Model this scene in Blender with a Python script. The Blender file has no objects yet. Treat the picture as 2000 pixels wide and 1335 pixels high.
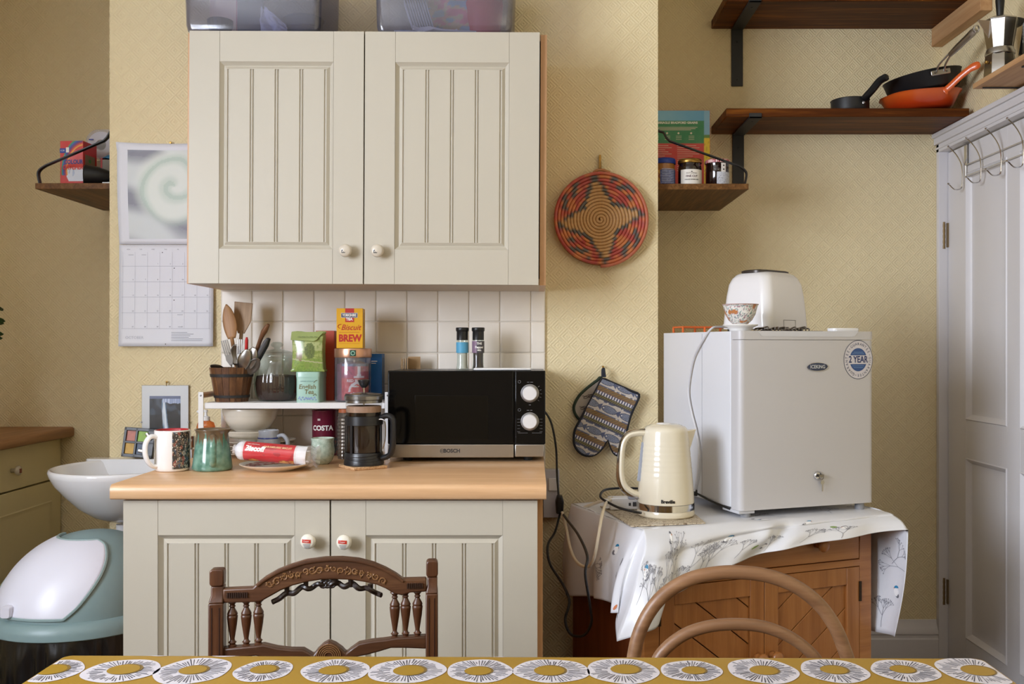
import bpy, bmesh, math, random
from mathutils import Vector, Matrix, noise as mnoise
random.seed(7)
PI = math.pi
F = 1850.0; VX = 1040.0; VY = 677.0; EYE = 1.24
sc = bpy.context.scene
COL = sc.collection

# ------------------------------------------------------------------ camera, light, exposure
cam_d = bpy.data.cameras.new('camera'); cam = bpy.data.objects.new('camera', cam_d); COL.objects.link(cam)
cam.location = (0, 0, EYE); cam.rotation_euler = (PI/2, 0, 0)
cam_d.sensor_width = 36.0; cam_d.lens = 36.0*F/2000.0
cam_d.shift_x = -0.020; cam_d.shift_y = 0.00475
cam_d.clip_start = 0.05; cam_d.clip_end = 50
sc.camera = cam
sc.view_settings.view_transform = 'Standard'; sc.view_settings.look = 'None'
sc.view_settings.gamma = 1.0; sc.view_settings.use_curve_mapping = False
sc.view_settings.exposure = 0.14
world = bpy.data.worlds.new('world'); sc.world = world; world.use_nodes = True
bg = world.node_tree.nodes['Background']; bg.inputs[0].default_value = (0.62, 0.74, 1.0, 1); bg.inputs[1].default_value = 1.0
sc.cycles.use_denoising = True
sc.cycles.max_bounces = 8; sc.cycles.diffuse_bounces = 5; sc.cycles.glossy_bounces = 4
sc.cycles.transparent_max_bounces = 16; sc.cycles.sample_clamp_indirect = 6.0
sc.cycles.caustics_reflective = False; sc.cycles.caustics_refractive = False

def area(name, loc, rot, sx, sy, power, color):
    l = bpy.data.lights.new(name, 'AREA'); l.shape = 'RECTANGLE'; l.size = sx; l.size_y = sy
    l.energy = power; l.color = color
    o = bpy.data.objects.new(name, l); COL.objects.link(o); o.location = loc; o.rotation_euler = rot
    return o
# daylight coming in through the window in the left wall
WY0, WY1, WZ0, WZ1 = -0.95, 1.05, 1.06, 2.46
area('window_daylight', (-2.42, (WY0+WY1)/2, (WZ0+WZ1)/2), (0, -PI/2, 0), WZ1-WZ0, WY1-WY0, 205, (0.83, 0.89, 1.0))
# added warm fill light above and behind the camera, dim beside the daylight
area('warm_fill_light', (0.5, -0.4, 2.62), (0, 0, 0), 0.5, 0.5, 4, (1.0, 0.86, 0.68))

# ------------------------------------------------------------------ materials
def lin(h):
    if isinstance(h, (tuple, list)): return (h[0], h[1], h[2], 1)
    h = h.lstrip('#'); v = [int(h[i:i+2], 16)/255 for i in (0, 2, 4)]
    return tuple(c/12.92 if c <= .04045 else ((c+.055)/1.055)**2.4 for c in v) + (1,)

class NT:
    def __init__(s, name):
        s.m = bpy.data.materials.new(name); s.m.use_nodes = True; s.t = s.m.node_tree; s.t.nodes.clear()
        s.out = s.n('ShaderNodeOutputMaterial')
    def n(s, typ, **kw):
        nd = s.t.nodes.new(typ)
        for k, v in kw.items(): setattr(nd, k, v)
        return nd
    def l(s, a, b): s.t.links.new(a, b)
    def val(s, sock, v):
        if hasattr(v, 'is_output') or isinstance(v, bpy.types.NodeSocket): s.l(v, sock)
        else: sock.default_value = v
    def math(s, op, a, b=0.0, c=0.0):
        nd = s.n('ShaderNodeMath', operation=op)
        s.val(nd.inputs[0], a); s.val(nd.inputs[1], b); s.val(nd.inputs[2], c)
        return nd.outputs[0]
    def mix(s, f, a, b, blend='MIX'):
        nd = s.n('ShaderNodeMix', data_type='RGBA', blend_type=blend)
        s.val(nd.inputs[0], f); s.val(nd.inputs[6], a); s.val(nd.inputs[7], b)
        return nd.outputs[2]
    def ramp(s, f, stops):
        nd = s.n('ShaderNodeValToRGB'); s.l(f, nd.inputs[0]); e = nd.color_ramp.elements
        while len(e) < len(stops): e.new(0.5)
        for i, (p, c) in enumerate(stops): e[i].position = p; e[i].color = lin(c)
        return nd.outputs[0]
    def coord(s, scale=(1, 1, 1), rot=(0, 0, 0), kind='Object'):
        tc = s.n('ShaderNodeTexCoord'); mp = s.n('ShaderNodeMapping')
        mp.inputs['Scale'].default_value = scale; mp.inputs['Rotation'].default_value = rot
        s.l(tc.outputs[kind], mp.inputs[0]); return mp.outputs[0]
    def noise(s, vec, scale=5, detail=3, rough=.5, dist=0):
        nd = s.n('ShaderNodeTexNoise'); s.l(vec, nd.inputs['Vector']); nd.inputs['Scale'].default_value = scale
        nd.inputs['Detail'].default_value = detail; nd.inputs['Roughness'].default_value = rough; nd.inputs['Distortion'].default_value = dist
        return nd.outputs['Fac']
    def bump(s, h, strength=.3, dist=.001):
        nd = s.n('ShaderNodeBump'); s.l(h, nd.inputs['Height']); nd.inputs['Strength'].default_value = strength
        nd.inputs['Distance'].default_value = dist; return nd.outputs[0]
    def bsdf(s, color, rough=.5, metal=0., normal=None, coat=0., spec=.5, trans=0., sss=0., sheen=0.):
        b = s.n('ShaderNodeBsdfPrincipled')
        s.val(b.inputs['Base Color'], color); s.val(b.inputs['Roughness'], rough); b.inputs['Metallic'].default_value = metal
        b.inputs['Coat Weight'].default_value = coat; b.inputs['Coat Roughness'].default_value = .08
        b.inputs['Specular IOR Level'].default_value = spec; b.inputs['Transmission Weight'].default_value = trans
        b.inputs['Sheen Weight'].default_value = sheen
        if normal is not None: s.l(normal, b.inputs['Normal'])
        s.l(b.outputs[0], s.out.inputs[0]); return b

_mc = {}
def M(color, rough=.5, metal=0., coat=0., var=.06, vs=12, bump=0., bs=60, spec=.5, name=None, sheen=0.):
    """plain procedural material: base colour with slight mottling and optional grain bump"""
    key = (str(color), rough, metal, coat, var, vs, bump, bs, spec, sheen)
    if key in _mc: return _mc[key]
    t = NT(name or 'paint_'+str(color).strip('#'))
    v = t.coord(); nz = t.noise(v, vs, 3)
    c = lin(color); dk = tuple(x*(1-var) for x in c[:3])+(1,); lt = tuple(min(1, x*(1+var)) for x in c[:3])+(1,)
    col = t.mix(nz, dk, lt)
    nm = t.bump(t.noise(v, bs, 3), .5, bump) if bump else None
    t.bsdf(col, rough, metal, nm, coat, spec, sheen=sheen)
    _mc[key] = t.m; return t.m

def wood(name, a, b, c, axis='x', freq=1.0, rough=.45, coat=0., contrast=.5, rnd=0., bump=.0004, spec=.5):
    t = NT(name); k = 2.0*freq; h = 38.0*freq
    scl = {'x': (k, h, h), 'y': (h, k, h), 'z': (h, h, k)}[axis]
    tc = t.n('ShaderNodeTexCoord'); mp = t.n('ShaderNodeMapping'); mp.inputs['Scale'].default_value = scl
    src = tc.outputs['Object']
    if rnd:
        oi = t.n('ShaderNodeObjectInfo'); va = t.n('ShaderNodeVectorMath', operation='ADD')
        sv = t.n('ShaderNodeVectorMath', operation='SCALE'); sv.inputs[0].default_value = (3.1, 1.7, 2.3)
        t.l(oi.outputs['Random'], sv.inputs['Scale']); t.l(src, va.inputs[0]); t.l(sv.outputs[0], va.inputs[1]); src = va.outputs[0]
    t.l(src, mp.inputs[0])
    n1 = t.noise(mp.outputs[0], 1.0, 4, .6, .6); n2 = t.noise(mp.outputs[0], 3.5, 3, .6)
    f = t.math('MULTIPLY_ADD', n2, .35, t.math('MULTIPLY', n1, .65))
    lo, hi = .5-.28*contrast-.04, .5+.28*contrast+.04
    col = t.ramp(f, [(lo, a), (.5, b), (hi, c)])
    if rnd:
        g = t.math('MULTIPLY_ADD', oi.outputs['Random'], rnd, 1-rnd/2)
        col = t.mix(1.0, col, t.n('ShaderNodeCombineColor').outputs[0], 'MULTIPLY') if False else t.mix(t.math('SUBTRACT', 1.0, g), col, lin(a))
    t.bsdf(col, rough, 0, t.bump(n2, .5, bump) if bump else None, coat, spec)
    return t.m

def glassy(name, color, refl=.12, rough=.03, alpha=0.0, body='#ffffff'):
    """thin clear or tinted pane: transparent with a glossy layer and an optional milky body"""
    t = NT(name)
    tr = t.n('ShaderNodeBsdfTransparent'); tr.inputs[0].default_value = lin(color)
    gl = t.n('ShaderNodeBsdfGlossy'); gl.inputs['Roughness'].default_value = rough; gl.inputs[0].default_value = (1, 1, 1, 1)
    df = t.n('ShaderNodeBsdfDiffuse'); df.inputs[0].default_value = lin(body)
    v = t.coord(); nz = t.noise(v, 25, 2)
    a = t.n('ShaderNodeMixShader'); a.inputs[0].default_value = alpha; t.l(tr.outputs[0], a.inputs[1]); t.l(df.outputs[0], a.inputs[2])
    lw = t.n('ShaderNodeLayerWeight'); lw.inputs[0].default_value = .35
    f = t.math('MULTIPLY_ADD', t.math('POWER', lw.outputs['Facing'], 2.5), .35, refl*.5)
    f = t.math('MULTIPLY', f, t.math('MULTIPLY_ADD', nz, .2, .9))
    b = t.n('ShaderNodeMixShader'); t.l(f, b.inputs[0]); t.l(a.outputs[0], b.inputs[1]); t.l(gl.outputs[0], b.inputs[2])
    t.l(b.outputs[0], t.out.inputs[0]); return t.m

def wallpaper():
    t = NT('embossed_wallpaper'); tc = t.n('ShaderNodeTexCoord'); sp = t.n('ShaderNodeSeparateXYZ'); t.l(tc.outputs['Object'], sp.inputs[0])
    h = t.math('ADD', sp.outputs[0], sp.outputs[1]); z = sp.outputs[2]; p = .040
    u = t.math('MULTIPLY', t.math('ADD', h, z), .7071); v = t.math('MULTIPLY', t.math('SUBTRACT', h, z), .7071)
    a = t.math('PINGPONG', u, p/2); b = t.math('PINGPONG', v, p/2); m = t.math('MINIMUM', a, b)
    rings = t.math('COSINE', t.math('MULTIPLY', m, 2*PI/(p/5)))
    lines = t.math('SUBTRACT', 1.0, t.math('MULTIPLY', m, 2/p))
    hgt = t.math('MULTIPLY_ADD', rings, .5, lines)
    n = t.noise(tc.outputs['Object'], 260, 2); hgt = t.math('MULTIPLY_ADD', n, .9, hgt)
    big = t.noise(tc.outputs['Object'], 1.6, 3)
    col = t.mix(big, lin('#e2d1a8'), lin('#e9dab3'))
    t.bsdf(col, .62, 0, t.bump(hgt, .7, .0014), spec=.3)
    return t.m

VC = NT('printed_colours'); _a = VC.n('ShaderNodeAttribute', attribute_name='col')
_nz = VC.noise(VC.coord(), 30, 2); VC.bsdf(VC.mix(VC.math('MULTIPLY', _nz, .08), _a.outputs[0], (1, 1, 1, 1)), .5); VC = VC.m
VCG = NT('glossy_print'); _a = VCG.n('ShaderNodeAttribute', attribute_name='col')
_nz = VCG.noise(VCG.coord(), 30, 2); VCG.bsdf(VCG.mix(VCG.math('MULTIPLY', _nz, .05), _a.outputs[0], (1, 1, 1, 1)), .22, 0, None, .3); VCG = VCG.m

# ------------------------------------------------------------------ mesh helpers
def Rz(a): return Matrix.Rotation(a, 4, 'Z')
def Rx(a): return Matrix.Rotation(a, 4, 'X')
def Ry(a): return Matrix.Rotation(a, 4, 'Y')
def T(x, y, z): return Matrix.Translation((x, y, z))
def U(px, py, d): return Vector(((px-VX)*d/F, d, EYE-(py-VY)*d/F))

def catmull(pts, n=6, closed=False):
    P = [Vector(p) for p in pts]; out = []; N = len(P)
    rng = range(N) if closed else range(N-1)
    for i in rng:
        if closed: a, b, c, d = P[(i-1) % N], P[i], P[(i+1) % N], P[(i+2) % N]
        else: a, b, c, d = P[max(i-1, 0)], P[i], P[i+1], P[min(i+2, N-1)]
        for k in range(n):
            t = k/n; t2 = t*t; t3 = t2*t
            out.append(.5*((2*b)+(-a+c)*t+(2*a-5*b+4*c-d)*t2+(-a+3*b-3*c+d)*t3))
    if not closed: out.append(P[-1])
    return out

class B:
    def __init__(s): s.bm = bmesh.new(); s.mi = 0; s.xf = None
    def v(s, p):
        p = Vector(p)
        if s.xf is not None: p = s.xf @ p
        return s.bm.verts.new(p)
    def f(s, vs):
        try: fc = s.bm.faces.new(vs); fc.material_index = s.mi; return fc
        except ValueError: return None
    def box(s, x0, x1, y0, y1, z0, z1, m=None):
        P = [Vector((x, y, z)) for x in (x0, x1) for y in (y0, y1) for z in (z0, z1)]
        if m is not None: P = [m @ p for p in P]
        V = [s.v(p) for p in P]
        for q in ((0, 1, 3, 2), (4, 6, 7, 5), (0, 4, 5, 1), (2, 3, 7, 6), (0, 2, 6, 4), (1, 5, 7, 3)): s.f([V[i] for i in q])
        return s
    def rings(s, R, closed=True, cap0=True, cap1=True):
        V = [[s.v(p) for p in r] for r in R]; n = len(V[0])
        for i in range(len(V)-1):
            for j in range(n if closed else n-1):
                k = (j+1) % n; s.f([V[i][j], V[i][k], V[i+1][k], V[i+1][j]])
        if closed and cap0: s.f(V[0][::-1])
        if closed and cap1: s.f(V[-1])
        return V
    def lathe(s, prof, seg=28, m=None, sx=1, sy=1, rib=None, a0=0, a1=2*PI):
        full = abs(a1-a0-2*PI) < 1e-6; V = []
        m = m or Matrix()
        for r, z in prof:
            if r <= 1e-7: V.append([s.v(m @ Vector((0, 0, z)))]); continue
            row = []
            for i in range(seg if full else seg+1):
                a = a0+(a1-a0)*i/seg; rr = r*(1+(rib(a, z) if rib else 0))
                row.append(s.v(m @ Vector((rr*math.cos(a)*sx, rr*math.sin(a)*sy, z))))
            V.append(row)
        for i in range(len(V)-1):
            A, C = V[i], V[i+1]
            if len(A) == 1 and len(C) == 1: continue
            n = max(len(A), len(C))
            for j in range(n if full else n-1):
                k = (j+1) % n
                if len(A) == 1: s.f([A[0], C[k], C[j]])
                elif len(C) == 1: s.f([A[j], A[k], C[0]])
                else: s.f([A[j], A[k], C[k], C[j]])
        return s
    def tube(s, pts, r, seg=8, closed=False, flat=1.0, cap=True, up=None):
        P = [Vector(p) for p in pts]; n = len(P); R = r if isinstance(r, (list, tuple)) else [r]*n
        if len(R) != n: R = [R[0]+(R[-1]-R[0])*i/(n-1) for i in range(n)] if len(R) == 2 else R
        rows = []; prev = None
        for i in range(n):
            t = (P[(i+1) % n]-P[i-1]) if closed else (P[min(i+1, n-1)]-P[max(i-1, 0)])
            t = t.normalized() if t.length > 1e-9 else Vector((0, 0, 1))
            if prev is None:
                ref = Vector(up) if up else (Vector((0, 0, 1)) if abs(t.z) < .9 else Vector((0, 1, 0)))
            else: ref = prev
            nrm = ref-t*ref.dot(t)
            if nrm.length < 1e-6: nrm = t.orthogonal()
            nrm.normalize(); prev = nrm; bn = t.cross(nrm)
            rows.append([P[i]+(nrm*math.cos(2*PI*j/seg)+bn*math.sin(2*PI*j/seg)*flat)*R[i] for j in range(seg)])
        if closed: rows.append(rows[0]); s.rings(rows, True, False, False)
        else: s.rings(rows, True, cap, cap)
        return s
    def prism(s, pts, y0, y1, m=None):
        """outline in x,z extruded along y"""
        m = m or Matrix()
        A = [s.v(m @ Vector((x, y0, z))) for x, z in pts]; C = [s.v(m @ Vector((x, y1, z))) for x, z in pts]
        s.f(A); s.f(C[::-1]); n = len(pts)
        for i in range(n): s.f([A[i], C[i], C[(i+1) % n], A[(i+1) % n]])
        return s
    def poly(s, pts): s.f([s.v(p) for p in pts]); return s
    def grid(s, fn, nu, nv, cf=None, wrap=False):
        V = [[s.v(fn(i/nu, j/nv)) for j in range(nv+1)] for i in range(nu if wrap else nu+1)]
        for i in range(nu):
            for j in range(nv): s.f([V[i][j], V[(i+1) % len(V)][j], V[(i+1) % len(V)][j+1], V[i][j+1]])
        if cf:
            if not hasattr(s, 'vc'): s.vc = {}
            for i, r in enumerate(V):
                for j, v in enumerate(r): s.vc[v] = cf(i/nu, j/nv)
        return s
    def build(s, name, mat, parent=None, smooth=True, bevel=0, ang=35, seg=2, loc=None, fix=True, weld=0, sub=0, solid=0):
        if weld: bmesh.ops.remove_doubles(s.bm, verts=s.bm.verts, dist=weld)
        if fix: bmesh.ops.recalc_face_normals(s.bm, faces=s.bm.faces)
        s.bm.verts.index_update()
        cols = [s.vc.get(v, (1, 1, 1)) for v in s.bm.verts] if hasattr(s, 'vc') else None
        me = bpy.data.meshes.new(name); s.bm.to_mesh(me); s.bm.free()
        if cols:
            at = me.color_attributes.new('col', 'FLOAT_COLOR', 'POINT')
            for i, c in enumerate(cols): at.data[i].color = lin(c) if isinstance(c, str) else (c[0], c[1], c[2], 1)
        for mm in (mat if isinstance(mat, (list, tuple)) else [mat]): me.materials.append(mm)
        if smooth:
            me.shade_smooth()
            if ang: me.set_sharp_from_angle(angle=math.radians(ang))
        o = bpy.data.objects.new(name, me); COL.objects.link(o)
        if parent is not None: o.parent = parent
        if loc: o.location = loc
        if solid: md = o.modifiers.new('thick', 'SOLIDIFY'); md.thickness = solid; md.offset = 0
        if sub: md = o.modifiers.new('smooth', 'SUBSURF'); md.levels = sub; md.render_levels = sub
        if bevel:
            md = o.modifiers.new('edges', 'BEVEL'); md.width = bevel; md.segments = seg; md.limit_method = 'ANGLE'; md.angle_limit = math.radians(40)
            md.harden_normals = False
        return o

def tag(o, label, cat, group=None, kind=None):
    o['label'] = label; o['category'] = cat
    if group: o['group'] = group
    if kind: o['kind'] = kind
    return o
def thing(name, label, cat, loc=(0, 0, 0), rotz=0, group=None, rot=None):
    o = bpy.data.objects.new(name, None); COL.objects.link(o); o.empty_display_size = .02
    o.location = loc; o.rotation_euler = rot or (0, 0, rotz)
    return tag(o, label, cat, group)
def struct(name, b, mat, parent=None, **k):
    o = b.build(name, mat, parent, **k)
    if parent is None: o['kind'] = 'structure'
    return o
def bx(name, mat, dims, parent=None, bevel=.001, **k):
    b = B(); b.box(*dims); return b.build(name, mat, parent, bevel=bevel, **k)
def dup(root, loc=None, rotz=None, label=None):
    r = root.copy(); COL.objects.link(r)
    if loc is not None: r.location = loc
    if rotz is not None: r.rotation_euler = (0, 0, rotz)
    if label: r['label'] = label
    for ch in list(root.children):
        c = ch.copy(); COL.objects.link(c); c.parent = r
        for g in list(ch.children):
            d = g.copy(); COL.objects.link(d); d.parent = c
    return r

def roll_text(txt, size, mat, parent, r, phi, x0, **k):
    """lettering wrapped round a horizontal cylinder whose axis is the local x axis"""
    o = lettering(txt, size, mat, parent, None, None, eps=0, **k)
    for v in o.data.vertices:
        a = phi+v.co.z/r; v.co = Vector((x0+v.co.x, -r*math.cos(a), r*math.sin(a)))
    return o

def lettering(txt, size, mat, parent, m=None, wrap=None, name='lettering', align='CENTER', weight=0.0, sx=1.0, shear=0., eps=.0004, arc=None):
    """real letter outlines as a thin flat print; local x to the right, z up, facing -y; wrap bends it round a radius"""
    cu = bpy.data.curves.new('txt', 'FONT'); cu.body = txt; cu.size = size; cu.align_x = align; cu.align_y = 'CENTER'
    cu.offset = weight; cu.shear = shear; cu.resolution_u = 3; cu.fill_mode = 'FRONT'; cu.space_line = .85
    to = bpy.data.objects.new('txt', cu); COL.objects.link(to)
    dg = bpy.context.evaluated_depsgraph_get(); me = bpy.data.meshes.new_from_object(to.evaluated_get(dg))
    bpy.data.objects.remove(to); bpy.data.curves.remove(cu); me.name = name
    m = m or Matrix()
    for v in me.vertices:
        x, z = v.co.x*sx, v.co.y
        if arc: r, a0 = arc; a = a0-x/(r); x, z = (r+z)*math.cos(a), (r+z)*math.sin(a)
        p = Vector((wrap*math.sin(x/wrap), -wrap*math.cos(x/wrap)-eps, z)) if wrap else Vector((x, -eps, z))
        v.co = m @ p
    me.materials.clear(); me.materials.append(mat)
    o = bpy.data.objects.new(name, me); COL.objects.link(o); o.parent = parent
    return o

def smoothstep(a, b, x):
    t = max(0, min(1, (x-a)/(b-a))); return t*t*(3-2*t)
def mixc(a, b, t):
    a = lin(a) if isinstance(a, str) else a; b = lin(b) if isinstance(b, str) else b
    return tuple(a[i]*(1-t)+b[i]*t for i in range(3))
def nz(x, y, z=0): return mnoise.noise(Vector((x, y, z)))
# ------------------------------------------------------------------ palette
CREAM = M('#bfb8a9', .38, var=.02, vs=3, name='cream_vinyl'); CREAMD = M('#cfc5aa', .4, var=.03)
BEECH = wood('beech_laminate', '#c79c72', '#d6ab80', '#e2bb92', 'x', 1.0, .3, .15, .6, bump=.0001)
BEECHZ = wood('beech_edge', '#b98c62', '#cda077', '#d9ae86', 'z', 1.0, .4, 0, .6, bump=.0001)
OAKD = wood('left_worktop_wood', '#7d5534', '#9a6c44', '#ad7f55', 'y', 1.0, .4, 0, .6)
SHELFW = wood('stained_scaffold_wood', '#1e0d03', '#552a0a', '#9a5c1a', 'x', .8, .5, .0, .8, bump=.0006, spec=.15)
SHELFY = wood('dark_oiled_wood', '#33200e', '#694624', '#946c40', 'y', 1.3, .5, 0, .8, bump=.0005, spec=.2)
RAWPINE = wood('raw_pine', '#a1754c', '#bb9065', '#cba57a', 'y', .8, .55, 0, .7)
PINE = wood('waxed_pine_x', '#7f4c22', '#a46a37', '#bb834b', 'x', .9, .35, .15, .9)
PINEZ = wood('waxed_pine_z', '#7f4c22', '#a46a37', '#bb834b', 'z', .9, .35, .15, .9, rnd=.3)
PINES = wood('pine_side', '#5f2c12', '#7c4020', '#8f5130', 'z', .7, .45, 0, .7)
DKWOOD = wood('carved_dark_oak', '#301a0c', '#4f301c', '#755135', 'x', 1.3, .42, .1, .9, bump=.0006)
DKWOODZ = wood('turned_dark_oak', '#2d170a', '#4c2b16', '#6b452b', 'z', 1.3, .4, .1, .9, bump=.0005)
BENT = wood('bent_beech', '#5d3f2a', '#835f42', '#a07b5a', 'x', .7, .42, .05, .8, bump=.0005)
WHITE = M('#e9e9ec', .35, var=.02, name='white_plastic'); WHITEG = M('#f1f1f2', .18, var=.01, coat=.3, name='gloss_white')
GLOSSW = M('#dcd9db', .42, var=.02, vs=3, name='white_gloss_paint')
BLACK = M('#141416', .4, var=.1, name='black_plastic'); BLACKM = M('#2a2a2b', .55, var=.12, bump=.0002, name='black_iron')
CHROME = M('#d8d8da', .12, 1., var=.02, name='chrome'); STEEL = M('#b9b6b2', .3, 1., var=.04, vs=40, name='brushed_steel')
STEELD = M('#8b8784', .32, 1., var=.06, name='dull_steel'); BRASS = M('#a98445', .35, 1., var=.1, name='brass')
RUBBER = M('#1a1a1b', .6, var=.1)
INKW = M('#f2efe9', .5, var=.01); INKK = M('#1c1b1c', .5, var=.02); INKR = M('#b22a22', .5, var=.03); INKB = M('#26324f', .5, var=.02)

# ------------------------------------------------------------------ room shell
WP = wallpaper(); XL, XR, YB, YF, ZC = -2.25, 1.535, 3.55, -2.6, 2.75
BX0, BX1, BY = -1.3395, 0.3973, 3.0
PLAIN = M('#9c8a6a', .8, var=.03, name='plain_wall_paint')
b = B(); b.box(XL-.1, XR+.1, YB, YB+.1, 0, ZC); struct('wall_back', b, WP, smooth=False)
b = B(); b.box(BX0, BX1, BY, YB+.05, 0, ZC); breast = struct('wall_chimney', b, WP, smooth=False)
b = B(); b.box(XL-.15, XL, YF, WY0, 0, ZC); b.box(XL-.15, XL, WY1, YB, 0, ZC)
b.box(XL-.15, XL, WY0, WY1, 0, WZ0); b.box(XL-.15, XL, WY0, WY1, WZ1, ZC); struct('wall_left', b, WP, smooth=False)
DY0, DY1, DZ = 2.76, 3.528, 1.963
b = B(); b.box(XR, XR+.1, YF, DY0-.01, 0, ZC); b.box(XR, XR+.1, DY0-.01, YB, DZ+.005, ZC); b.box(XR, XR+.1, DY1+.002, YB, 0, DZ+.005)
struct('wall_right', b, WP, smooth=False)
b = B(); b.box(XL-.1, XR+.1, YF-.1, YF, 0, ZC); struct('wall_front', b, PLAIN, smooth=False)
b = B(); b.box(XL-.1, XR+.1, YF-.1, YB+.1, ZC, ZC+.08); struct('ceiling', b, M('#e8e4da', .8, var=.01, name='ceiling_paint'), smooth=False)
FLW = wood('floor_boards', '#33241a', '#4c3626', '#5f4634', 'y', .6, .45, 0, .7)
b = B(); b.box(XL-.1, XR+.1, YF-.1, YB+.1, -.05, 0); struct('floor', b, FLW, smooth=False)

# window in the left wall (behind the frame's left edge): white sash frame and glass
b = B(); ft = .06
b.box(XL-.12, XL+.0, WY0, WY0+ft, WZ0, WZ1); b.box(XL-.12, XL, WY1-ft, WY1, WZ0, WZ1)
b.box(XL-.12, XL, WY0, WY1, WZ0, WZ0+ft); b.box(XL-.12, XL, WY0, WY1, WZ1-ft, WZ1)
ym = (WY0+WY1)/2; b.box(XL-.1, XL-.02, ym-.02, ym+.02, WZ0, WZ1)
win = struct('window_1', b, GLOSSW, smooth=False)
bx('window_sill', GLOSSW, (XL-.13, XL+.10, WY0-.06, WY1+.06, WZ0-.03, WZ0), win)
PANE = glassy('window_glass', '#ffffff', .04, .01)
for k, (a, c) in enumerate(((WY0+ft, ym-.02), (ym+.02, WY1-ft))):
    bx('window_pane', PANE, (XL-.062, XL-.058, a, c, WZ0+ft, WZ1-ft), win, bevel=0)

# skirting
def skirt(name, x0, x1, y0, y1, face):
    """moulded skirting of 0.22 m; face 'y' looks to -y, 'x' looks to -x"""
    prof = [(0, 0), (-.022, 0), (-.022, .15), (-.018, .155), (-.018, .165), (-.022, .17), (-.022, .178), (-.014, .192), (-.006, .205), (-.004, .218), (0, .22)]
    b = B()
    if face == 'y': b.rings([[Vector((x, y1+p[0], p[1])) for p in prof] for x in (x0, x1)])
    else: b.rings([[Vector((x1+p[0], y, p[1])) for p in prof] for y in (y0, y1)])
    return struct(name, b, GLOSSW, ang=30)
skirt('baseboard_back', BX1, XR-.0225, 0, YB, 'y')
skirt('baseboard_left', XL, BX0, 0, YB, 'y')
skirt('baseboard_right', 0, XR, YF, DY0-.1, 'x')
# door frame (architrave) on the right wall
b = B(); ox = XR-.022
b.box(ox, XR+.02, DY1, YB-.001, 0, DZ+.07)                      # left upright, jammed in the corner
b.box(ox, XR+.02, DY0-.10, DY0-.002, 0, DZ+.07)
b.box(ox, XR+.02, DY0-.10, YB-.001, DZ+.002, DZ+.07)
for z0, z1, dx in ((DZ+.012, DZ+.02, .004), (DZ+.03, DZ+.055, .010), (DZ+.055, DZ+.071, .018)):
    b.box(ox-dx, XR+.001, DY0-.10-dx, YB-.001, z0, z1)
struct('trim_1', b, GLOSSW, bevel=.0015)
# door leaf: stiles, rails and recessed panels
def panel_door():
    b = B(); xf, xb = XR+.012, XR+.05      # front face of the leaf
    pan = []
    cols = ((3.381, 3.087), (3.005, 2.85)); rows = ((.20, .845), (.979, 1.86))
    ys = [DY1-.004, 3.381, 3.087, 3.005, 2.83, DY0]
    for a, c in ((ys[1], ys[0]), (ys[3], ys[2]), (ys[5], ys[4])): b.box(xf, xb, a, c, .01, DZ-.003)
    for z0, z1 in ((.01, .20), (.845, .979), (1.86, DZ-.003)):
        b.box(xf+.0002, xb, ys[2], ys[1], z0, z1); b.box(xf+.0002, xb, ys[4], ys[3], z0, z1)
    d = struct('door_1', b, GLOSSW, bevel=.0008)
    for ya, yb in ((ys[2], ys[1]), (ys[4], ys[3])):
        for z0, z1 in rows:
            p = B(); r = []
            for ins, dep in ((0, .001), (.004, -.003), (.012, .003), (.02, .013), (.034, .013), (.052, .008)):
                x = xf+dep; r.append([Vector((x, ya+ins, z0+ins)), Vector((x, yb-ins, z0+ins)), Vector((x, yb-ins, z1-ins)), Vector((x, ya+ins, z1-ins))])
            p.rings(r, True, False, True); p.build('door_panel', GLOSSW, d, ang=20)
    for z in (1.655, .33):
        h = B(); h.tube([(XR-.002, DY1+.004, z-.05), (XR-.002, DY1+.004, z+.05)], .006, 8)
        for k in range(5): h.tube([(XR-.002, DY1+.004, z-.05+k*.02), (XR-.002, DY1+.004, z-.038+k*.02)], .0066, 8)
        h.box(XR+.006, XR+.0125, DY1-.010, DY1+.002, z-.045, z+.045); h.build('hinge', M('#8f7c5e', .4, .8), d)
    return d
door1 = panel_door()

# ------------------------------------------------------------------ wall tiles on the chimney breast (each a part of the wall)
GROUT = M('#ddd6cc', .8, var=.05, name='grout')
tx0, tx1, tp = (433-VX)*3/F, (1065-VX)*3/F, .0986
bx('tile_grout', GROUT, (tx0, tx1, 2.9935, 3.0, .80, 1.55), breast, bevel=0)
TILE = NT('cream_wall_tile'); _v = TILE.coord()
_oi = TILE.n('ShaderNodeObjectInfo'); _c = TILE.mix(_oi.outputs['Random'], lin('#ece4d9'), lin('#f3ece2'))
_c = TILE.mix(TILE.math('MULTIPLY', TILE.noise(_v, 9, 3), .5), _c, lin('#e6dccf'))
TILE.bsdf(_c, .34, 0, TILE.bump(TILE.noise(_v, 14, 2), .5, .002), 0, .35); TILE = TILE.m
xs = [tx0+.0005]; xx = (494-VX)*3/F
while xx < tx1-.01: xs.append(xx); xx += (1037-494)/9*3/F
xs.append(tx1)
zt = EYE+(VY-628)*3/F; zs = [zt+tp*k for k in (1.25, 1, 0, -1, -2, -3)]+[.885]
tmesh = {}
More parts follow.
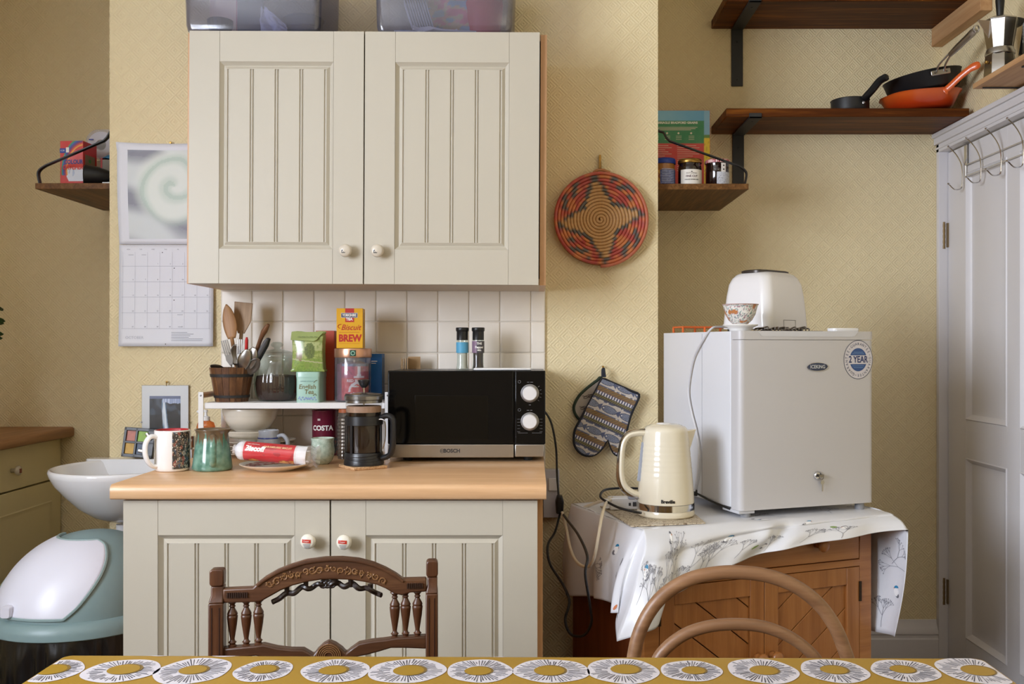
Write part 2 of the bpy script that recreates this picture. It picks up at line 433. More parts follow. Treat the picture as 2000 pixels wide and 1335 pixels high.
for i in range(len(xs)-1):
    for j in range(len(zs)-1):
        w, h = xs[i+1]-xs[i]-.0026, zs[j]-zs[j+1]-.0026; key = (round(w, 4), round(h, 4))
        if key not in tmesh:
            tb = B(); r = []
            for ins, y in ((0, 0), (0, -.0028), (.0012, -.0044), (.004, -.0050)):
                r.append([(-w/2+ins, y, -h/2+ins), (w/2-ins, y, -h/2+ins), (w/2-ins, y, h/2-ins), (-w/2+ins, y, h/2-ins)])
            tb.rings(r); o = tb.build('tile', TILE, breast, ang=50); tmesh[key] = o
        else: o = tmesh[key].copy(); COL.objects.link(o)
        o.location = ((xs[i]+xs[i+1])/2, 2.9945, (zs[j]+zs[j+1])/2)
        o.rotation_euler = (random.uniform(-.006, .006), 0, 0) 

# ------------------------------------------------------------------ fitted cabinets
def t_door(w, h, sw, rt, rb, parent, loc, knob, knobfn, nb=4, rotz=0, mat=CREAM):
    """vinyl-wrapped door: stiles, rails, V-moulded recess and separate tongue boards; local x right, y into the cabinet"""
    b = B(); th = .020; g = .0006
    b.box(0, sw-g, 0, th, 0, h); b.box(w-sw+g, w, 0, th, 0, h)
    b.box(sw, w-sw, .0003, th, h-rt, h); b.box(sw, w-sw, .0003, th, 0, rb)
    b.box(sw-g, sw, .0022, th, 0, h); b.box(w-sw, w-sw+g, .0022, th, 0, h)
    x0, x1, z0, z1 = sw, w-sw, rb, h-rt; r = []
    for ins, y in ((0, .0004), (.001, .0016), (.010, .0105), (.0115, .0105), (.0195, .0042), (.0205, .0040), (.0208, .0075)):
        r.append([(x0+ins, y, z0+ins), (x1-ins, y, z0+ins), (x1-ins, y, z1-ins), (x0+ins, y, z1-ins)])
    b.rings(r, True, False, True)
    d = b.build('door', mat, parent, ang=20, bevel=.0009, loc=loc); d.rotation_euler = (0, 0, rotz)
    ix0, ix1 = x0+.0206, x1-.0206; bw = (ix1-ix0)/nb; hz0, hz1 = z0+.0206, z1-.0206
    pb = B(); hw = bw/2-.0045; yy = .0040; hh = hz1-hz0
    pr = [(-hw, .0072), (-hw+.0018, yy), (hw-.0018, yy), (hw, .0072)]
    pb.rings([[Vector((x, y, z)) for x, y in pr] for z in (0, hh)], True)
    first = pb.build('panel_board', mat, d, ang=15)
    bb = B(); bb.rings([[Vector((.0022*math.cos(a)-.0, .0066-.0026*math.sin(a), z)) for a in (0, PI/4, PI/2, 3*PI/4, PI)] for z in (0, hh)], True)
    bead = bb.build('bead', mat, d)
    for k in range(nb):
        o = first if k == 0 else first.copy()
        if k: COL.objects.link(o)
        o.location = (ix0+bw*(k+.5), 0, hz0)
        if k < nb-1:
            o = bead if k == 0 else bead.copy()
            if k: COL.objects.link(o)
            o.location = (ix0+bw*(k+1), 0, hz0)
    knobfn(d, knob)
    return d

CERA = M('#cdc3b3', .3, var=.12, vs=80, coat=.3, name='crackled_ceramic'); CERW = M('#e8e2d4', .2, var=.02, coat=.4, name='white_ceramic')
MX = Rx(PI/2)   # turns a lathe's z axis to -y
def knob_base(d, p, mat):
    b = B(); m = T(p[0], 0, p[1]) @ MX
    b.lathe([(0, -.001), (.008, 0), (.0075, .004), (.0065, .010), (.009, .014), (.0165, .018), (.0185, .023), (.0175, .029), (.012, .0325), (0, .034)], 24, m)
    return b.build('knob', mat, d, ang=0)
def knob_marked(d, p):
    k = knob_base(d, p, CERA)
    b = B(); m = T(p[0]-.004, -.0322, p[1]-.003)
    for q in ((-.005, .005, -.0045, -.003), (-.005, .005, .002, .0045), (-.005, -.003, -.003, .003), (.003, .005, -.003, .003), (-.001, .001, -.003, .0)):
        b.box(q[0], q[1], -.0012, .0012, q[2], q[3], m)
    b.tube([m @ Vector((-.007+.0035*i, .0004, .008+.001*math.sin(i))) for i in range(5)], .0005, 4)
    b.build('knob_mark', INKK, d)
def knob_red(d, p):
    k = knob_base(d, p, CERW)
    b = B(); m = T(p[0]-.002, -.0322, p[1]+.002) @ Ry(-.12)
    ks = lambda x, z: Vector((p[0]+x, -(.0346-.0016*(math.hypot(x, z)/.012)**2-.0012*max(0, math.hypot(x, z)/.012-1)), p[1]+z)); b.grid(lambda u, v: ks(-.0125+.021*u, -.002+.0085*v-.0015*(u-.5)), 14, 8); b.build('knob_print', M('#c23a2c', .35), d)
    lettering('Copper', .0050, INKW, d, T(p[0]-.002, -.0349, p[1]+.0022), sx=.85)
    b = B()
    for i in range(5): b.grid(lambda u, v: ks(-.010+.0008*i+(.018-.0016*i)*u, -.0046-.0022*i-.0009*v), 10, 1)
    b.build('knob_small_print', M('#77777f', .5), d)

def wall_cab():
    x0, x1, z0, z1, yf = -.9855, .038, 1.42, 2.134, 2.70
    w = x1-x0; h = z1-z0
    t = thing('wall_cabinet', 'cream two-door wall cabinet with beech sides above the tiles', 'cabinet', (x0, yf, z0)); t.rotation_euler = (0, math.radians(.28), 0)
    b = B(); c = .018
    
    for xa in (0, w-c): bx('side_panel', BEECHZ, (xa, xa+c, 0, 2.992-yf, 0, h), t, bevel=.0006)
    b = B(); b.box(c, w-c, .002, 2.992-yf, 0, c); b.box(c, w-c, .002, 2.992-yf, h-c, h); b.box(c, w-c, .285, .292, c, h-c)
    b.build('carcass', M('#cdb9a2', .5, var=.03), t)
    dw = .4935; dz = .006
    t_door(dw, h+.0, .086, .086, .098, t, (.012, -.021, 0), (dw-.045, .092), knob_marked)
    t_door(dw, h+.0, .086, .086, .098, t, (.012+dw+.0035, -.021, 0), (.041, .092), knob_marked)
    return t
wall_cab()

def base_cab():
    x0, x1, yf = -.993, .0250, 2.31; w = x1-x0
    t = thing('base_cabinet', 'cream two-door base cabinet with beech sides under the worktop', 'cabinet', (x0, yf, 0))
    for xa in (0, w-.018): bx('side_panel', BEECHZ, (xa, xa+.018, 0, 2.99-yf, 0, .874), t, bevel=.0006)
    b = B(); b.box(.018, w-.018, .002, 2.985-yf, .10, .118); b.box(.018, w-.018, .002, .1, .856, .874); b.box(.018, w-.018, .6, .61, .118, .874); b.build('carcass', M('#cdb9a2', .5, var=.03), t)
    bx('plinth', CREAMD, (.0, w-.0, .05, .066, 0, .098), t)
    dw = .4985; h = .76
    t_door(dw, h, .084, .084, .10, t, (.004, -.021, .109), (dw-.046, h-.094), knob_red)
    t_door(dw, h, .084, .084, .10, t, (.004+dw+.004, -.021, .109), (.036, h-.096), knob_red)
    return t
base_cab()

def worktop():
    x0, x1, yf, yb, z1 = -1.013, .034, 2.268, 2.999, .91
    prof = [(yf+.004, z1-.036), (yf, z1-.032), (yf, z1-.010), (yf+.003, z1-.004), (yf+.010, z1), (yb, z1), (yb, z1-.036)]
    b = B(); b.rings([[Vector((x, y, z)) for y, z in prof] for x in (x0+.0008, x1-.0008)])
    return tag(b.build('worktop', BEECH, None, ang=50), 'long beech-effect worktop carrying the microwave and mugs', 'worktop')
worktop()

# ------------------------------------------------------------------ left alcove: drawer unit and its worktop
def left_unit(y0, y1, label, grp):
    xf = -1.7615; w = y1-y0
    t = thing('drawer_cabinet', label, 'cabinet', (xf, y1, 0), 0, grp); t.rotation_euler = (0, 0, -PI/2)   # local x runs to -Y world
    # local: x along the front (0..w) from the back wall towards the room, y into the unit is -> world -x
    OL = M('#cfc39c', .42, var=.03, name='old_cream_vinyl')
    t.rotation_euler = (0, 0, PI/2); t.location = (xf, y0, 0)
    b = B(); b.box(0, w, .02, .48, .10, .902); b.box(0, w, .06, .48, 0, .10); b.build('carcass', CREAMD, t)
    def front(z0, z1, name, recess):
        b = B(); b.box(.003, w-.003, 0, .019, z0, z1)
        o = b.build(name, OL, t, bevel=.002)
        if recess:
            r = []
            for ins, y in ((.07, -.0002), (.074, -.003), (.080, -.0002), (.09, .0)):
                r.append([(ins, y, z0+ins), (w-ins, y, z0+ins), (w-ins, y, z1-ins), (ins, y, z1-ins)])
            q = B(); q.rings(r, True, False, False); q.build('door_moulding', OL, o)
        return o
    d = front(.755, .898, 'drawer', False); q = front(.108, .749, 'door', True)
    k = B(); k.lathe([(0, 0), (.007, 0), (.007, .012), (.014, .018), (.017, .024), (.015, .030), (0, .033)], 20, T(w*.43, 0, .822) @ MX); kk = k.build('knob', CERA, d, ang=0)
    k = B(); k.box(w*.43-.007, w*.43+.005, -.0335, -.0318, .814, .829); k.build('knob_mark', M('#7d3a26', .4), d)
left_unit(2.945, 3.54, 'olive-cream drawer cabinet against the back wall beside the basin', None)
left_unit(2.345, 2.940, 'olive-cream drawer cabinet nearer the room along the left wall, outside the view', None)
b = B(); b.rings([[Vector((x, y, z)) for x, z in ((-2.245, .905), (-1.722, .905), (-1.717, .91), (-1.717, .934), (-1.724, .941), (-2.245, .941))] for y in (2.34, 3.549)])
tag(b.build('worktop', OAKD, None, ang=50), 'darker wooden worktop on the drawer cabinet in the left alcove', 'worktop')
# ------------------------------------------------------------------ right alcove: thick stained shelves on black iron brackets
def bracket(xc, zt, yb, ya, parent):
    """L-shaped flat iron bracket, flange down the wall, arm under the shelf, lip up the front"""
    hw = .0215
    b = B(); b.box(xc-hw, xc+hw, yb-.006, yb, zt-.215, zt); b.box(xc-hw, xc+hw, ya-.006, yb, zt-.006, zt); b.box(xc-hw, xc+hw, ya-.006, ya-.0005, zt-.006, zt+.012)
    o = b.build('bracket', BLACKM, parent, bevel=.001)
    s = B()
    for z in (-.05, -.19): s.lathe([(0, 0), (.0045, .0), (.0035, .002), (0, .0025)], 10, T(xc, yb-.006, zt+z) @ MX)
    s.lathe([(0, -.0), (.0045, -.0), (0, -.0025)], 10, T(xc, ya+.045, zt-.006))
    s.build('screw_head', BLACK, o)
def wood_shelf(name, label, z0, z1, x0f, x0b, x1f, yf, xb):
    t = thing(name, label, 'shelf', (0, 0, 0), 0, None)
    b = B(); P = [(x0f, yf), (x1f, yf), (x1f, YB-.001), (x0b, YB-.001)]
    b.rings([[Vector((x, y, z)) for x, y in P] for z in (z0, z1)]); b.build('board', SHELFW, t, bevel=.0025)
    bracket(xb, z0, YB-.0005, yf, t)
    return t
wood_shelf('wooden_shelf', 'dark-stained thick shelf carrying the frying pans, level with the door top', 2.035, 2.065, .670, .670, 1.511, 3.275, .770)
t2 = wood_shelf('wooden_shelf', 'dark-stained thick shelf cut off by the top of the picture', 2.430, 2.462, .670, .670, 1.5345, 3.262, .766)
bx('cleat', RAWPINE, (1.494, 1.534, 3.16, 3.546, 2.362, 2.4295), t2, bevel=.001)

# narrow pine shelf on the right wall over the door
t = thing('pine_shelf', 'narrow pale pine shelf over the door holding the moka pot', 'shelf', (0, 0, 0))
bx('board', RAWPINE, (1.371, 1.533, 2.10, 2.95, 2.042, 2.058), t, bevel=.001)
b = B(); b.box(1.40, 1.533, 2.70, 2.712, 2.0385, 2.0415); b.box(1.40, 1.533, 2.20, 2.212, 2.0385, 2.0415); b.tube([(1.39, 2.925, 2.0395), (1.532, 2.925, 2.0395)], .0022, 6); b.build('bracket', BLACKM, t)

# ------------------------------------------------------------------ hanging shelves on the sides of the chimney breast
def hang_shelf(sgn, x_in, w, y0, y1, z0, label):
    t = thing('hanging_shelf', label, 'shelf', (x_in, 0, 0)); s = sgn
    b = B(); P = [(0.001*s, y0), (w*s, y0), (w*s, y1), (0.001*s, y1)]
    b.rings([[Vector((x, y, z)) for x, y in P] for z in (z0, z0+.019)]); b.build('board', SHELFY, t, bevel=.0012)
    for y in (y0+.013, y1-.014):
        # flat strap: up from the outer edge, bend, slope up to the wall, hook
        pts = catmull([(w*s-.010*s, y, z0+.017), (w*s-.004*s, y, z0+.05), (w*s-.012*s, y, z0+.066), (w*s-.03*s, y, z0+.078)], 5)
        pts += [Vector((s*.045, y, z0+.158)), Vector((s*.035, y, z0+.168)), Vector((s*.025, y, z0+.186)), Vector((s*.002, y, z0+.192))]
        q = B(); q.tube(pts, .0038, 6, flat=2.6, up=(1, 0, 1)); q.box(min(0, s*.003), max(0, s*.003), y-.012, y+.012, z0+.15, z0+.21)
        q.build('strap', BLACK, t)
    return t
hang_shelf(1, BX1, .297, 3.042, 3.52, 1.745, 'small oak-brown shelf with black straps holding three jars')
hang_shelf(-1, BX0, .262, 3.05, 3.535, 1.748, 'small brown shelf with black straps left of the calendar')

# cereal box behind the jars
def cereal():
    w, h, dp = .222, .305, .075
    t = thing('cereal_box', 'tall green and red cereal box standing behind the three jars', 'box', (BX1+.226-w, 3.325, 1.765), 0)
    bx('carton', M('#d9342a', .45, var=.04), (0, w, 0, dp, 0, h), t, bevel=.0008)
    def cf(u, v):
        if u > .90:
            return '#7fb4d8' if v > .72 else ('#5a8a3a' if v > .68 else ('#e9c91f' if nz(u*30, v*30) < .3 else '#c9a915'))
        if v > .88: return mixc('#4f9fd0', '#8cc6e4', (1-u))
        if v > .62: return '#1f8350'
        return mixc('#d02d28', '#c2281f', smoothstep(.3, .32, nz(u*3, v*3)+.3))
    b = B(); b.grid(lambda u, v: (.001+u*(w-.002), -.0006, .001+v*(h-.002)), 60, 80, cf); b.build('front_print', VC, t)
    lettering('CARRIAGLE BRADFORD GRAINS', .0105, INKW, t, T(w*.46, -.0007, h*.855), weight=.0004, name='box_title')
    q = B()
    for i, (z, a, c) in enumerate(((.80, .1, .8), (.785, .13, .77), (.77, .2, .7))): q.box(w*a, w*c, -.0014, -.0008, h*z, h*z+.0016)
    for x in (.1, .28, .46, .66):
        q.lathe([(0, 0), (.0035, 0), (.0035, .0006), (0, .0006)], 10, T(w*(x+.04), -.0008, h*.735) @ MX)
        for k in range(3): q.box(w*x, w*(x+.09), -.0014, -.0008, h*(.70-.02*k), h*(.70-.02*k)+.0013)
    for k in range(13):
        for x in (.04, .48): q.box(w*x, w*(x+.30+.06*math.sin(k*2.1)), -.0014, -.0008, h*(.59-.024*k), h*(.59-.024*k)+.0014)
    q.build('small_print', M('#e9d8c8', .5), t)
cereal()

def jar(x, y, z, r, h, name, label, lid, body, lidh=.014, neck=.9, labelfn=None, ribs=None, lidr=None):
    t = thing(name, label, 'jar', (x, y, z))
    b = B(); hb = h-lidh
    b.lathe([(0, 0), (r*.9, 0), (r, .004), (r, hb*.80), (r*.97, hb*.88), (r*neck, hb*.95), (r*neck, hb)], 32, rib=ribs); b.build('glass', body, t, ang=60)
    b = B(); lr = (lidr or r*neck+.002); b.lathe([(lr, hb), (lr+.0008, hb+.001), (lr+.0008, hb+lidh-.003), (lr-.002, hb+lidh), (0, hb+lidh)], 40, rib=lambda a, z: .008*(1 if int(a*40/(2*PI)) % 2 else 0)); b.build('lid', lid, t, ang=50)
    if labelfn: labelfn(t, r, hb)
    return t
def lab_patch(t, r, z0, z1, a0, a1, cf, name='paper_label', nu=30, nv=24, eps=.0006):
    """label wrapped round the front of a jar from angle a0 to a1 (0 faces the camera, positive right)"""
    b = B(); b.grid(lambda u, v: ((r+eps)*math.sin(a0+(a1-a0)*u), -(r+eps)*math.cos(a0+(a1-a0)*u), z0+(z1-z0)*v), nu, nv, cf)
    return b.build(name, VC, t)
JAMD = M('#1d0b08', .12, var=.2, coat=.5, name='dark_jam'); PBUT = M('#a7713b', .25, var=.1, coat=.3, name='peanut_butter')
def lb_pb(t, r, h):
    lab_patch(t, r, .006, h*.72, -.5, 1.3, lambda u, v: '#3f4f96' if nz(u*9, v*9) < .25 else '#6d7cc0')
    lab_patch(t, r, .006, h*.72, -1.3, -.52, lambda u, v: mixc('#d2a03a', '#8a3b1e', smoothstep(-.2, .3, nz(u*5, v*6+4))))
    q = B()
    for k in range(9): q.grid(lambda u, v, k=k: ((r+.001)*math.sin(-.35+1.3*u), -(r+.001)*math.cos(-.35+1.3*u), .012+.0055*k+.0018*v), 8, 1)
    q.build('small_print', M('#b9c2e6', .5), t)
jar(BX1+.038, 3.13, 1.765, .036, .094, 'jar', 'peanut butter jar with a bright blue lid next to the chimney breast', M('#1f3fa5', .35), PBUT, .018, .96, lb_pb)
def lb_jam(t, r, h):
    lab_patch(t, r, .004, h*.70, -1.0, 1.25, lambda u, v: '#ece8e2')
    lettering('FINE CUT', .0092, M('#5a3040', .5), t, T(0, 0, h*.40), wrap=r+.0008, weight=.0002)
    lettering('ORANGE MARMALADE', .0046, INKK, t, T(0, 0, h*.26), wrap=r+.0008, weight=.0001)
    lettering('FRUIT COMPANY', .0048, INKK, t, T(0, 0, h*.53), wrap=r+.0008)
    q = B(); q.tube([((r+.001)*math.sin(a), -(r+.001)*math.cos(a), h*.60) for a in (-.06, 0, .06)], .0012, 4); q.build('label_crest', INKK, t)
jar(BX1+.121, 3.12, 1.765, .0385, .090, 'jar', 'middle jar of the three, dark marmalade with a white paper label', BRASS, JAMD, .014, .93, lb_jam)
GING = NT('gingham_lid'); _s = GING.n('ShaderNodeTexChecker'); GING.l(GING.coord((220, 220, 1)), _s.inputs[0]); _s.inputs[1].default_value = lin('#a01f2c'); _s.inputs[2].default_value = lin('#e8c9c6'); _s.inputs[3].default_value = 1; GING.bsdf(_s.outputs[0], .35); GING = GING.m
def lb_bm(t, r, h):
    lab_patch(t, r, .003, h*.60, -.25, 1.15, lambda u, v: '#c9ccd6' if (nz(u*40, v*60) < .28) else '#8e91a0')
    lab_patch(t, r, h*.60, h*.97, .12, .55, lambda u, v: '#e6e2e0')
    q = B()
    for z in (.68, .84): q.grid(lambda u, v, z=z: ((r+.001)*math.sin(.27+.14*u), -(r+.001)*math.cos(.27+.14*u), h*z+.004*v), 3, 1)
    q.build('small_print', INKK, t)
jar(BX1+.214, 3.13, 1.765, .0385, .090, 'jar', 'faceted dark jam jar with red gingham lid, rightmost of the three', GING, JAMD, .012, 1.0, lb_bm, ribs=lambda a, z: .018*abs(math.sin(a*6)) if z > .05 else 0)

# ------------------------------------------------------------------ pans on the lower stained shelf (shelf top z 2.065)
NONST = M('#1c1c1e', .5, var=.12, vs=30, name='nonstick_black')
def saucepan():
    r, h = .066, .052
    t = thing('saucepan', 'small black saucepan with a black handle on the stained shelf', 'pan', ((1661-VX)*3.38/F, 3.385, 2.065))
    b = B(); b.lathe([(0, 0), (r*.86, 0), (r*.95, .005), (r, .02), (r, h), (r+.002, h+.001), (r-.001, h+.002), (r-.003, h), (r-.003, .02), (r*.88, .006), (0, .004)], 36); b.build('pan_body', NONST, t, ang=60)
    d = Vector((.42, -.9, 0)).normalized()
    p0 = d*r+Vector((0, 0, h*.80)); pts = catmull([p0, p0+d*.018+Vector((0, 0, .012)), p0+d*.034+Vector((.006, 0, .028)), p0+d*.060+Vector((.012, 0, .052)), p0+d*.085+Vector((.020, 0, .060))], 5)
    b = B(); b.tube(pts, [.008, .010]+[.0115]*(len(pts)-5)+[.012, .011, .006], 10, flat=1.3); b.build('handle', BLACK, t)
    b = B(); b.lathe([(0, 0), (.007, 0), (.005, .004), (0, .005)], 12, T(*(d*(r+.0)+Vector((0, 0, h*.62)))) @ Rz(-.43) @ MX); b.build('rivet', STEELD, t)
saucepan()
def griddle():
    t = thing('griddle_pan', 'orange cast-iron griddle pan lying on the stained shelf under the frying pan', 'pan', (1.383, 3.372, 2.0735), 0, None, (0, math.radians(-4), 0))
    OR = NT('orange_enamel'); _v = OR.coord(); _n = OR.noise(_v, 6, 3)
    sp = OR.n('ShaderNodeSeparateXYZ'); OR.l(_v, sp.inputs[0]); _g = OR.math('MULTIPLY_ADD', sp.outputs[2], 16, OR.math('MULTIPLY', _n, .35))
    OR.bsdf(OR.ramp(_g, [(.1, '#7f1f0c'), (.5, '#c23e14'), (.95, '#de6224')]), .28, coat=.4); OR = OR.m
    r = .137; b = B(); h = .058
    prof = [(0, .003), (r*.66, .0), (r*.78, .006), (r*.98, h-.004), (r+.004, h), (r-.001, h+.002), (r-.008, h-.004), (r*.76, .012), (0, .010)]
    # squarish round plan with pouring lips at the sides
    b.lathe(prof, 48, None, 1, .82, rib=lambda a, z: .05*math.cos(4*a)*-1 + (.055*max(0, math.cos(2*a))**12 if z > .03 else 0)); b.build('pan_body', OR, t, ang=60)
    for k in range(7):
        pass
    p = [(-.005+.05, -.095, h-.010), (.062, -.112, h+.004), (.085, -.135, h+.026), (.112, -.16, h+.046), (.135, -.178, h+.052)]
    q = B(); pts = catmull(p, 5); n = len(pts); q.tube(pts, [.017]*2+[.0115]*(n-8)+[.0125, .0135, .014, .0135, .011, .006], 10, flat=.62); q.build('handle', OR, t)
griddle()
def fryingpan():
    t = thing('frying_pan', 'black frying pan with a steel handle resting tilted in the orange pan', 'pan', (1.397, 3.378, 2.143), 0, None, (math.radians(2), math.radians(-10), 0))
    r, h = .131, .058
    b = B(); b.lathe([(0, 0), (r*.80, 0), (r*.90, .006), (r, h), (r+.002, h+.001), (r-.001, h+.002), (r-.0035, h), (r*.88, .008), (0, .004)], 44); b.build('pan_body', NONST, t, ang=60)
    dx = Vector((.06, -1, 0)).normalized()
    p0 = dx*(r-.002)+Vector((0, 0, h*.72))
    b = B(); b.box(-.034, .034, -.006, .003, -.009, .009, T(*p0)); b.build('handle_plate', STEEL, t, bevel=.003)
    b = B()
    for sx in (-1, 1): b.tube(catmull([p0+Vector((sx*.013, -.004, 0)), p0+Vector((sx*.012, -.022, .02)), p0+Vector((.018+sx*.005, -.05, .045))], 5), .0035, 8)
    b.build('handle_fork', STEEL, t)
    p1 = p0+Vector((.018, -.048, .043)); p2 = p0+Vector((.066, -.150, .090))
    b = B(); pts = [p1+(p2-p1)*k/8 for k in range(9)]; b.tube(pts, [.0085, .010, .0115, .012, .012, .012, .0125, .0135, .010], 10, flat=.7); b.build('handle', STEEL, t)
    b = B()
    q = p2+(p2-p1)*.02; b.tube([q+Vector((.009*math.cos(a), -.004*math.sin(a), .011*math.sin(a))) for a in [2*PI*i/14 for i in range(14)]], .0028, 6, closed=True); b.build('hanging_ring', STEEL, t)
    b = B()
    for sx in (-.02, .02): b.lathe([(0, 0), (.004, 0), (.003, .002), (0, .0026)], 10, T(p0.x+sx, p0.y-.006, p0.z) @ MX)
    b.build('rivet', STEELD, t)
fryingpan()

# ------------------------------------------------------------------ pots and jars on the pine shelf (top z 2.058)
ALU = M('#c9c6c2', .26, 1., var=.05, vs=14, name='cast_aluminium')
def moka():
    t = thing('moka_pot', 'aluminium faceted moka pot with a black handle on the pine shelf', 'coffee pot', (1.424, 2.885, 2.058), math.radians(12))
    def octo(r, z): return [Vector((r*math.cos(PI/8+i*PI/4), r*math.sin(PI/8+i*PI/4), z)) for i in range(8)]
    b = B(); b.rings([octo(.047, 0), octo(.0475, .004), octo(.043, .064), octo(.040, .070)]); b.build('base_chamber', ALU, t, bevel=.001)
    b = B(); b.lathe([(.040, .068), (.0425, .070), (.0425, .078), (.039, .084), (.038, .088)], 32); b.build('collar', STEEL, t)
    b = B(); b.rings([octo(.038, .086), octo(.0385, .090), octo(.051, .166), octo(.052, .170)]); b.build('top_chamber', ALU, t, bevel=.001)
    b = B(); b.rings([[Vector((-.040, -.018, .166)), Vector((-.040, .018, .166)), Vector((-.040, 0, .118))], [Vector((-.078, -.003, .171)), Vector((-.078, .003, .171)), Vector((-.076, 0, .166))]]); b.build('spout', ALU, t)
    b = B(); b.rings([octo(.053, .1702), octo(.052, .174), octo(.030, .184), octo(.008, .190)]); li = b.build('lid', ALU, t, bevel=.0008)
    b = B(); b.lathe([(0, .188), (.010, .189), (.0105, .2), (.0135, .235), (.0125, .243), (0, .245)], 14); b.build('lid_knob', BLACK, li)
    b = B(); b.tube(catmull([(.048, 0, .172), (.060, 0, .180), (.085, 0, .176), (.090, 0, .16), (.084, 0, .12), (.076, 0, .075)], 5), .0105, 8, flat=.75); b.box(.046, .066, -.012, .012, .160, .178); b.build('handle', BLACK, t)
    b = B(); b.lathe([(0, 0), (.0055, 0), (.0055, .006), (.003, .008), (0, .008)], 6, T(-.044, .0, .045) @ Ry(-PI/2)); b.build('safety_valve', BRASS, t)
moka()
def canister():
    t = thing('grinder', 'tall black and steel grinder standing behind the moka pot', 'grinder', (1.500, 2.772, 2.058))
    b = B(); b.lathe([(0, 0), (.024, 0), (.025, .004), (.024, .165), (0, .165)], 28); b.build('grinder_body', BLACK, t)
    b = B(); b.lathe([(.026, .165), (.0275, .17), (.0275, .212), (.0255, .220), (0, .224)], 28); b.build('lid', STEEL, t)
canister()
GLJ = glassy('jar_glass', '#eef4f0', .10, .04)
def spicejar():
    t = thing('jar', 'clear glass jar of blue and white packets at the right edge of the picture', 'jar', (1.44, 2.70, 2.058))
    b = B(); b.lathe([(0, 0), (.036, 0), (.038, .004), (.038, .105), (.030, .125), (.030, .135), (.032, .137)], 32); b.build('glass', GLJ, t, ang=60)
    b = B(); b.lathe([(.033, .136), (.0335, .15), (0, .155)], 28); b.build('lid', STEELD, t)
    for k, c in enumerate(('#2f62b5', '#e6e3de', '#8f2f2b', '#3b3330', '#d8d4cc', '#2a4f9a')):
        a = k*1.05; b = B(); b.box(-.010, .010, -.003, .003, .004, .07+.02*(k % 3), T(.018*math.cos(a), .018*math.sin(a), 0) @ Rz(a*1.3) @ Ry(.08*(k-2))); b.build('packet', M(c, .45), t, bevel=.001)
spicejar()

# ------------------------------------------------------------------ over-door rack of wire hooks
def hooks():
    t = thing('over_door_hooks', 'chrome wire rack of coat hooks hung over the white door', 'hook rack', (0, 0, 0))
    x = XR+.004
    b = B(); W = .0022
    for z in (1.885, 1.845): b.tube([(x, 3.365, z), (x, 2.80, z)], W, 6)
    b.tube([(x, 3.365, 1.845), (x, 3.365, 1.885)], W, 6)
    b.build('rail', CHROME, t)
    for y in (3.365, 2.83):
        b = B(); b.box(x-.001, x+.001, y-.011, y+.011, 1.885, DZ-.004); b.box(x-.001, XR+.04, y-.011, y+.011, DZ-.005, DZ-.0035); b.build('door_strap', CHROME, t)
    base = None
    for k, y in enumerate((3.385, 3.245, 3.105, 2.965, 2.845)):
        if base is None:
            b = B(); p = catmull([(x-.052, 0, 1.955), (x-.028, 0, 1.93), (x-.010, 0, 1.900), (x-.003, 0, 1.87), (x-.003, 0, 1.83), (x-.007, 0, 1.806), (x-.03, 0, 1.802), (x-.052, 0, 1.822)], 6)
            b.tube(p, W, 8); 
            for q in (p[0], p[-1]): b.lathe([(0, -.0045), (.0035, -.003), (.0045, 0), (.0035, .003), (0, .0045)], 10, T(*q))
            base = b.build('hook', CHROME, t)
        else: base = base.copy(); COL.objects.link(base)
        base.location = (0, y, 0)
hooks()

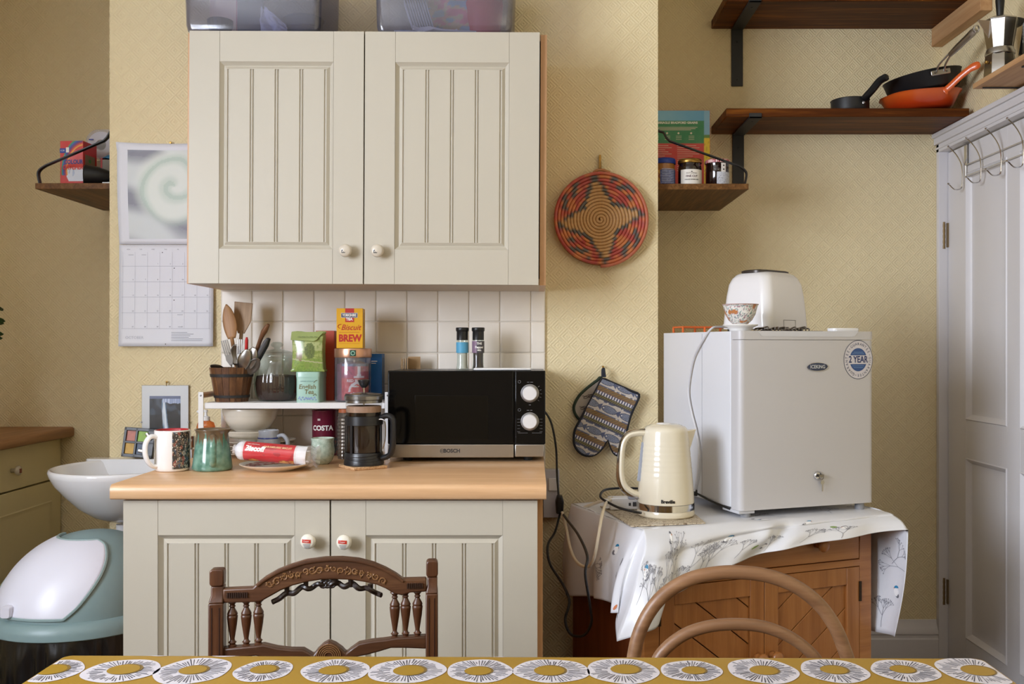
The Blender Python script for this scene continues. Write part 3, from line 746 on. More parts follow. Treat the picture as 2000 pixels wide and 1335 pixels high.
# ------------------------------------------------------------------ pine cupboard (turned in the alcove) and its oilcloth
CA = math.atan2(.3746, .927); CX, CY, CW, CD, CT = .285, 2.42, .732, .44, .770
def cupboard():
    t = thing('pine_cupboard', 'waxed pine cupboard with chevron-boarded doors under the bird oilcloth', 'cupboard', (CX, CY, 0), CA)
    for xa in (0, CW-.02): bx('side_panel', PINES, (xa, xa+.02, .022, CD, .0, CT-.022), t, bevel=.001)
    bx('back_panel', PINES, (.02, CW-.02, CD-.012, CD, .05, CT-.022), t)
    bx('top', PINE, (-.004, CW+.006, -.006, CD, CT-.022, CT), t, bevel=.003)
    b = B(); b.box(0, .044, 0, .022, 0, CT-.022); b.box(.692, CW, 0, .022, 0, CT-.022); b.box(.044, .692, .0005, .022, .621, .640); b.box(.044, .692, .0005, .022, 0, .09); b.build('face_frame', PINE, t, bevel=.0012)
    d = bx('drawer', PINE, (.046, .690, .001, .022, .642, .746), t, bevel=.0018)
    def turned(p, par, nm='knob'):
        k = B(); k.lathe([(0, 0), (.012, 0), (.011, .008), (.008, .013), (.012, .018), (.0175, .025), (.0175, .030), (.012, .036), (0, .038)], 20, T(*p) @ MX); k.build(nm, PINEZ, par, ang=0)
    turned((.20, .001, .694), d); turned((.545, .001, .694), d)
    def door(x0, x1, sgn, kx):
        z0, z1 = .092, .619; s, r = .044, .048
        b = B(); b.box(x0, x0+s, 0, .021, z0, z1); b.box(x1-s, x1, 0, .021, z0, z1); b.box(x0+s, x1-s, .0006, .021, z1-r, z1); b.box(x0+s, x1-s, .0006, .021, z0, z0+r)
        dr = b.build('door', PINEZ, t, bevel=.0015)
        # diagonal boards clipped to the opening
        ox0, ox1, oz0, oz1 = x0+s, x1-s, z0+r, z1-r; w = .078; a = math.radians(52)*sgn
        n = Vector((math.cos(a), math.sin(a)))       # board normal in (x,z)
        def clip(P, nrm, c):
            out = []
            for i in range(len(P)):
                A, C = P[i], P[(i+1) % len(P)]; da, dc = A.dot(nrm)-c, C.dot(nrm)-c
                if da <= 0: out.append(A)
                if da*dc < 0: out.append(A+(C-A)*(da/(da-dc)))
            return out
        R = [Vector(p) for p in ((ox0, oz0), (ox1, oz0), (ox1, oz1), (ox0, oz1))]
        ds = [p.dot(n) for p in R]; k0 = math.floor(min(ds)/w); k1 = math.ceil(max(ds)/w)
        for k in range(k0, k1):
            P = clip(R, n, (k+1)*w-.0012); P = clip(P, -n, -(k*w+.0012)) if P else P
            if len(P) < 3: continue
            ar = abs(sum(P[i].x*P[(i+1) % len(P)].y-P[(i+1) % len(P)].x*P[i].y for i in range(len(P))))/2
            if ar < 1e-4: continue
            q = B(); q.prism([(p.x, p.y) for p in P], .008, .016); o = q.build('diagonal_board', PINEZ, dr, bevel=.0012)
        turned((kx, .0005, .405), dr)
        hx = x0-.001 if sgn > 0 else x1+.001
        for z in (.55, .16): q = B(); q.box(hx-.004, hx+.004, -.003, .0, z-.028, z+.028); q.build('hinge', M('#3b2c1c', .4, .8), dr)
    door(.0455, .3675, 1, .345); door(.3695, .6905, -1, .392)
    return t
cupboard()

cdir = Vector((math.cos(CA), math.sin(CA), 0)); cnrm = Vector((-math.sin(CA), math.cos(CA), 0)); CO = Vector((CX, CY, 0))
ZT = CT+.0035
def ctop(t, v): return CO+cdir*t+cnrm*v+Vector((0, 0, ZT))
def lerpn(rows, s, n):
    """catmull-smoothed sampling of a control polyline at parameter 0..1"""
    P = rows; x = s*(len(P)-1); i = min(int(x), len(P)-2); t = x-i
    a, b, c, d = P[max(i-1, 0)], P[i], P[i+1], P[min(i+2, len(P)-1)]; t2 = t*t; t3 = t2*t
    return .5*((2*b)+(-a+c)*t+(2*a-5*b+4*c-d)*t2+(-a+3*b-3*c+d)*t3)
def cloth():
    CL = NT('white_oilcloth'); _v = CL.coord(); CL.bsdf(CL.mix(CL.noise(_v, 3, 2), lin('#dddfe6'), lin('#e4e5ea')), .33, 0, CL.bump(CL.noise(_v, 420, 2), .25, .0003), .15); CL = CL.m
    ts = [-.004, .035, .075, .13, .20, .30, .40, .50, .60, .70, .765]
    bots = [(1205, 1252, 2.315), (1250, 1238, 2.29), (1286, 1222, 2.32), (1300, 1176, 2.36), (1345, 1140, 2.41), (1425, 1104, 2.45), (1485, 1085, 2.48), (1532, 1071, 2.50), (1610, 1056, 2.54), (1700, 1044, 2.575), (1774, 1034, 2.60)]
    topr = [ctop(t, -.008) for t in ts]; botr = [U(*p) for p in bots]
    def wav(t): return .010*math.sin(t*23+.6)+.006*math.sin(t*51)
    def front(u, v):
        a = lerpn(topr, u, 0); c = lerpn(botr, u, 0); t = -.004+.769*u
        p = a.lerp(c, v)
        drop = (a-c).length
        bulge = math.sin(PI*min(1, v*1.0))*.10*drop+.014*math.sin(PI*min(1, v*3)/1.0)*(1 if v < .333 else 0)
        fold = wav(t)*v*smoothstep(.05, .25, u)
        cr = .016*math.exp(-((u-.56-.05*v)/.035)**2)*math.sin(PI*min(1, v+.05))-.012*math.exp(-((u-.64)/.03)**2)*math.sin(PI*v)
        o = -cnrm
        p = p+o*(bulge+fold+cr)+Vector((0, 0, .012*math.sin(PI*v)*.6+cr*.4))
        p += o*.0035*nz(u*14, v*4, 3)*v
        return p
    def top(u, v):
        t = -.004+.769*u; p0 = lerpn(topr, u, 0); q = p0+cnrm*(CD+.004)*v
        q.z += .0010*nz(t*20, v*8)*(1 if v < .15 else .3)
        return q
    # left side hang: from the top's left edge down to an uneven hem
    lt = [ctop(-.006, v) for v in (-.008, .05, .14, .24, .34, CD-.004)]
    lb = [U(1212, 1196, 2.375), U(1200, 1190, 2.43), U(1180, 1168, 2.52), U(1165, 1166, 2.62), U(1130, 1162, 2.72), U(1108, 1160, 2.84)]
    def left(u, v):
        a = lerpn(lt, u, 0); c = lerpn(lb, u, 0); p = a.lerp(c, v)
        s = math.sin(u*PI*5.2+.4); return p-cdir*(.020*math.sin(PI*min(1, v*.9))+.018*s*v*smoothstep(0, .12, u)*(1-smoothstep(.9, 1, u)))
    A = botr[-1]
    rt = [A, ctop(.765, -.008), ctop(.763, .12), ctop(.763, .25), ctop(.763, CD-.004)]
    rb = [U(1747, 1243, 2.615), U(1702, 1230, 2.73), Vector((.935, 2.86, .43)), Vector((.89, 2.98, .43)), Vector((.835, 3.11, .43))]
    def right(u, v):
        a = lerpn(rt, u, 0); c = lerpn(rb, u, 0); p = a.lerp(c, v)
        return p+cdir*(.012*math.sin(PI*v)+.010*math.sin(u*15)*v)
    b = B(); b.grid(top, 110, 30); b.grid(front, 110, 40); b.grid(left, 60, 40); b.grid(right, 40, 22)
    def corner(u, v):
        p = left(0, v).lerp(front(0, v), u); return p+(cnrm*.035+cdir*.012)*math.sin(PI*u)*v
    b.grid(corner, 8, 40)
    c = b.build('tablecloth', CL, None, weld=.0022, ang=70, solid=.0009)
    tag(c, 'white oilcloth printed with twigs and birds draped over the pine cupboard', 'tablecloth')
    # printed twigs, berries, leaves and birds laid on the same surface
    INK = M('#8c8d97', .5, var=.02, name='twig_ink'); BLU = M('#2e86b4', .45); GRN = M('#7d9a55', .45); GRY = M('#6d6e77', .45); ORG = M('#c9743f', .45); WHT = M('#f4f4f6', .4)
    def onsurf(fn, ku, kv, off):
        def g(u, v):
            u = max(.002, min(.998, u)); v = max(.002, min(.998, v)); p = fn(u, v)
            du = fn(min(u+.004, 1), v)-fn(max(u-.004, 0), v); dv = fn(u, min(v+.004, 1))-fn(u, max(v-.004, 0)); n = du.cross(dv).normalized()
            return p+n*off
        return g
    def ribbon(bb, g, pts, w, sc_):
        V = []
        for i, p in enumerate(pts):
            q = pts[min(i+1, len(pts)-1)]; r = pts[max(i-1, 0)]; dx, dy = (q[0]-r[0])/sc_[0], (q[1]-r[1])/sc_[1]; L = math.hypot(dx, dy) or 1
            nx, ny = -dy/L*w*sc_[0], dx/L*w*sc_[1]; V.append((bb.v(g(p[0]+nx, p[1]+ny)), bb.v(g(p[0]-nx, p[1]-ny))))
        for i in range(len(V)-1): bb.f([V[i][0], V[i+1][0], V[i+1][1], V[i][1]])
    def blob(bb, g, c, rx, ry, rot, sc_, n=10, a0=0, a1=2*PI):
        P = []
        for i in range(n):
            a = a0+(a1-a0)*i/(n-1 if a1-a0 < 6 else n); x, y = rx*math.cos(a), ry*math.sin(a)
            X, Y = x*math.cos(rot)-y*math.sin(rot), x*math.sin(rot)+y*math.cos(rot); P.append(g(c[0]+X*sc_[0], c[1]+Y*sc_[1]))
        bb.poly(P)
    rnd = random.Random(4)
    tw = B(); parts = {'b': B(), 'g': B(), 'y': B(), 'o': B(), 'w': B()}
    def twig(g, x, y, ang, L, sc_, depth=0):
        x2, y2 = x+math.cos(ang)*L*sc_[0], y+math.sin(ang)*L*sc_[1]
        ribbon(tw, g, [(x, y), (x+(x2-x)*.5+.01*sc_[0]*L*4, y+(y2-y)*.5), (x2, y2)], .0006 if depth < 2 else .0004, sc_)
        if depth >= 3: blob(tw, g, (x2, y2), .0017, .0017, 0, sc_, 6); return
        for s in (-1, 1): twig(g, x2, y2, ang+s*rnd.uniform(.25, .6), L*rnd.uniform(.6, .8), sc_, depth+1)
        if depth > 0 or rnd.random() < .5: twig(g, x2, y2, ang+rnd.uniform(-.15, .15), L*rnd.uniform(.6, .8), sc_, depth+1)
    def bird(g, x, y, sc_, flip=1, col='b', s=1.):
        blob(parts['w'], g, (x, y), .010*s, .012*s, .5*flip, sc_, 12)
        blob(parts[col], g, (x+.002*flip*sc_[0], y-.010*s*sc_[1]), .0085*s, .007*s, .3, sc_, 10, PI, 2*PI)
        blob(parts['y'], g, (x-.003*flip*sc_[0], y+.006*s*sc_[1]), .007*s, .011*s, .9*flip, sc_, 10, 0, PI)
        blob(parts['o'], g, (x+.010*flip*s*sc_[0], y-.008*s*sc_[1]), .0025, .0015, 0, sc_, 6)
    def leaf(g, x, y, sc_, col='g', rot=.6, s=1.): blob(parts[col], g, (x, y), .011*s, .005*s, rot, sc_, 10)
    FS = (1/.86, 1/.20)   # metres -> u, v on the front hang (about)
    gf = onsurf(front, 1, 1, -.0012)
    # v grows downwards, so "up" is -v
    gt = onsurf(top, 1, 1, .0014); TS = (1/.77, 1/.45); gl = onsurf(left, 1, 1, .0012); LS = (1/.45, 1/.22); gr = onsurf(right, 1, 1, .0012); RS = (1/.40, 1/.31)
    for sgn_g in (1,):
        for (x, y, L, a) in ((.16, .80, .05, -1.35), (.24, .80, .055, -1.6), (.33, .88, .05, -1.15), (.42, .92, .045, -1.5), (.09, .92, .045, -1.6), (.20, .93, .036, -1.75), (.30, .97, .034, -1.3), (.40, .8, .030, -1.5), (.50, .85, .030, -1.2), (.62, .95, .03, -1.5), (.73, .9, .03, -1.2), (.83, .95, .03, -1.6), (.13, .75, .026, -1.8), (.04, .70, .03, -1.4)): twig(gf, x, y, a, L, FS)
        bird(gf, .46, .35, FS, 1); bird(gf, .05, .42, FS, -1); bird(gf, .70, .2, FS, 1, s=.9); leaf(gf, .27, .86, FS); leaf(gf, .56, .74, FS, 'g', -.4); leaf(gf, .80, .55, FS)
        bird(gf, .60, .80, FS, 1, 'y', .7); leaf(gf, .085, .93, FS, 'o', 1.2); bird(gf, .83, .62, FS, -1, 'y', .8); bird(gf, .18, .10, FS, 1, 'y', .8)
        for (x, y, L, a) in ((.65, .04, .03, 2.2), (.80, .04, .03, 1.3), (.35, .02, .02, 1.6), (.93, .08, .025, 1.2)): twig(gt, x, y, a, L, TS)
        leaf(gt, .38, .16, TS, 'o', .3, .7); bird(gt, .55, .04, TS, 1, s=.7)
        bird(gl, .30, .33, LS, -1); twig(gl, .55, .55, 2.9, .03, LS); twig(gl, .2, .9, -1.7, .03, LS); leaf(gl, .12, .40, LS, 'y', 1.4); leaf(gl, .05, .93, LS, 'o')
        bird(gr, .10, .62, RS, 1); twig(gr, .02, .40, 0.0, .035, RS); twig(gr, .16, .40, -2.2, .03, RS); twig(gr, .18, .95, -1.5, .03, RS)
    tw.build('twig_print', INK, c, smooth=False, fix=False)['kind'] = 'stuff'
    for k, mm, nm in (('w', WHT, 'bird_body_print'), ('b', BLU, 'bird_wing_print'), ('g', GRN, 'leaf_print'), ('y', GRY, 'bird_tail_print'), ('o', ORG, 'beak_and_bud_print')):
        parts[k].build(nm, mm, c, smooth=False, fix=False)['kind'] = 'stuff'
cloth()

# ------------------------------------------------------------------ small fridge
FA = math.radians(19.7); FX, FY = .5626, 2.57
FW, FD, FZ0, FZ1 = .444, .45, .794, 1.284
def rrect(x0, x1, y0, y1, r, n=4, corners=(1, 1, 1, 1)):
    P = []
    for (cx, cy, a0, on) in ((x1-r, y0+r, -PI/2, corners[0]), (x1-r, y1-r, 0, corners[1]), (x0+r, y1-r, PI/2, corners[2]), (x0+r, y0+r, PI, corners[3])):
        if on:
            for k in range(n+1): a = a0+PI/2*k/n; P.append((cx+r*math.cos(a), cy+r*math.sin(a)))
        else:
            sx = 1 if cx > (x0+x1)/2 else -1; sy = 1 if cy > (y0+y1)/2 else -1; P.append((cx+sx*r, cy+sy*r))
    return P
def fridge():
    FR = M('#d9dadf', .34, var=.01, vs=2, name='fridge_enamel'); FR_SHADE = M('#c4c2c4', .4, var=.01)  # door tone set darker than the body to paint in the front's shade
    t = thing('mini_fridge', 'white table-top fridge with a two-year guarantee sticker on the oilcloth', 'fridge', (FX, FY, FZ0), FA)
    h = FZ1-FZ0
    b = B(); P = rrect(.002, FW-.002, .050, FD, .006)
    b.rings([[Vector((x, y, z)) for x, y in P] for z in (.004, .006, h-.004, h-.001)]); b.build('fridge_body', FR, t, ang=40)
    b = B(); b.box(.001, .0018, .205, .2065, .01, h-.006); b.build('side_seam', M('#b9bac0', .5), t)
    # door with rounded front edges, capped by a strip with a scooped grip
    b = B(); P = rrect(0, FW, 0, .044, .016, 6, (1, 0, 0, 1)); b.rings([[Vector((x, y, z)) for x, y in P] for z in (0, .002, h-.027, h-.025)]); d = b.build('door', FR_SHADE, t, ang=40)
    b = B(); P2 = rrect(-.0008, FW+.0008, -.0008, .044, .016, 6, (1, 0, 0, 1)); b.rings([[Vector((x, y, z)) for x, y in P2] for z in (h-.0238, h-.022, h-.002, h)]); b.build('door_cap', FR_SHADE, d, ang=40)
    b = B(); b.rings([[Vector((x, -.0016+.0004*k, z)) for x, z in ((.055+.004*k, h-.0005), (FW-.055-.004*k, h-.0005), (FW-.068-.004*k, h-.014+.001*k), (FW-.078-.004*k, h-.0155+.001*k), (.078+.004*k, h-.0155+.001*k), (.068+.004*k, h-.014+.001*k))] for k in (0, 1)]); b.build('grip_edge', M('#cdced4', .3), d)
    b = B(); b.box(.006, FW-.006, .044, .051, .006, h-.01); b.build('door_seal', M('#9b9ca3', .6), d)
    for x, y in ((.03, .02), (FW-.035, .02), (.03, FD-.04), (FW-.035, FD-.04)):
        b = B(); z0 = ZT-FZ0+.0005; b.lathe([(0, z0), (.013, z0), (.014, z0+.004), (.012, .002), (0, .004)], 16, T(x, y, 0)); b.build('foot', M('#8a8b8f', .5), t)
    bx('hinge_plate', M('#c6c7cc', .4), (.0, .05, .005, .09, -.009, -.0005), t, bevel=.001)
    # badge
    b = B(); bw, bh, bxx, bz = .034, .0118, .2496, 1.184-FZ0
    b.rings([[Vector((bxx+bw*k*math.cos(a), y, bz+bh*k*math.sin(a))) for a in [2*PI*i/36 for i in range(36)]] for k, y in ((1, -.0003), (1, -.002), (.94, -.0026))]); bd = b.build('badge', M('#3b4560', .25, .3), d)
    b = B(); b.tube([(bxx+bw*math.cos(a), -.002, bz+bh*math.sin(a)) for a in [2*PI*i/36 for i in range(36)]], .0008, 6, closed=True); b.build('badge_rim', CHROME, bd)
    lettering('ICEKING', .0135, M('#c5cad6', .3, .5), d, T(bxx, -.0027, bz), sx=.95, weight=.0003, name='badge_lettering')
    # guarantee sticker
    sx_, sz_, R = .3887, 1.2035-FZ0, .0555; k = .050/.0555
    ST = M('#cfcbd0', .35, var=.01)
    def ring(r0, r1, mat, nm, y, arc=(0, 2*PI), n=60):
        b = B(); 
        b.grid(lambda u, v: (sx_+k*(r0+(r1-r0)*v)*math.cos(arc[0]+(arc[1]-arc[0])*u), y, sz_+(r0+(r1-r0)*v)*math.sin(arc[0]+(arc[1]-arc[0])*u)), n, 1); return b.build(nm, mat, d, smooth=False)
    ring(.0005, R, ST, 'sticker', -.0004); ring(R-.0016, R, INKB, 'sticker_ring', -.0007)
    BLUE = M('#2f4f86', .35)
    for sg in (1, -1):
        b = B(); r = .033; a0 = math.asin(.0125/r); P = [(sx_+k*r*math.cos(a), -.0007, sz_+sg*r*math.sin(a)) for a in [a0+(PI-2*a0)*i/20 for i in range(21)]]; b.poly(P); b.build('sticker_segment', BLUE, d, smooth=False)
        b = B(); b.box(sx_-.016, sx_+.016, -.0011, -.0009, sz_+sg*.022-.0012, sz_+sg*.022); b.box(sx_-.02, sx_+.02, -.0011, -.0009, sz_+sg*.0175-.0006, sz_+sg*.0175+.0006); b.build('sticker_small_print', M('#6f8fb8', .4), d)
    lettering('2 YEAR', .0265, M('#25356a', .4), d, T(sx_, -.0005, sz_), sx=.78, weight=.0006, name='sticker_lettering')
    word = 'GUARANTEE•'
    for w in range(3):
        for i, ch in enumerate(word):
            a = PI/2+.62-(w*len(word)+i)*(2*PI/(3*len(word)))
            rr = .0445; m = T(sx_+k*rr*math.cos(a), -.0005, sz_+rr*math.sin(a)) @ Ry(-(a-PI/2))
            if w == 0 or ch != '': lettering(ch, .0115, M('#4d5470', .4), d, m, sx=.85, name='ring_letter')
    # lock and key
    lx, lz = .251, .880-FZ0
    b = B(); b.lathe([(0, 0), (.0125, 0), (.0125, .003), (.009, .006), (.008, .0035), (0, .0035)], 28, T(lx, -.0002, lz) @ MX); lk = b.build('lock', CHROME, d, ang=50)
    b = B(); b.box(lx-.004, lx+.012, -.013, -.0045, lz-.0035, lz+.0035); b.tube([(lx+.004+.007*math.cos(a), -.012, lz-.004+.007*math.sin(a)) for a in [2*PI*i/14 for i in range(14)]], .001, 5, closed=True); b.build('key', STEELD, lk)
    b = B(); b.lathe([(0, 0), (.0062, 0), (.0062, .0016), (0, .0016)], 20, T(lx+.010, -.008, lz-.019) @ MX); b.box(lx+.0085, lx+.0125, -.0092, -.008, lz-.044, lz-.022); b.build('spare_key', STEEL, lk)
    return t
fridge()
ctf = lambda x, y, z: Vector((FX, FY, 0))+Vector((math.cos(FA), math.sin(FA), 0))*x+Vector((-math.sin(FA), math.cos(FA), 0))*y+Vector((0, 0, z))

def toaster():
    t = thing('toaster', 'white rounded two-slice toaster on the fridge', 'toaster', tuple(ctf(.262, .275, FZ1+.006)), math.radians(40))
    L, W, H = .108, .088, .180
    def ring(k, kk, z, r): return [Vector((x, y, z)) for x, y in rrect(-L*k, L*k, -W*kk, W*kk, r, 6)]
    TW = M('#e9e8ea', .22, var=.01, coat=.3, name='toaster_white')
    b = B(); b.rings([ring(1.0, 1.0, .004, .026), ring(1.01, 1.01, .012, .028), ring(.985, .985, .06, .03), ring(.95, .94, .105, .03), ring(.91, .88, .14, .03), ring(.86, .80, .158, .032), ring(.78, .70, .170, .034), ring(.66, .56, .1765, .034)])
    b.build('toaster_shell', TW, t, ang=75)
    b = B(); b.rings([ring(.74, .50, .1735, .03), ring(.74, .50, .1805, .03), ring(.70, .44, .183, .03)]); b.build('top_plate', M('#4b4643', .35, .6), t)
    for s in (-1, 1): bx('bread_slot', BLACK, (-L*.60, L*.60, s*.018-.010, s*.018+.010, .1815, .184), t, bevel=.001)
    b = B(); b.tube([(-.03, -W*1.012, .006), (-.03, -W*1.008, .030), (.03, -W*1.008, .030), (.03, -W*1.012, .006)], .0009, 4); b.build('crumb_tray_edge', M('#8b898c', .4), t)
    b = B(); b.box(L*.99, L*1.04, -.018, .018, .09, .10); b.build('lever', M('#c9c9cc', .3), t, bevel=.003)
    for x in (-1, 1):
        for y in (-1, 1): b = B(); b.lathe([(0, -.0055), (.008, -.0055), (.008, .006), (0, .006)], 12, T(x*L*.8, y*W*.75, 0)); b.build('foot', RUBBER, t)
toaster()
# toaster flex down the fridge side
def fs(px, py, off=.006):
    k = (px-VX)/F; tt = (FX-FY*k)/(.337+.9415*k); y = FY+.9415*tt; x = FX-.337*tt
    return Vector((x-.9415*off, y-.337*off, EYE-(py-VY)*y/F))
pts = [ctf(.14, .20, FZ1+.012), ctf(.10, .19, FZ1+.012), ctf(.035, .165, FZ1+.014), ctf(.003, .155, FZ1+.008)]
pts += [fs(*p) for p in ((1376, 664), (1358, 700), (1349, 745), (1348, 772), (1354, 805), (1364, 845), (1369, 885), (1366, 925), (1360, 958))]
b = B(); b.tube(catmull(pts, 7), .0031, 8); tag(b.build('toaster_flex', M('#d4d4d8', .4), None), 'white toaster flex hanging down the side of the fridge', 'cable')

def teabowl():
    p = ctf(.0535, .083, FZ1)
    t = thing('tea_bowl', 'small porcelain bowl with a floral pattern upright on the fridge corner', 'bowl', (p.x, p.y, p.z+.0195))
    POR = M('#e9e7e4', .15, var=.01, coat=.5, name='porcelain')
    R = [(.020, 0), (.024, .003), (.033, .012), (.042, .028), (.0475, .050), (.050, .056)]
    def cf(u, v):
        a, z = u*30, v*6; n = nz(a*1.5, z*2.0); m = nz(a*2.6+9, z*2.9+5); q = nz(a*.6+3, z*.9)
        if v > .94: return '#b9908a'
        if v < .08: return '#e4e4e4'
        if q > .34: return '#b8743c'
        if n > .30: return '#a98a90'
        if n < -.30: return '#7f9a96'
        if m > .33: return '#54536e'
        if m < -.38: return '#8fb0a8'
        return '#e7e4e0'
    def S(u, v):
        x = v*(len(R)-1); i = min(int(x), len(R)-2); f = x-i; r = R[i][0]*(1-f)+R[i+1][0]*f; z = R[i][1]*(1-f)+R[i+1][1]*f
        a = 2*PI*u; r *= 1+(.02*abs(math.sin(a*5)) if v > .9 else 0); return (r*math.cos(a), r*math.sin(a), z)
    b = B(); b.grid(S, 150, 40, cf, wrap=True); b.build('bowl_wall', VCG, t, ang=0)
    b = B(); b.lathe([(0, .001), (.020, 0), (.022, .003), (.031, .014), (.040, .030), (.0455, .050), (.048, .0555), (.0495, .0565)], 40); b.build('bowl_inside', POR, t, ang=0)
    d = thing('small_dish', 'plain white footed dish beneath the floral bowl', 'dish', tuple(p))
    b = B(); b.lathe([(0, 0), (.030, 0), (.031, .004), (.036, .010), (.0485, .016), (.049, .0185), (.046, .0185), (.034, .013), (.022, .0185), (0, .0185)], 40); b.build('dish_body', POR, d, ang=0)
teabowl()
# wire cooling tray and dark board in front of the toaster, orange rack, white lid
p = ctf(.19, .10, FZ1)
t = thing('metal_trivet', 'crinkled dark metal trivet between the bowl and the toaster', 'trivet', tuple(p), FA)
b = B(); b.box(-.075, .13, -.03, .06, 0, .0022); b.build('base_plate', M('#4a3a30', .4, .4), t)
b = B()
for i in range(14):
    x = -.06+.0115*i; b.tube(catmull([(x, -.022, .004), (x+.01, -.005, .010+.004*math.sin(i*2.2)), (x-.004, .015, .006+.003*math.cos(i)), (x+.006, .04, .005)], 4), .0022, 5)
b.build('crinkled_wires', STEELD, t)
OP = M('#d8672a', .35, var=.04, name='orange_plastic')
p = ctf(.01, .335, FZ1)
t = thing('orange_rack', 'low orange plastic rack lying at the back of the fridge', 'rack', tuple(p), FA)
b = B()
for y in (0, .03, .06): b.tube([(-.002, y, .0165), (.17, y, .0165)], .0028, 6)
for x in (0, .055, .11, .168): b.tube([(x, -.002, .0165), (x, .062, .0165)], .0028, 6)
b.build('grid', OP, t); b = B()
for x in (.0, .075, .166):
    for y in (.0, .06): b.tube([(x, y, 0), (x, y, .0165)], .0036, 6)
b.build('foot', OP, t)
p = ctf(.395, .075, FZ1)
b = B(); b.rings([[Vector((x*k, y*k, z)) for x, y in rrect(-.046, .046, -.02, .02, .012, 4)] for k, z in ((.93, 0), (1, .0035), (1, .009), (.96, .0105))])
o = tag(b.build('plastic_dish', WHITEG, None), 'flat white plastic dish on the right corner of the fridge', 'dish'); o.location = p; o.rotation_euler = (0, 0, FA)

# ------------------------------------------------------------------ kettle on its mat, adaptors and flexes
KX, KY = .3655, 2.60
def mat_board():
    MT = NT('speckled_mat'); _v = MT.coord(); _n = MT.noise(_v, 170, 3, .7); MT.bsdf(MT.ramp(_n, [(.36, '#5d4b3a'), (.46, '#b3a184'), (.55, '#d9cfbd'), (.66, '#8d7a5f')]), .5); MT = MT.m
    P = [U(1232, 1021, 2.445), U(1378, 1012, 2.49), U(1335, 972, 2.78), U(1172, 975, 2.75)]
    c = sum(P, Vector())/4; b = B()
    b.rings([[Vector((p.x-c.x, p.y-c.y, z)) for p in P] for z in (0, .0035)])
    o = tag(b.build('worktop_saver', MT, None, bevel=.0006), 'thin speckled brown board under the cream kettle', 'board'); o.location = (c.x, c.y, ZT+.0015)
mat_board()
def kettle():
    z0 = ZT+.0055
    t = thing('kettle', 'cream electric kettle with a chrome-edged handle', 'kettle', (KX, KY, z0), 0)
    CK = M('#e2dac6', .2, var=.01, coat=.5, name='kettle_cream')
    b = B(); b.lathe([(0, 0), (.074, 0), (.078, .004), (.079, .012), (.077, .018)], 48); b.build('power_base', CK, t)
    b = B(); b.lathe([(.0765, .0175), (.0785, .019), (.078, .036), (.0765, .037)], 48); b.build('chrome_band', CHROME, t)
    prof = []
    for i in range(41):
        s = i/40; z = .037+s*.195; r = .0775-.0165*s**1.25
        if .38 < s < .88: r += .00035*math.sin((s-.38)*2*PI*14)
        prof.append((r, z))
    prof += [(.0585, .2375), (.053, .243), (.044, .2465)]
    b = B(); b.lathe(prof, 48); b.build('kettle_body', CK, t, ang=0)
    b = B(); b.lathe([(0, .250), (.030, .250), (.040, .2485), (.0445, .2455)], 40); li = b.build('lid', CK, t); b = B(); b.lathe([(0, .253), (.016, .2525), (.019, .2505), (.019, .2495)], 24, T(-.006, 0, 0)); b.build('lid_catch', WHITE, li)
    # spout at the right
    b = B(); b.rings([[Vector((.055, -.024, .232)), Vector((.055, .024, .232)), Vector((.060, .010, .172)), Vector((.060, -.010, .172))], [Vector((.083, -.006, .236)), Vector((.083, .006, .236)), Vector((.0675, .004, .185)), Vector((.0675, -.004, .185))]]); b.build('spout', CK, t, bevel=.002)
    # handle: deep D at the left
    hp = catmull([(-.052, -.006, .226), (-.078, -.008, .226), (-.104, -.010, .219), (-.119, -.011, .195), (-.124, -.012, .15), (-.123, -.012, .105), (-.112, -.011, .078), (-.092, -.009, .062), (-.072, -.006, .055)], 6)
    b = B(); b.tube(hp, [.0095]*len(hp), 12, flat=1.25, up=(0, 0, 1)); h = b.build('handle', CK, t)
    b = B(); b.tube([p+Vector((-.007*max(0, min(1, (.235-p.z)*8)), -.0, .0055*max(-1, min(1, (p.z-.14)*14)))) for p in hp], .0065, 10, flat=1.6, up=(0, 0, 1)); b.build('handle_trim', CHROME, h)
    b = B(); b.tube(catmull([(-.060, -.012, .20), (-.066, -.014, .15), (-.0725, -.014, .095)], 5), .005, 8, flat=1.6); b.build('water_gauge', M('#9aa0ad', .15, coat=.4), t)
    bx('switch', M('#8f93a0', .3), (-.104, -.084, -.016, .004, .044, .058), t, bevel=.003)
    lettering('Breville', .0125, INKK, t, T(0, 0, .048) @ Rz(-.06), wrap=.0782, weight=.0005, name='kettle_lettering')
    lettering('FRUIT', .0, INKK, t) if False else None
kettle()

t = thing('plug_adaptor', 'white double plug adaptor lying behind the kettle', 'adaptor', tuple(Vector((U(1216, 979, 2.70).x, 2.70, ZT+.0055))), .15)
bx('adaptor_block', WHITE, (-.040, .040, -.022, .022, 0, .034), t, bevel=.003)
b = B(); b.box(.012, .018, -.0235, -.0215, .012, .020); b.box(.024, .034, -.0235, -.0215, .010, .022); b.build('socket_slots', M('#4b4b50', .4), t)
b = B(); b.box(-.052, -.040, -.014, .014, .004, .030); b.build('plug', WHITE, t, bevel=.002)

t = thing('socket_box', 'grey-white socket box on the wall beside the worktop end', 'socket', (.062, 3.0, 0))
bx('back_box', M('#c8c8d2', .4), (-.028, .022, -.034, 0, .705, .855), t, bevel=.002)
b = B(); b.box(-.012, .018, -.041, -.034, .79, .83); b.build('plug_top', WHITE, t, bevel=.002)

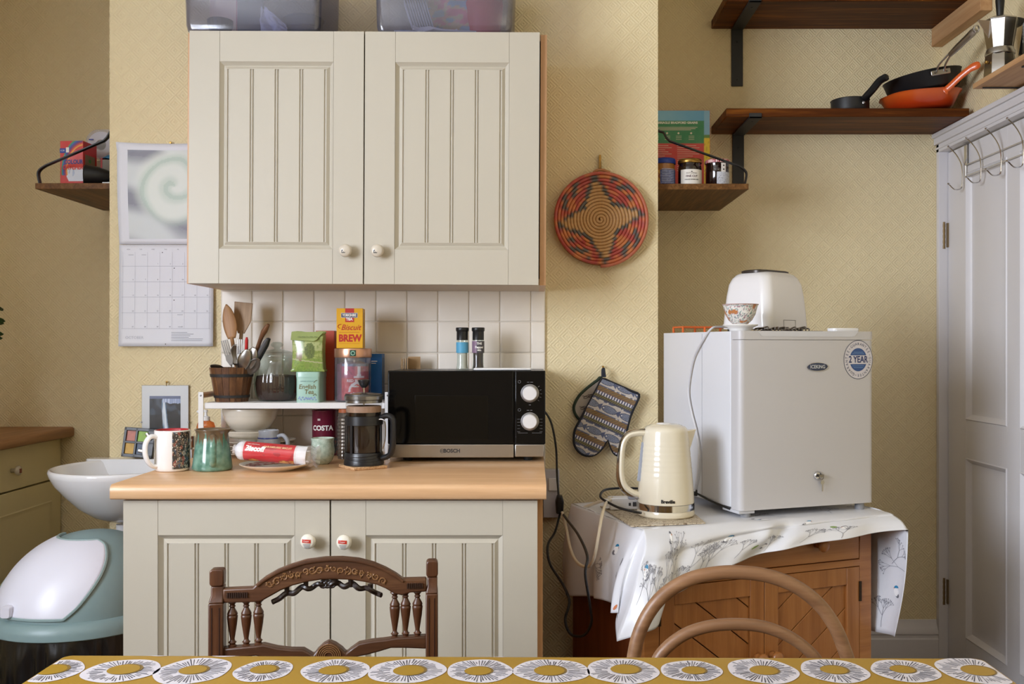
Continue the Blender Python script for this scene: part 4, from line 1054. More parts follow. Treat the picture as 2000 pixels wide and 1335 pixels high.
def cable(name, label, pts, r, mat):
    b = B(); b.tube(catmull([U(*p) for p in pts], 7), r, 8); return tag(b.build(name, mat, None), label, 'cable')
t = thing('black_plug', 'black plug pushed into the wall socket between cabinet and cupboard', 'plug', tuple(U(1093, 985, 2.93)))
b = B(); b.rings([[Vector((x*k, y, z*1.0)) for x, z in ((-.011, -.026), (.011, -.026), (.013, .01), (.008, .028), (-.008, .028), (-.013, .01))] for k, y in ((1, .022), (1, -.012), (.7, -.020))]); b.build('plug_body', BLACK, t, bevel=.003)
cable('black_flex', 'black microwave flex running down the wall to the plug', [(1050, 795, 2.95), (1066, 806, 2.945), (1078, 830, 2.94), (1086, 875, 2.94), (1088, 925, 2.94), (1091, 968, 2.925)], .0034, BLACK)
cable('black_flex', 'long black flex looping down below the plug and back up', [(1094, 1002, 2.92), (1084, 1038, 2.82), (1070, 1064, 2.72), (1074, 1100, 2.66), (1100, 1142, 2.60), (1112, 1175, 2.57), (1104, 1210, 2.56), (1115, 1238, 2.54), (1140, 1240, 2.50), (1155, 1215, 2.46), (1152, 1180, 2.42), (1143, 1120, 2.40), (1147, 1085, 2.42), (1130, 1045, 2.54), (1108, 1015, 2.72), (1097, 1000, 2.91)], .0037, BLACK)
CW_ = M('#ddd2bd', .45, name='cream_flex')
cable('white_flex', 'thick cream flex trailing off the left edge of the oilcloth', [(1196, 972, 2.68), (1180, 976, 2.70), (1150, 987, 2.75), (1122, 998, 2.80)], .0045, CW_)
cable('white_flex', 'cream flex hanging in a loop down the left side of the oilcloth', [(1193, 976, 2.66), (1184, 982, 2.60), (1176, 1005, 2.50), (1168, 1050, 2.46), (1160, 1090, 2.47), (1148, 1106, 2.52), (1128, 1098, 2.60), (1114, 1070, 2.68), (1106, 1030, 2.78), (1098, 1000, 2.85)], .0042, CW_)
cable('black_flex', 'black kettle flex curling on the speckled board', [(1252, 1001, 2.545), (1240, 999, 2.535), (1212, 992, 2.56), (1190, 982, 2.60), (1173, 970, 2.66), (1180, 957, 2.72), (1205, 953, 2.76), (1240, 953, 2.78), (1290, 957, 2.80)], .0034, BLACK)
t = thing('black_flex', 'black fridge flex with small plug behind the kettle at the fridge foot', 'cable', (0, 0, 0))
b = B(); b.tube(catmull([U(1360, 962, 2.80), U(1385, 976, 2.72), U(1408, 986, 2.66), U(1425, 993, 2.615)], 6), .0034, 8); b.build('flex', BLACK, t)
b = B(); b.box(-.010, .008, -.01, .01, -.008, .010, T(*U(1361, 962, 2.80))); b.build('plug_body', BLACK, t, bevel=.002)
# ------------------------------------------------------------------ microwave
def microwave():
    W, D, H = .452, .268, .248; X0, Y0, Z0 = -.415, 2.715, .923
    t = thing('microwave', 'black microwave with steel base strip and two white dials on the worktop', 'microwave', (X0, Y0, Z0))
    GB = M('#08080a', .1, var=.05, spec=.3, name='gloss_black'); CASE = M('#3a3a3c', .35, .2, var=.04, name='dark_case'); WIN = M('#040405', .06, var=.02, spec=.4, name='dark_door_glass')
    b = B(); b.box(.003, W-.003, .03, D, 0, H); b.build('case', CASE, t, bevel=.002)
    dw = .361
    b = B(); P = rrect(0, dw, .036, H+.0012, .008, 4, (0, 1, 1, 0)) if False else None
    b.box(0, dw, 0, .0295, .038, H+.001); d = b.build('door', GB, t, bevel=.003)
    b = B(); b.box(.078, .288, -.0012, .001, .052, .178); b.build('door_window', WIN, d, bevel=.0006)
    b = B(); b.box(0, dw, -.001, .0295, 0, .0375); b.build('steel_strip', STEEL, d, bevel=.0015)
    b = B(); b.tube([(.156+.0055*math.cos(a), -.0014, .019+.0055*math.sin(a)) for a in [2*PI*i/20 for i in range(20)]], .0006, 4, closed=True)
    b.box(.1525, .1595, -.0018, -.001, .0182, .0198); b.box(.1524, .1536, -.0018, -.001, .016, .022); b.box(.1584, .1596, -.0018, -.001, .016, .022); b.build('badge', M('#4c4c50', .4), d)
    lettering('BOSCH', .0145, M('#3a3a3e', .4), d, T(.184, -.0012, .019), weight=.0006, name='maker_lettering')
    b = B(); b.box(dw+.0035, W, 0, .0295, .038, H+.001); p = b.build('control_panel', GB, t, bevel=.003)
    b = B(); b.box(dw+.0035, W-.004, -.001, .0295, .002, .0375); b.build('panel_strip', STEEL, p, bevel=.002)
    for z, kind in ((.184, 0), (.1035, 1)):
        b = B(); b.lathe([(.026, 0), (.0262, .0015), (.0235, .0022), (0, .0022)], 36, T(.4075, -.0003, z) @ MX); rg = b.build('dial_ring', M('#8f8f92', .3, .8), p)
        b = B(); b.lathe([(.0215, 0), (.0215, .008), (.0205, .013), (.0185, .0155), (0, .016)], 40, T(.4075, -.0022, z) @ MX); k = b.build('dial', M('#dcdcde', .25, var=.01, coat=.2), t)
        q = B()
        if kind == 0:
            for a in (0.05, .35, .7, -.3, -.65): q.box(.0295, .0345, -.0006, 0, -.0006, .0006, T(.4075, 0, z) @ Ry(a))
            q.box(-.008, -.002, -.0006, 0, .031, .0325, T(.4075, 0, z)); q.box(.001, .009, -.0006, 0, .031, .0325, T(.4075, 0, z)); q.box(-.003, .003, -.0006, 0, -.034, -.0325, T(.4075, 0, z))
        else:
            for k_ in range(5):
                for s in (-1, 1): q.box(min(s*.028, s*.036), max(s*.028, s*.036), -.0006, 0, .006-.009*k_, .0068-.009*k_, T(.4075, 0, z))
            for s in (-1, 1): q.box(min(s*.006, s*.034), max(s*.006, s*.034), -.0006, 0, -.0335, -.0327, T(.4075, 0, z))
            q.box(-.009, -.002, -.0006, 0, .031, .0325, T(.4075, 0, z)); q.box(.001, .007, -.0006, 0, .031, .0325, T(.4075, 0, z))
        q.tube([(.4075-.030+.004*math.cos(a), -.0004, z+.033+.004*math.sin(a)) for a in [2*PI*i/10 for i in range(10)]], .0006, 4, closed=True)
        q.build('dial_markings', M('#6e6f73', .4), p)
    for x in (.05, W-.05):
        for y in (.05, D-.04): b = B(); b.lathe([(0, -.0125), (.012, -.0125), (.014, 0), (0, 0)], 16, T(x, y, 0)); b.build('foot', RUBBER, t)
microwave()
MWT = 1.1718
# grinders
def grinder(px, label, body, labelfn):
    d = 2.86; X = (px-VX)*d/F
    t = thing('grinder', label, 'grinder', (X, d, MWT), 0)
    b = B(); b.lathe([(0, 0), (.0185, 0), (.019, .003), (.0165, .012), (.0158, .030), (.0165, .060), (.0175, .082), (.0175, .089)], 32); b.build('glass', GLJ, t, ang=60)
    b = B(); b.lathe([(0, .002), (.0165, .003), (.0148, .013), (.0145, .030), (.0150, .058), (.0152, .064), (0, .064)], 28); b.build('filling', body, t)
    b = B(); b.lathe([(.0172, .0885), (.0172, .114), (.0195, .117), (.0198, .124), (.0185, .1265), (0, .127)], 32, rib=lambda a, z: .02*(1 if int(a*32/(2*PI)) % 2 else 0) if z < .115 else 0); b.build('cap', BLACK, t)
    labelfn(t); return t
SALT = M('#dcd7d3', .7, var=.1, vs=300, bump=.0005, bs=400); PEPR = M('#3a2f2e', .7, var=.5, vs=350, bump=.0006, bs=400, name='peppercorns')
def lsalt(t): lab_patch(t, .0180, .050, .082, -1.5, 1.5, lambda u, v: '#3f9bc4')
def lpep(t):
    lab_patch(t, .0180, .050, .086, -1.5, -.2, lambda u, v: '#7b5c77'); lab_patch(t, .0180, .050, .086, -.2, 1.5, lambda u, v: '#2b2430')
    for s_, z, w in (('THE', .078, .009), ('Pepper', .067, .0095), ('MILL', .058, .006)): lettering(s_, w, INKW, t, T(0, 0, z) @ Rz(.25), wrap=.0186, weight=.0003)
grinder(903, 'salt grinder with a black cap and turquoise label on the microwave', SALT, lsalt)
grinder(934, 'pepper grinder with a black cap and dark lettered label on the microwave', PEPR, lpep)
b = B(); b.box(-.085, .082, -.05, .05, 0, .006); o = tag(b.build('white_tray', WHITEG, None, bevel=.0025), 'thin white tray lying on top of the microwave', 'tray'); o.location = (-.086, 2.80, MWT+.0005)
t = thing('cardboard_pieces', 'folded brown card standing at the back left of the microwave top', 'card', (-.405, 2.93, MWT), .15)
CARD = M('#a88861', .7, var=.06, name='card'); bx('card_sheet', CARD, (-.002, .0, -.04, .03, 0, .034), t, bevel=0)
for k, a in enumerate((.0, .007, .014)): bx('card_edge', CARD, (.002+a, .0045+a, -.045+.004*k, .030, 0, .030+.002*k), t, bevel=0)
bx('card_face', CARD, (.020, .058, -.002, .001, 0, .038), t, bevel=0)

# ------------------------------------------------------------------ white counter rack
RZ = 1.0765
def rack():
    t = thing('counter_rack', 'white metal counter rack with wooden dowel ends on the worktop', 'rack', (0, 0, 0))
    xl, xr, yf, yb = -.962, -.432, 2.775, 2.985
    RW = M('#e6e4e4', .35, var=.01, name='white_metal')
    b = B(); b.box(xl, xr, yf, yb, RZ-.018, RZ); b.build('shelf_plate', RW, t, bevel=.002)
    for x in (xl-.008, xr+.008):
        for y in (yf-.004, yb-.010): b = B(); b.box(x-.0075, x+.0075, y-.002, y+.002, .9105, 1.108); b.build('leg', RW, t, bevel=.0008)
        b = B(); b.tube([(x, yf-.001, 1.098), (x, yb-.011, 1.098)], .0085, 14); b.build('dowel', wood('dowel_wood', '#a67a4f', '#b98d60', '#c79d72', 'y', 1), t)
        b = B(); b.lathe([(0, 0), (.003, 0), (.0025, .0015), (0, .002)], 10, T(x, yf-.006, 1.098) @ MX); b.build('screw', STEELD, t)
rack()

def bucket():
    X, Y = -.903, 2.845
    t = thing('wooden_bucket', 'small stave bucket with black hoops full of cutlery', 'bucket', (X, Y, RZ))
    ST = wood('bucket_stave', '#25130a', '#6b4529', '#ad7f58', 'z', 1.0, .45, .0, .7, rnd=.8)
    n = 18; r0, r1, h = .047, .064, .102; b = B(); w0, w1 = 2*PI*r0/n*.485, 2*PI*r1/n*.485
    b.rings([[(-w0, -r0, 0), (w0, -r0, 0), (w0*.9, -r0+.006, 0), (-w0*.9, -r0+.006, 0)], [(-w1, -r1, h), (w1, -r1, h), (w1*.9, -r1+.006, h), (-w1*.9, -r1+.006, h)]])
    s = b.build('stave', ST, t, bevel=.0006)
    for k in range(n):
        o = s if k == 0 else s.copy()
        if k: COL.objects.link(o)
        o.rotation_euler = (0, 0, 2*PI*k/n)
    bx('bucket_base', ST, (-.03, .03, -.03, .03, .003, .008), t)
    for z0, z1 in ((.074, .083), (.012, .020)):
        b = B(); f = lambda z: r0+(r1-r0)*z/h+.0012; b.lathe([(f(z0), z0), (f(z0)+.0012, z0), (f(z1)+.0012, z1), (f(z1), z1)], 40); b.build('hoop', BLACKM, t)
bucket()
BC = Vector((-.903, 2.845, RZ))
def tool(name, label, cat, px, py, d, px2, py2, d2):
    """returns an Empty at the tip end with +z along the tool from the bucket bottom to its head"""
    a, c = U(px2, py2, d2), U(px, py, d); t = thing(name, label, cat, tuple(a)); q = (c-a); L = q.length
    zz = q.normalized(); yy = (Vector((0, 1, 0))-zz*zz.y).normalized(); xx = yy.cross(zz); t.rotation_mode = 'QUATERNION'; t.rotation_quaternion = Matrix((xx, yy, zz)).transposed().to_quaternion(); return t, L
def flatten(pts, th, t, name, mat, bev=.001, cup=0):
    """flat blade: outline (x,z); thickness th; optional cup depth"""
    b = B(); b.prism(pts, -th/2, th/2); return b.build(name, mat, t, bevel=bev)
SPW = wood('spoon_wood', '#8a5f3a', '#a97d52', '#bd9368', 'z', 1.2, .5, 0, .7); SPW2 = wood('spatula_wood', '#94775a', '#a98c6e', '#b99e80', 'z', 1.2, .55, 0, .5)
t, L = tool('wooden_spoon', 'wooden spoon with an oval head, leftmost tall tool in the bucket', 'spoon', 442, 594, 2.86, 471, 772, 2.85)
b = B(); rows = []
for i in range(15):
    s = i/14; w = .0055+.0155*math.sin(PI*min(1, max(0, (s-.02))))**.8 if s > .0 else .0055; z = L-.105+.105*s
    w = .0055+(.0155*math.sin(PI*(.12+.88*s))**.9 if s < 1 else 0); w = max(w-(.0055 if s > .9 else 0)*((s-.9)/.1), .002)
    rows.append([Vector((w*math.cos(a), .0045*math.sin(a)*(1-.3*s)+.004*math.sin(PI*s), z)) for a in [2*PI*j/14 for j in range(14)]])
b.rings(rows); b.build('spoon_head', SPW, t, ang=0); b = B(); b.tube([(0, 0, 0), (0, .0, L-.10)], [.006, .0055], 10); b.build('handle', SPW, t)
t, L = tool('wooden_spatula', 'wide pale wooden spatula standing in the bucket beside the wooden spoon', 'spatula', 476, 589, 2.90, 462, 772, 2.86)
flatten([(-.028, L), (.028, L-.004), (.026, L-.062), (.010, L-.098), (-.010, L-.098), (-.026, L-.060)], .005, t, 'spatula_blade', SPW2, .0015)
b = B(); b.tube([(0, 0, 0), (0, 0, L-.09)], [.007, .009], 10, flat=.6); b.build('handle', SPW2, t)
t, L = tool('brown_handled_knife', 'knife with a curved brown wooden handle leaning right in the bucket', 'knife', 522, 632, 2.80, 467, 766, 2.86)
b = B(); pts = [(0, 0, L*.42), (0.001, 0, L*.6), (-.001, 0, L*.8), (.001, 0, L*.92), (.004, 0, L)]; b.tube(catmull(pts, 4), [.0085]*8+[.009, .010, .0115, .0125, .012, .011, .0095, .008, .006], 12, flat=.7); b.build('handle', wood('knife_handle', '#5b3c28', '#7c563c', '#94705a', 'z', 1, .45), t)
b = B(); b.box(-.008, .008, -.0008, .0008, 0, L*.43); b.build('blade', STEEL, t)
t, L = tool('black_handled_knife', 'knife with a thick black and grey handle leaning right in the bucket', 'knife', 523, 661, 2.80, 464, 768, 2.85)
b = B(); b.tube([(0, 0, L*.45), (0, 0, L*.7), (0, 0, L*.93), (0, 0, L)], [.0085, .0095, .0098, .006], 12, flat=.8); b.build('handle', M('#57585c', .4), t); b = B(); b.tube([(.005, .002, L*.45), (.005, .002, L*.9), (.003, .002, L+.002)], [.007, .0075, .005], 10); b.build('handle_back', BLACK, t)
b = B(); b.box(-.007, .007, -.0008, .0008, 0, L*.46); b.build('blade', STEEL, t)
t, L = tool('red_handled_knife', 'small knife with a bright red handle in the bucket', 'knife', 482, 658, 2.83, 479, 765, 2.84)
b = B(); b.tube([(0, 0, L*.6), (0, 0, L*.8), (0, 0, L*.95), (0, 0, L)], [.0055, .0065, .006, .003], 10, flat=.8); b.build('handle', M('#c4202c', .25, coat=.3), t); b = B(); b.box(-.005, .005, -.0006, .0006, 0, L*.62); b.build('blade', STEEL, t)
def spoon(label, a, mat=STEEL, rot=0, s=1., grp=None):
    t, L = tool('spoon', label, 'spoon', *a)
    if grp: t['group'] = grp
    b = B(); rows = []; n = 12
    for i in range(n+1):
        u = i/n; w = .0165*s*math.sin(PI*(.10+.86*u))**.75; z = L-.056*s+.056*s*u; c = .006*math.sin(PI*u)
        rows.append([Vector((w*x, c*(1-x*x)+.002*0, z)) for x in (-1, -.66, -.33, 0, .33, .66, 1)])
    b.rings([[r_ for r_ in row] for row in rows], closed=False)
    o = b.build('spoon_bowl', mat, t, ang=0, solid=.0012); o.rotation_euler = (0, 0, rot); b = B(); b.tube([(0, 0, 0), (0, .001, L-.055*s)], [.0045, .0025], 8, flat=.5); b.build('handle', mat, t)
def fork(label, a, rot=0, mat=STEEL):
    t, L = tool('fork', label, 'fork', *a); b = B()
    b.prism([(-.010, L-.045), (.010, L-.045), (.011, L-.060), (.004, L-.078), (-.004, L-.078), (-.011, L-.060)], -.0008, .0008)
    for k in range(4): b.box(-.0108+.0058*k, -.0108+.0058*k+.0038, -.0008, .0008, L-.046, L)
    o = b.build('fork_head', mat, t, bevel=.0004); o.rotation_euler = (0, 0, rot); b = B(); b.tube([(0, 0, 0), (0, 0, L-.075)], [.0045, .003], 8, flat=.5); b.build('handle', mat, t)
fork('steel fork with its tines leaning left at the bucket edge', (438, 664, 2.82, 468, 770, 2.84))
fork('steel fork standing upright in the middle of the bucket', (470, 662, 2.84, 466, 768, 2.85))
spoon('large steel spoon turned to the front of the bucket', (497, 678, 2.80, 466, 768, 2.84), STEEL, 3.0, 1.25)
spoon('steel spoon lying lowest over the right rim of the bucket', (505, 700, 2.80, 462, 762, 2.84), STEELD, .4, 1.1)
spoon('steel spoon seen from behind left of the red handle', (459, 672, 2.84, 466, 768, 2.84), STEELD, .2, 1.1)
spoon('steel serving spoon with a bright rim in the front of the bucket', (484, 682, 2.79, 458, 766, 2.83), STEEL, 3.3, 1.2)
spoon('dark spoon sticking out over the left rim of the bucket', (411, 713, 2.80, 452, 728, 2.84), M('#3c342e', .35, .8), 2.6, .8)
b = B(); b.box(-.014, .014, -.010, .010, 0, .125); o = tag(b.build('blue_carton', M('#a9cfd3', .5, var=.03), None, bevel=.001), 'pale blue carton mostly hidden behind the bucket', 'box'); o.location = (-.905, 2.945, RZ)

def storage_jar():
    t = thing('glass_storage_jar', 'ribbed glass jar of dark brown sugar with a knobbed glass lid', 'jar', (-.778, 2.885, RZ))
    G = glassy('greenish_glass', '#eaf1ed', .14, .04); rb = lambda a, z: .018*math.sin(a*24) if .012 < z < .105 else 0
    b = B(); b.lathe([(0, 0), (.050, 0), (.055, .003), (.061, .014), (.066, .038), (.067, .062), (.063, .090), (.054, .108), (.049, .116), (.049, .128), (.051, .130)], 96, rib=rb); b.build('glass', G, t, ang=60)
    b = B(); b.lathe([(0, .003), (.050, .004), (.057, .014), (.062, .038), (.063, .055), (.060, .076), (.03, .079), (0, .075)], 64, rib=lambda a, z: .012*math.sin(a*24) if z < .07 else 0); b.build('brown_sugar', M('#3f241b', .7, var=.35, vs=60, bump=.001, bs=200, name='dark_sugar'), t)
    G2 = glassy('lid_glass', '#e9efec', .2, .05)
    b = B(); b.lathe([(.054, .130), (.0565, .132), (.0565, .138), (.052, .142), (.040, .150), (.014, .156), (.008, .158), (.010, .162), (.018, .166), (.019, .172), (.012, .178), (0, .179)], 48); b.build('lid', G2, t, ang=60)
storage_jar()

def mint_tin():
    t = thing('tea_tin', 'mint green square tea tin with small lettering on the rack', 'tin', (-.660, 2.830, RZ))
    MT = M('#9fc4b6', .3, var=.02, coat=.2, name='mint_enamel'); w, dp, h = .0345, .050, .090
    b = B(); b.rings([[Vector((x, y, z)) for x, y in rrect(-w, w, -dp, dp, .008, 3)] for z in (0, .001, .0755)]); b.build('tin_body', MT, t, ang=40)
    b = B(); b.rings([[Vector((x*k, y*k, z)) for x, y in rrect(-w-.001, w+.001, -dp-.001, dp+.001, .009, 3)] for k, z in ((1, .074), (1, .087), (.985, .090))]); b.build('tin_lid', MT, t, ang=40)
    GO = M('#6f6a3f', .4); fy = -dp
    lettering('English', .0185, GO, t, T(-.001, fy, .046), weight=.0004, shear=.15); lettering('Tea', .0185, GO, t, T(.004, fy, .031), weight=.0004, shear=.15); lettering('AHMAD LONDON', .0048, M('#5d7f86', .4), t, T(-.001, fy, .0625))
    b = B()
    for k in range(22):
        a, z = -.026+.0024*k, .012+.004*math.sin(k*1.7); b.lathe([(0, 0), (.0022+.001*math.sin(k*3), 0), (0, .0006)], 7, T(a, fy-.0001, z) @ MX)
    b.build('flower_print', M('#7c8fb8', .4), t); b = B(); b.tube(catmull([(.018, fy-.0004, .058), (.022, fy-.0004, .063), (.028, fy-.0004, .066)], 4), .0008, 5); b.tube(catmull([(.016, fy-.0004, .02), (.022, fy-.0004, .026), (.026, fy-.0004, .02)], 4), .0009, 5); b.build('sprig_print', GO, t)
mint_tin()
def green_packet():
    t = thing('tea_packet', 'soft green landscape tea packet with a folded flap on the mint tin', 'packet', (-.664, 2.815, RZ+.0905))
    w, h = .047, .118
    def cf(u, v):
        n = nz(u*7, v*9, 2); m = nz(u*22, v*26, 5)
        if v > .74: return mixc('#a9bd6a', '#7f9a4a', smoothstep(-.2, .4, n+.4*m))
        d = math.hypot((u-.60)*1.25, (v-.52)*1.0)
        if d < .21+.04*m: return mixc('#3c5a26', '#66823a', smoothstep(-.4, .4, m))
        if v < .32 and n > -.25: return mixc('#8fb33f', '#6f9a34', smoothstep(-.3, .3, m)) if not (.30 < v+.1*u < .33) else '#c9c9a0'
        if u < .34 and .22 < v < .48 and abs(u-.24) < .10: return '#8a6a4e' if v < .42 else '#a58a72'
        if v > .52: return mixc('#c3cf8e', '#8ca655', smoothstep(-.1, .4, n+m*.5))
        return mixc('#86a345', '#b2c46c', smoothstep(-.3, .3, m+n))
    b = B()
    def S(y0, sg):
        def f(u, v):
            pin = 1-.06*math.sin(PI*v); x = (u-.5)*2*w*(1+(.06 if v > .95 or v < .05 else 0)*1)*pin
            bul = .010*math.sin(PI*u)**.6*math.sin(PI*min(1, v*1.05+.02))**.5
            return (x, sg*(.020+bul)*(1-.72*smoothstep(.86, 1, v)*1), v*h+(.002*math.sin(u*9) if v > .97 else 0))
        return f
    b.grid(S(0, -1), 60, 70, lambda u, v: mixc(cf(u, v), '#77744a', .38)); b.grid(S(0, 1), 20, 20, lambda u, v: '#9db45f')
    b.grid(lambda u, v: (S(0, -1)(0, v)[0], S(0, -1)(0, v)[1]*(1-2*u), v*h), 6, 70, lambda u, v: '#93ab52'); b.grid(lambda u, v: (S(0, -1)(1, v)[0], S(0, -1)(1, v)[1]*(1-2*u), v*h), 6, 70, lambda u, v: '#7c9340')
    b.grid(lambda u, v: (S(0, -1)(u, 0)[0], S(0, -1)(u, 0)[1]*(1-2*v), 0), 20, 4, lambda u, v: '#7c9340')
    b.build('packet_skin', VCG, t, ang=60, weld=.0004)
    b = B(); b.poly([(-w, -.0300, h*.79), (w*.45, -.0315, h*.76), (w*.62, -.0312, h*.79), (w, -.019, h*.99), (-w, -.019, h*.99)]); o = b.build('flap', M('#94a262', .3, var=.1, vs=50), t, smooth=False, solid=.0008)
    b = B()
    for k in range(5): b.box(-.026+.012*k, -.018+.012*k, -.0318, -.031, h*.86, h*.86+.0022)
    b.build('small_print', M('#6f8040', .4), t)
green_packet()
t = thing('red_carton', 'orange-red carton between the green packet and the yellow box', 'box', (-.634, 2.905, RZ+.0905))
t.location = (-.634, 2.925, RZ); bx('carton', M('#b8432a', .45, var=.08), (-.028, .028, -.03, .035, 0, .213), t, bevel=.001)
def red_jar():
    t = thing('tea_caddy_jar', 'clear textured jar with a copper lid and red tea bags inside', 'jar', (-.539, 2.845, RZ))
    GJ = glassy('hammered_glass', '#e6eaf2', .16, .12, .10, '#c9cbd8')
    b = B(); b.lathe([(0, 0), (.050, 0), (.054, .004), (.054, .130), (.052, .134)], 48, rib=lambda a, z: .010*nz(a*6, z*90)); b.build('glass', GJ, t, ang=60)
    b = B(); b.lathe([(.055, .132), (.0555, .134), (.0555, .156), (.0545, .1585), (0, .159)], 48); li = b.build('lid', M('#c99a80', .28, .75, var=.03, name='copper_lid'), t)
    b = B(); b.grid(lambda u, v: (.0562*math.sin(.02+.32*u), -.0562*math.cos(.02+.32*u), .136+.018*v), 8, 4); b.build('lid_label', M('#244e44', .4), li)
    b = B(); b.tube([(.0566*math.sin(.18+.10*math.cos(a)), -.0568*math.cos(.18), .145+.0055*math.sin(a)) for a in [2*PI*i/18 for i in range(18)]], .0011, 5, closed=True); b.build('lid_mark', M('#a9d8bf', .4), li)
    def cf(u, v):
        n = nz(u*9, v*9, 8)
        if v < .08: return '#a03030'
        if .60 < v < .92:
            if abs(u-.58) < .045+(.9-v)*.08 and v > .66: return '#e6dfe6'
            if .60 < v < .66 and .40 < u < .78: return '#e4d6dc'
            return '#b5345a' if n > -.2 else '#94284a'
        d = math.hypot((u-.52)*1.2, (v-.22)*1.2)
        if .26 < d < .34 and v > .22: return '#e8d9d6'
        if v < .58: return '#cf3b34' if d < .26 or n > -.3 else '#b9302c'
        return mixc('#4a4f66', '#7c8199', smoothstep(-.3, .4, n)) if v > .90 else '#c53a3a'
    def cf2(u, v): return mixc('#3c4058', '#6b7088', smoothstep(-.3, .4, nz(u*8, v*8)))
    b = B(); b.grid(lambda u, v: (.049*math.sin(-.55+1.9*u), -.049*math.cos(-.55+1.9*u), .006+.108*v), 50, 60, cf); b.build('tea_bag_print', VC, t)
    b = B(); b.lathe([(0, .004), (.046, .004), (.047, .01), (.047, .112), (.02, .122), (0, .12)], 30); b.build('tea_bags', M('#7a4450', .7, var=.3, vs=50, bump=.002, bs=60), t)
    b = B()
    for k in range(5): a = .30+.12*(k-2); b.tube([(.0498*math.sin(a*.4+.02), -.0498*math.cos(a*.4+.02), .045), (.0498*math.sin(a), -.0498*math.cos(a), .052-.003*abs(k-2))], .0012, 4)
    b.build('leaf_print', INKW, t)
    lettering('RED BUSH', .011, M('#f1e4e2', .5), t, T(0, 0, .063) @ Rz(.32), wrap=.0496, weight=.0003); lettering('tea', .011, M('#f1e4e2', .5), t, T(0, 0, .027) @ Rz(.32), wrap=.0496, weight=.0003)
red_jar()
def yellow_box():
    t = thing('tea_box', 'yellow Biscuit Brew tea box standing on the copper-lidded jar', 'box', (-.541, 2.803, RZ+.1595), math.radians(5))
    w, h, dp = .0385, .118, .074; YE = M('#dba51c', .4, var=.03, name='yellow_card')
    bx('carton', YE, (-w, w, 0, dp, 0, h), t, bevel=.0008)
    bx('red_band', M('#b9302a', .45), (-.013, .013, -.0004, .0, h*.655, h*.998), t, bevel=0)
    bx('blue_plate', M('#2f3558', .45), (-.024, .022, -.0008, -.0003, h*.775, h*.875), t, bevel=0)
    bx('plate_edge', M('#c9ccd6', .45), (-.025, .023, -.0006, -.0002, h*.765, h*.885), t, bevel=0)
    lettering('YORKSHIRE', .0105, INKW, t, T(-.001, -.0009, h*.825), weight=.0004, sx=.74, name='brand_lettering'); lettering('TEA', .0105, INKW, t, T(-.001, -.0006, h*.725), weight=.0005, name='brand_lettering')
    RD = M('#b5281e', .45)
    lettering('Biscuit', .0235, RD, t, T(.003, -.0002, h*.515), shear=.35, sx=.92, weight=.0002, name='name_lettering'); lettering('BREW', .0285, RD, t, T(.001, -.0002, h*.245), weight=.0012, sx=.86, name='name_lettering')
    b = B(); b.box(-.031, .029, -.0006, 0, h*.395, h*.402); b.box(-.031, .029, -.0006, 0, h*.118, h*.122)
    b.tube(catmull([(-.024, -.0005, h*.60), (-.032, -.0005, h*.58), (-.034, -.0005, h*.53), (-.028, -.0005, h*.50)], 5), .0009, 5); b.build('rule_lines', RD, t)
    b = B()
    for k in range(14): b.box(w-.0001, w+.0004, .010, .060-.012*math.sin(k*2), h*(.88-.045*k), h*(.88-.045*k)+.0010)
    b.build('side_print', M('#b5871a', .5), t)
yellow_box()
t = thing('blue_box', 'bright blue box behind the copper-lidded jar', 'box', (-.500, 2.945, RZ)); bx('carton', M('#1f66ae', .4, var=.03, name='blue_card'), (-.035, .036, -.028, .028, 0, .142), t, bevel=.001)
b = B(); b.box(.004, .022, -.0288, -.028, .118, .1205); b.box(.004, .018, -.0288, -.028, .112, .114); b.build('small_print', INKW, t)
b = B(); b.box(.036, .0365, -.024, .020, .01, .13); b.build('side_label', M('#556e93', .5, var=.3, vs=60), t)

# ------------------------------------------------------------------ crockery below the rack
CRK = M('#ddd6c9', .22, var=.02, coat=.3, name='cream_glaze')
def bowl_at(label, x, y, z, r, h, rings=True):
    t = thing('bowl', label, 'bowl', (x, y, z), 0, 'cream bowls nested under the rack')
    pr = [(0, 0), (r*.42, 0), (r*.44, .006)]
    for i in range(1, 15):
        s = i/14; rr = r*(.46+.54*math.sin(PI/2*s)**.9); zz = .006+(h-.006)*s
        if rings and i > 5: rr += .0009*math.sin(i*2.6)
        pr.append((rr, zz))
    b = B(); b.lathe(pr+[(r+.001, h+.001), (r-.003, h), (r*.93, h*.62), (r*.70, h*.25), (r*.3, .012), (0, .011)], 56); b.build('bowl_wall', CRK, t, ang=60)
bowl_at('cream ribbed bowl, uppermost of the stack under the rack', -.857, 2.875, .9745, .082, .080)
bowl_at('cream bowl just beneath the uppermost bowl of the stack', -.857, 2.875, .9585, .080, .030, False)
for k in range(4):
    t = thing('plate', ('cream plate at the bottom of the stack', 'cream plate second from the bottom of the stack', 'cream plate third from the bottom of the stack', 'cream plate on top of the plate stack, under the bowls')[k], 'plate', (-.832+.003*(k % 2), 2.872, .9105+.0115*k), 0, 'cream plates stacked under the rack')
    b = B(); b.lathe([(0, 0), (.055, 0), (.060, .003), (.090, .010), (.1085, .0135), (.109, .0150), (.1065, .0152), (.088, .012), (.060, .0055), (0, .005)], 56); b.build('plate_disc', CRK, t, ang=60)

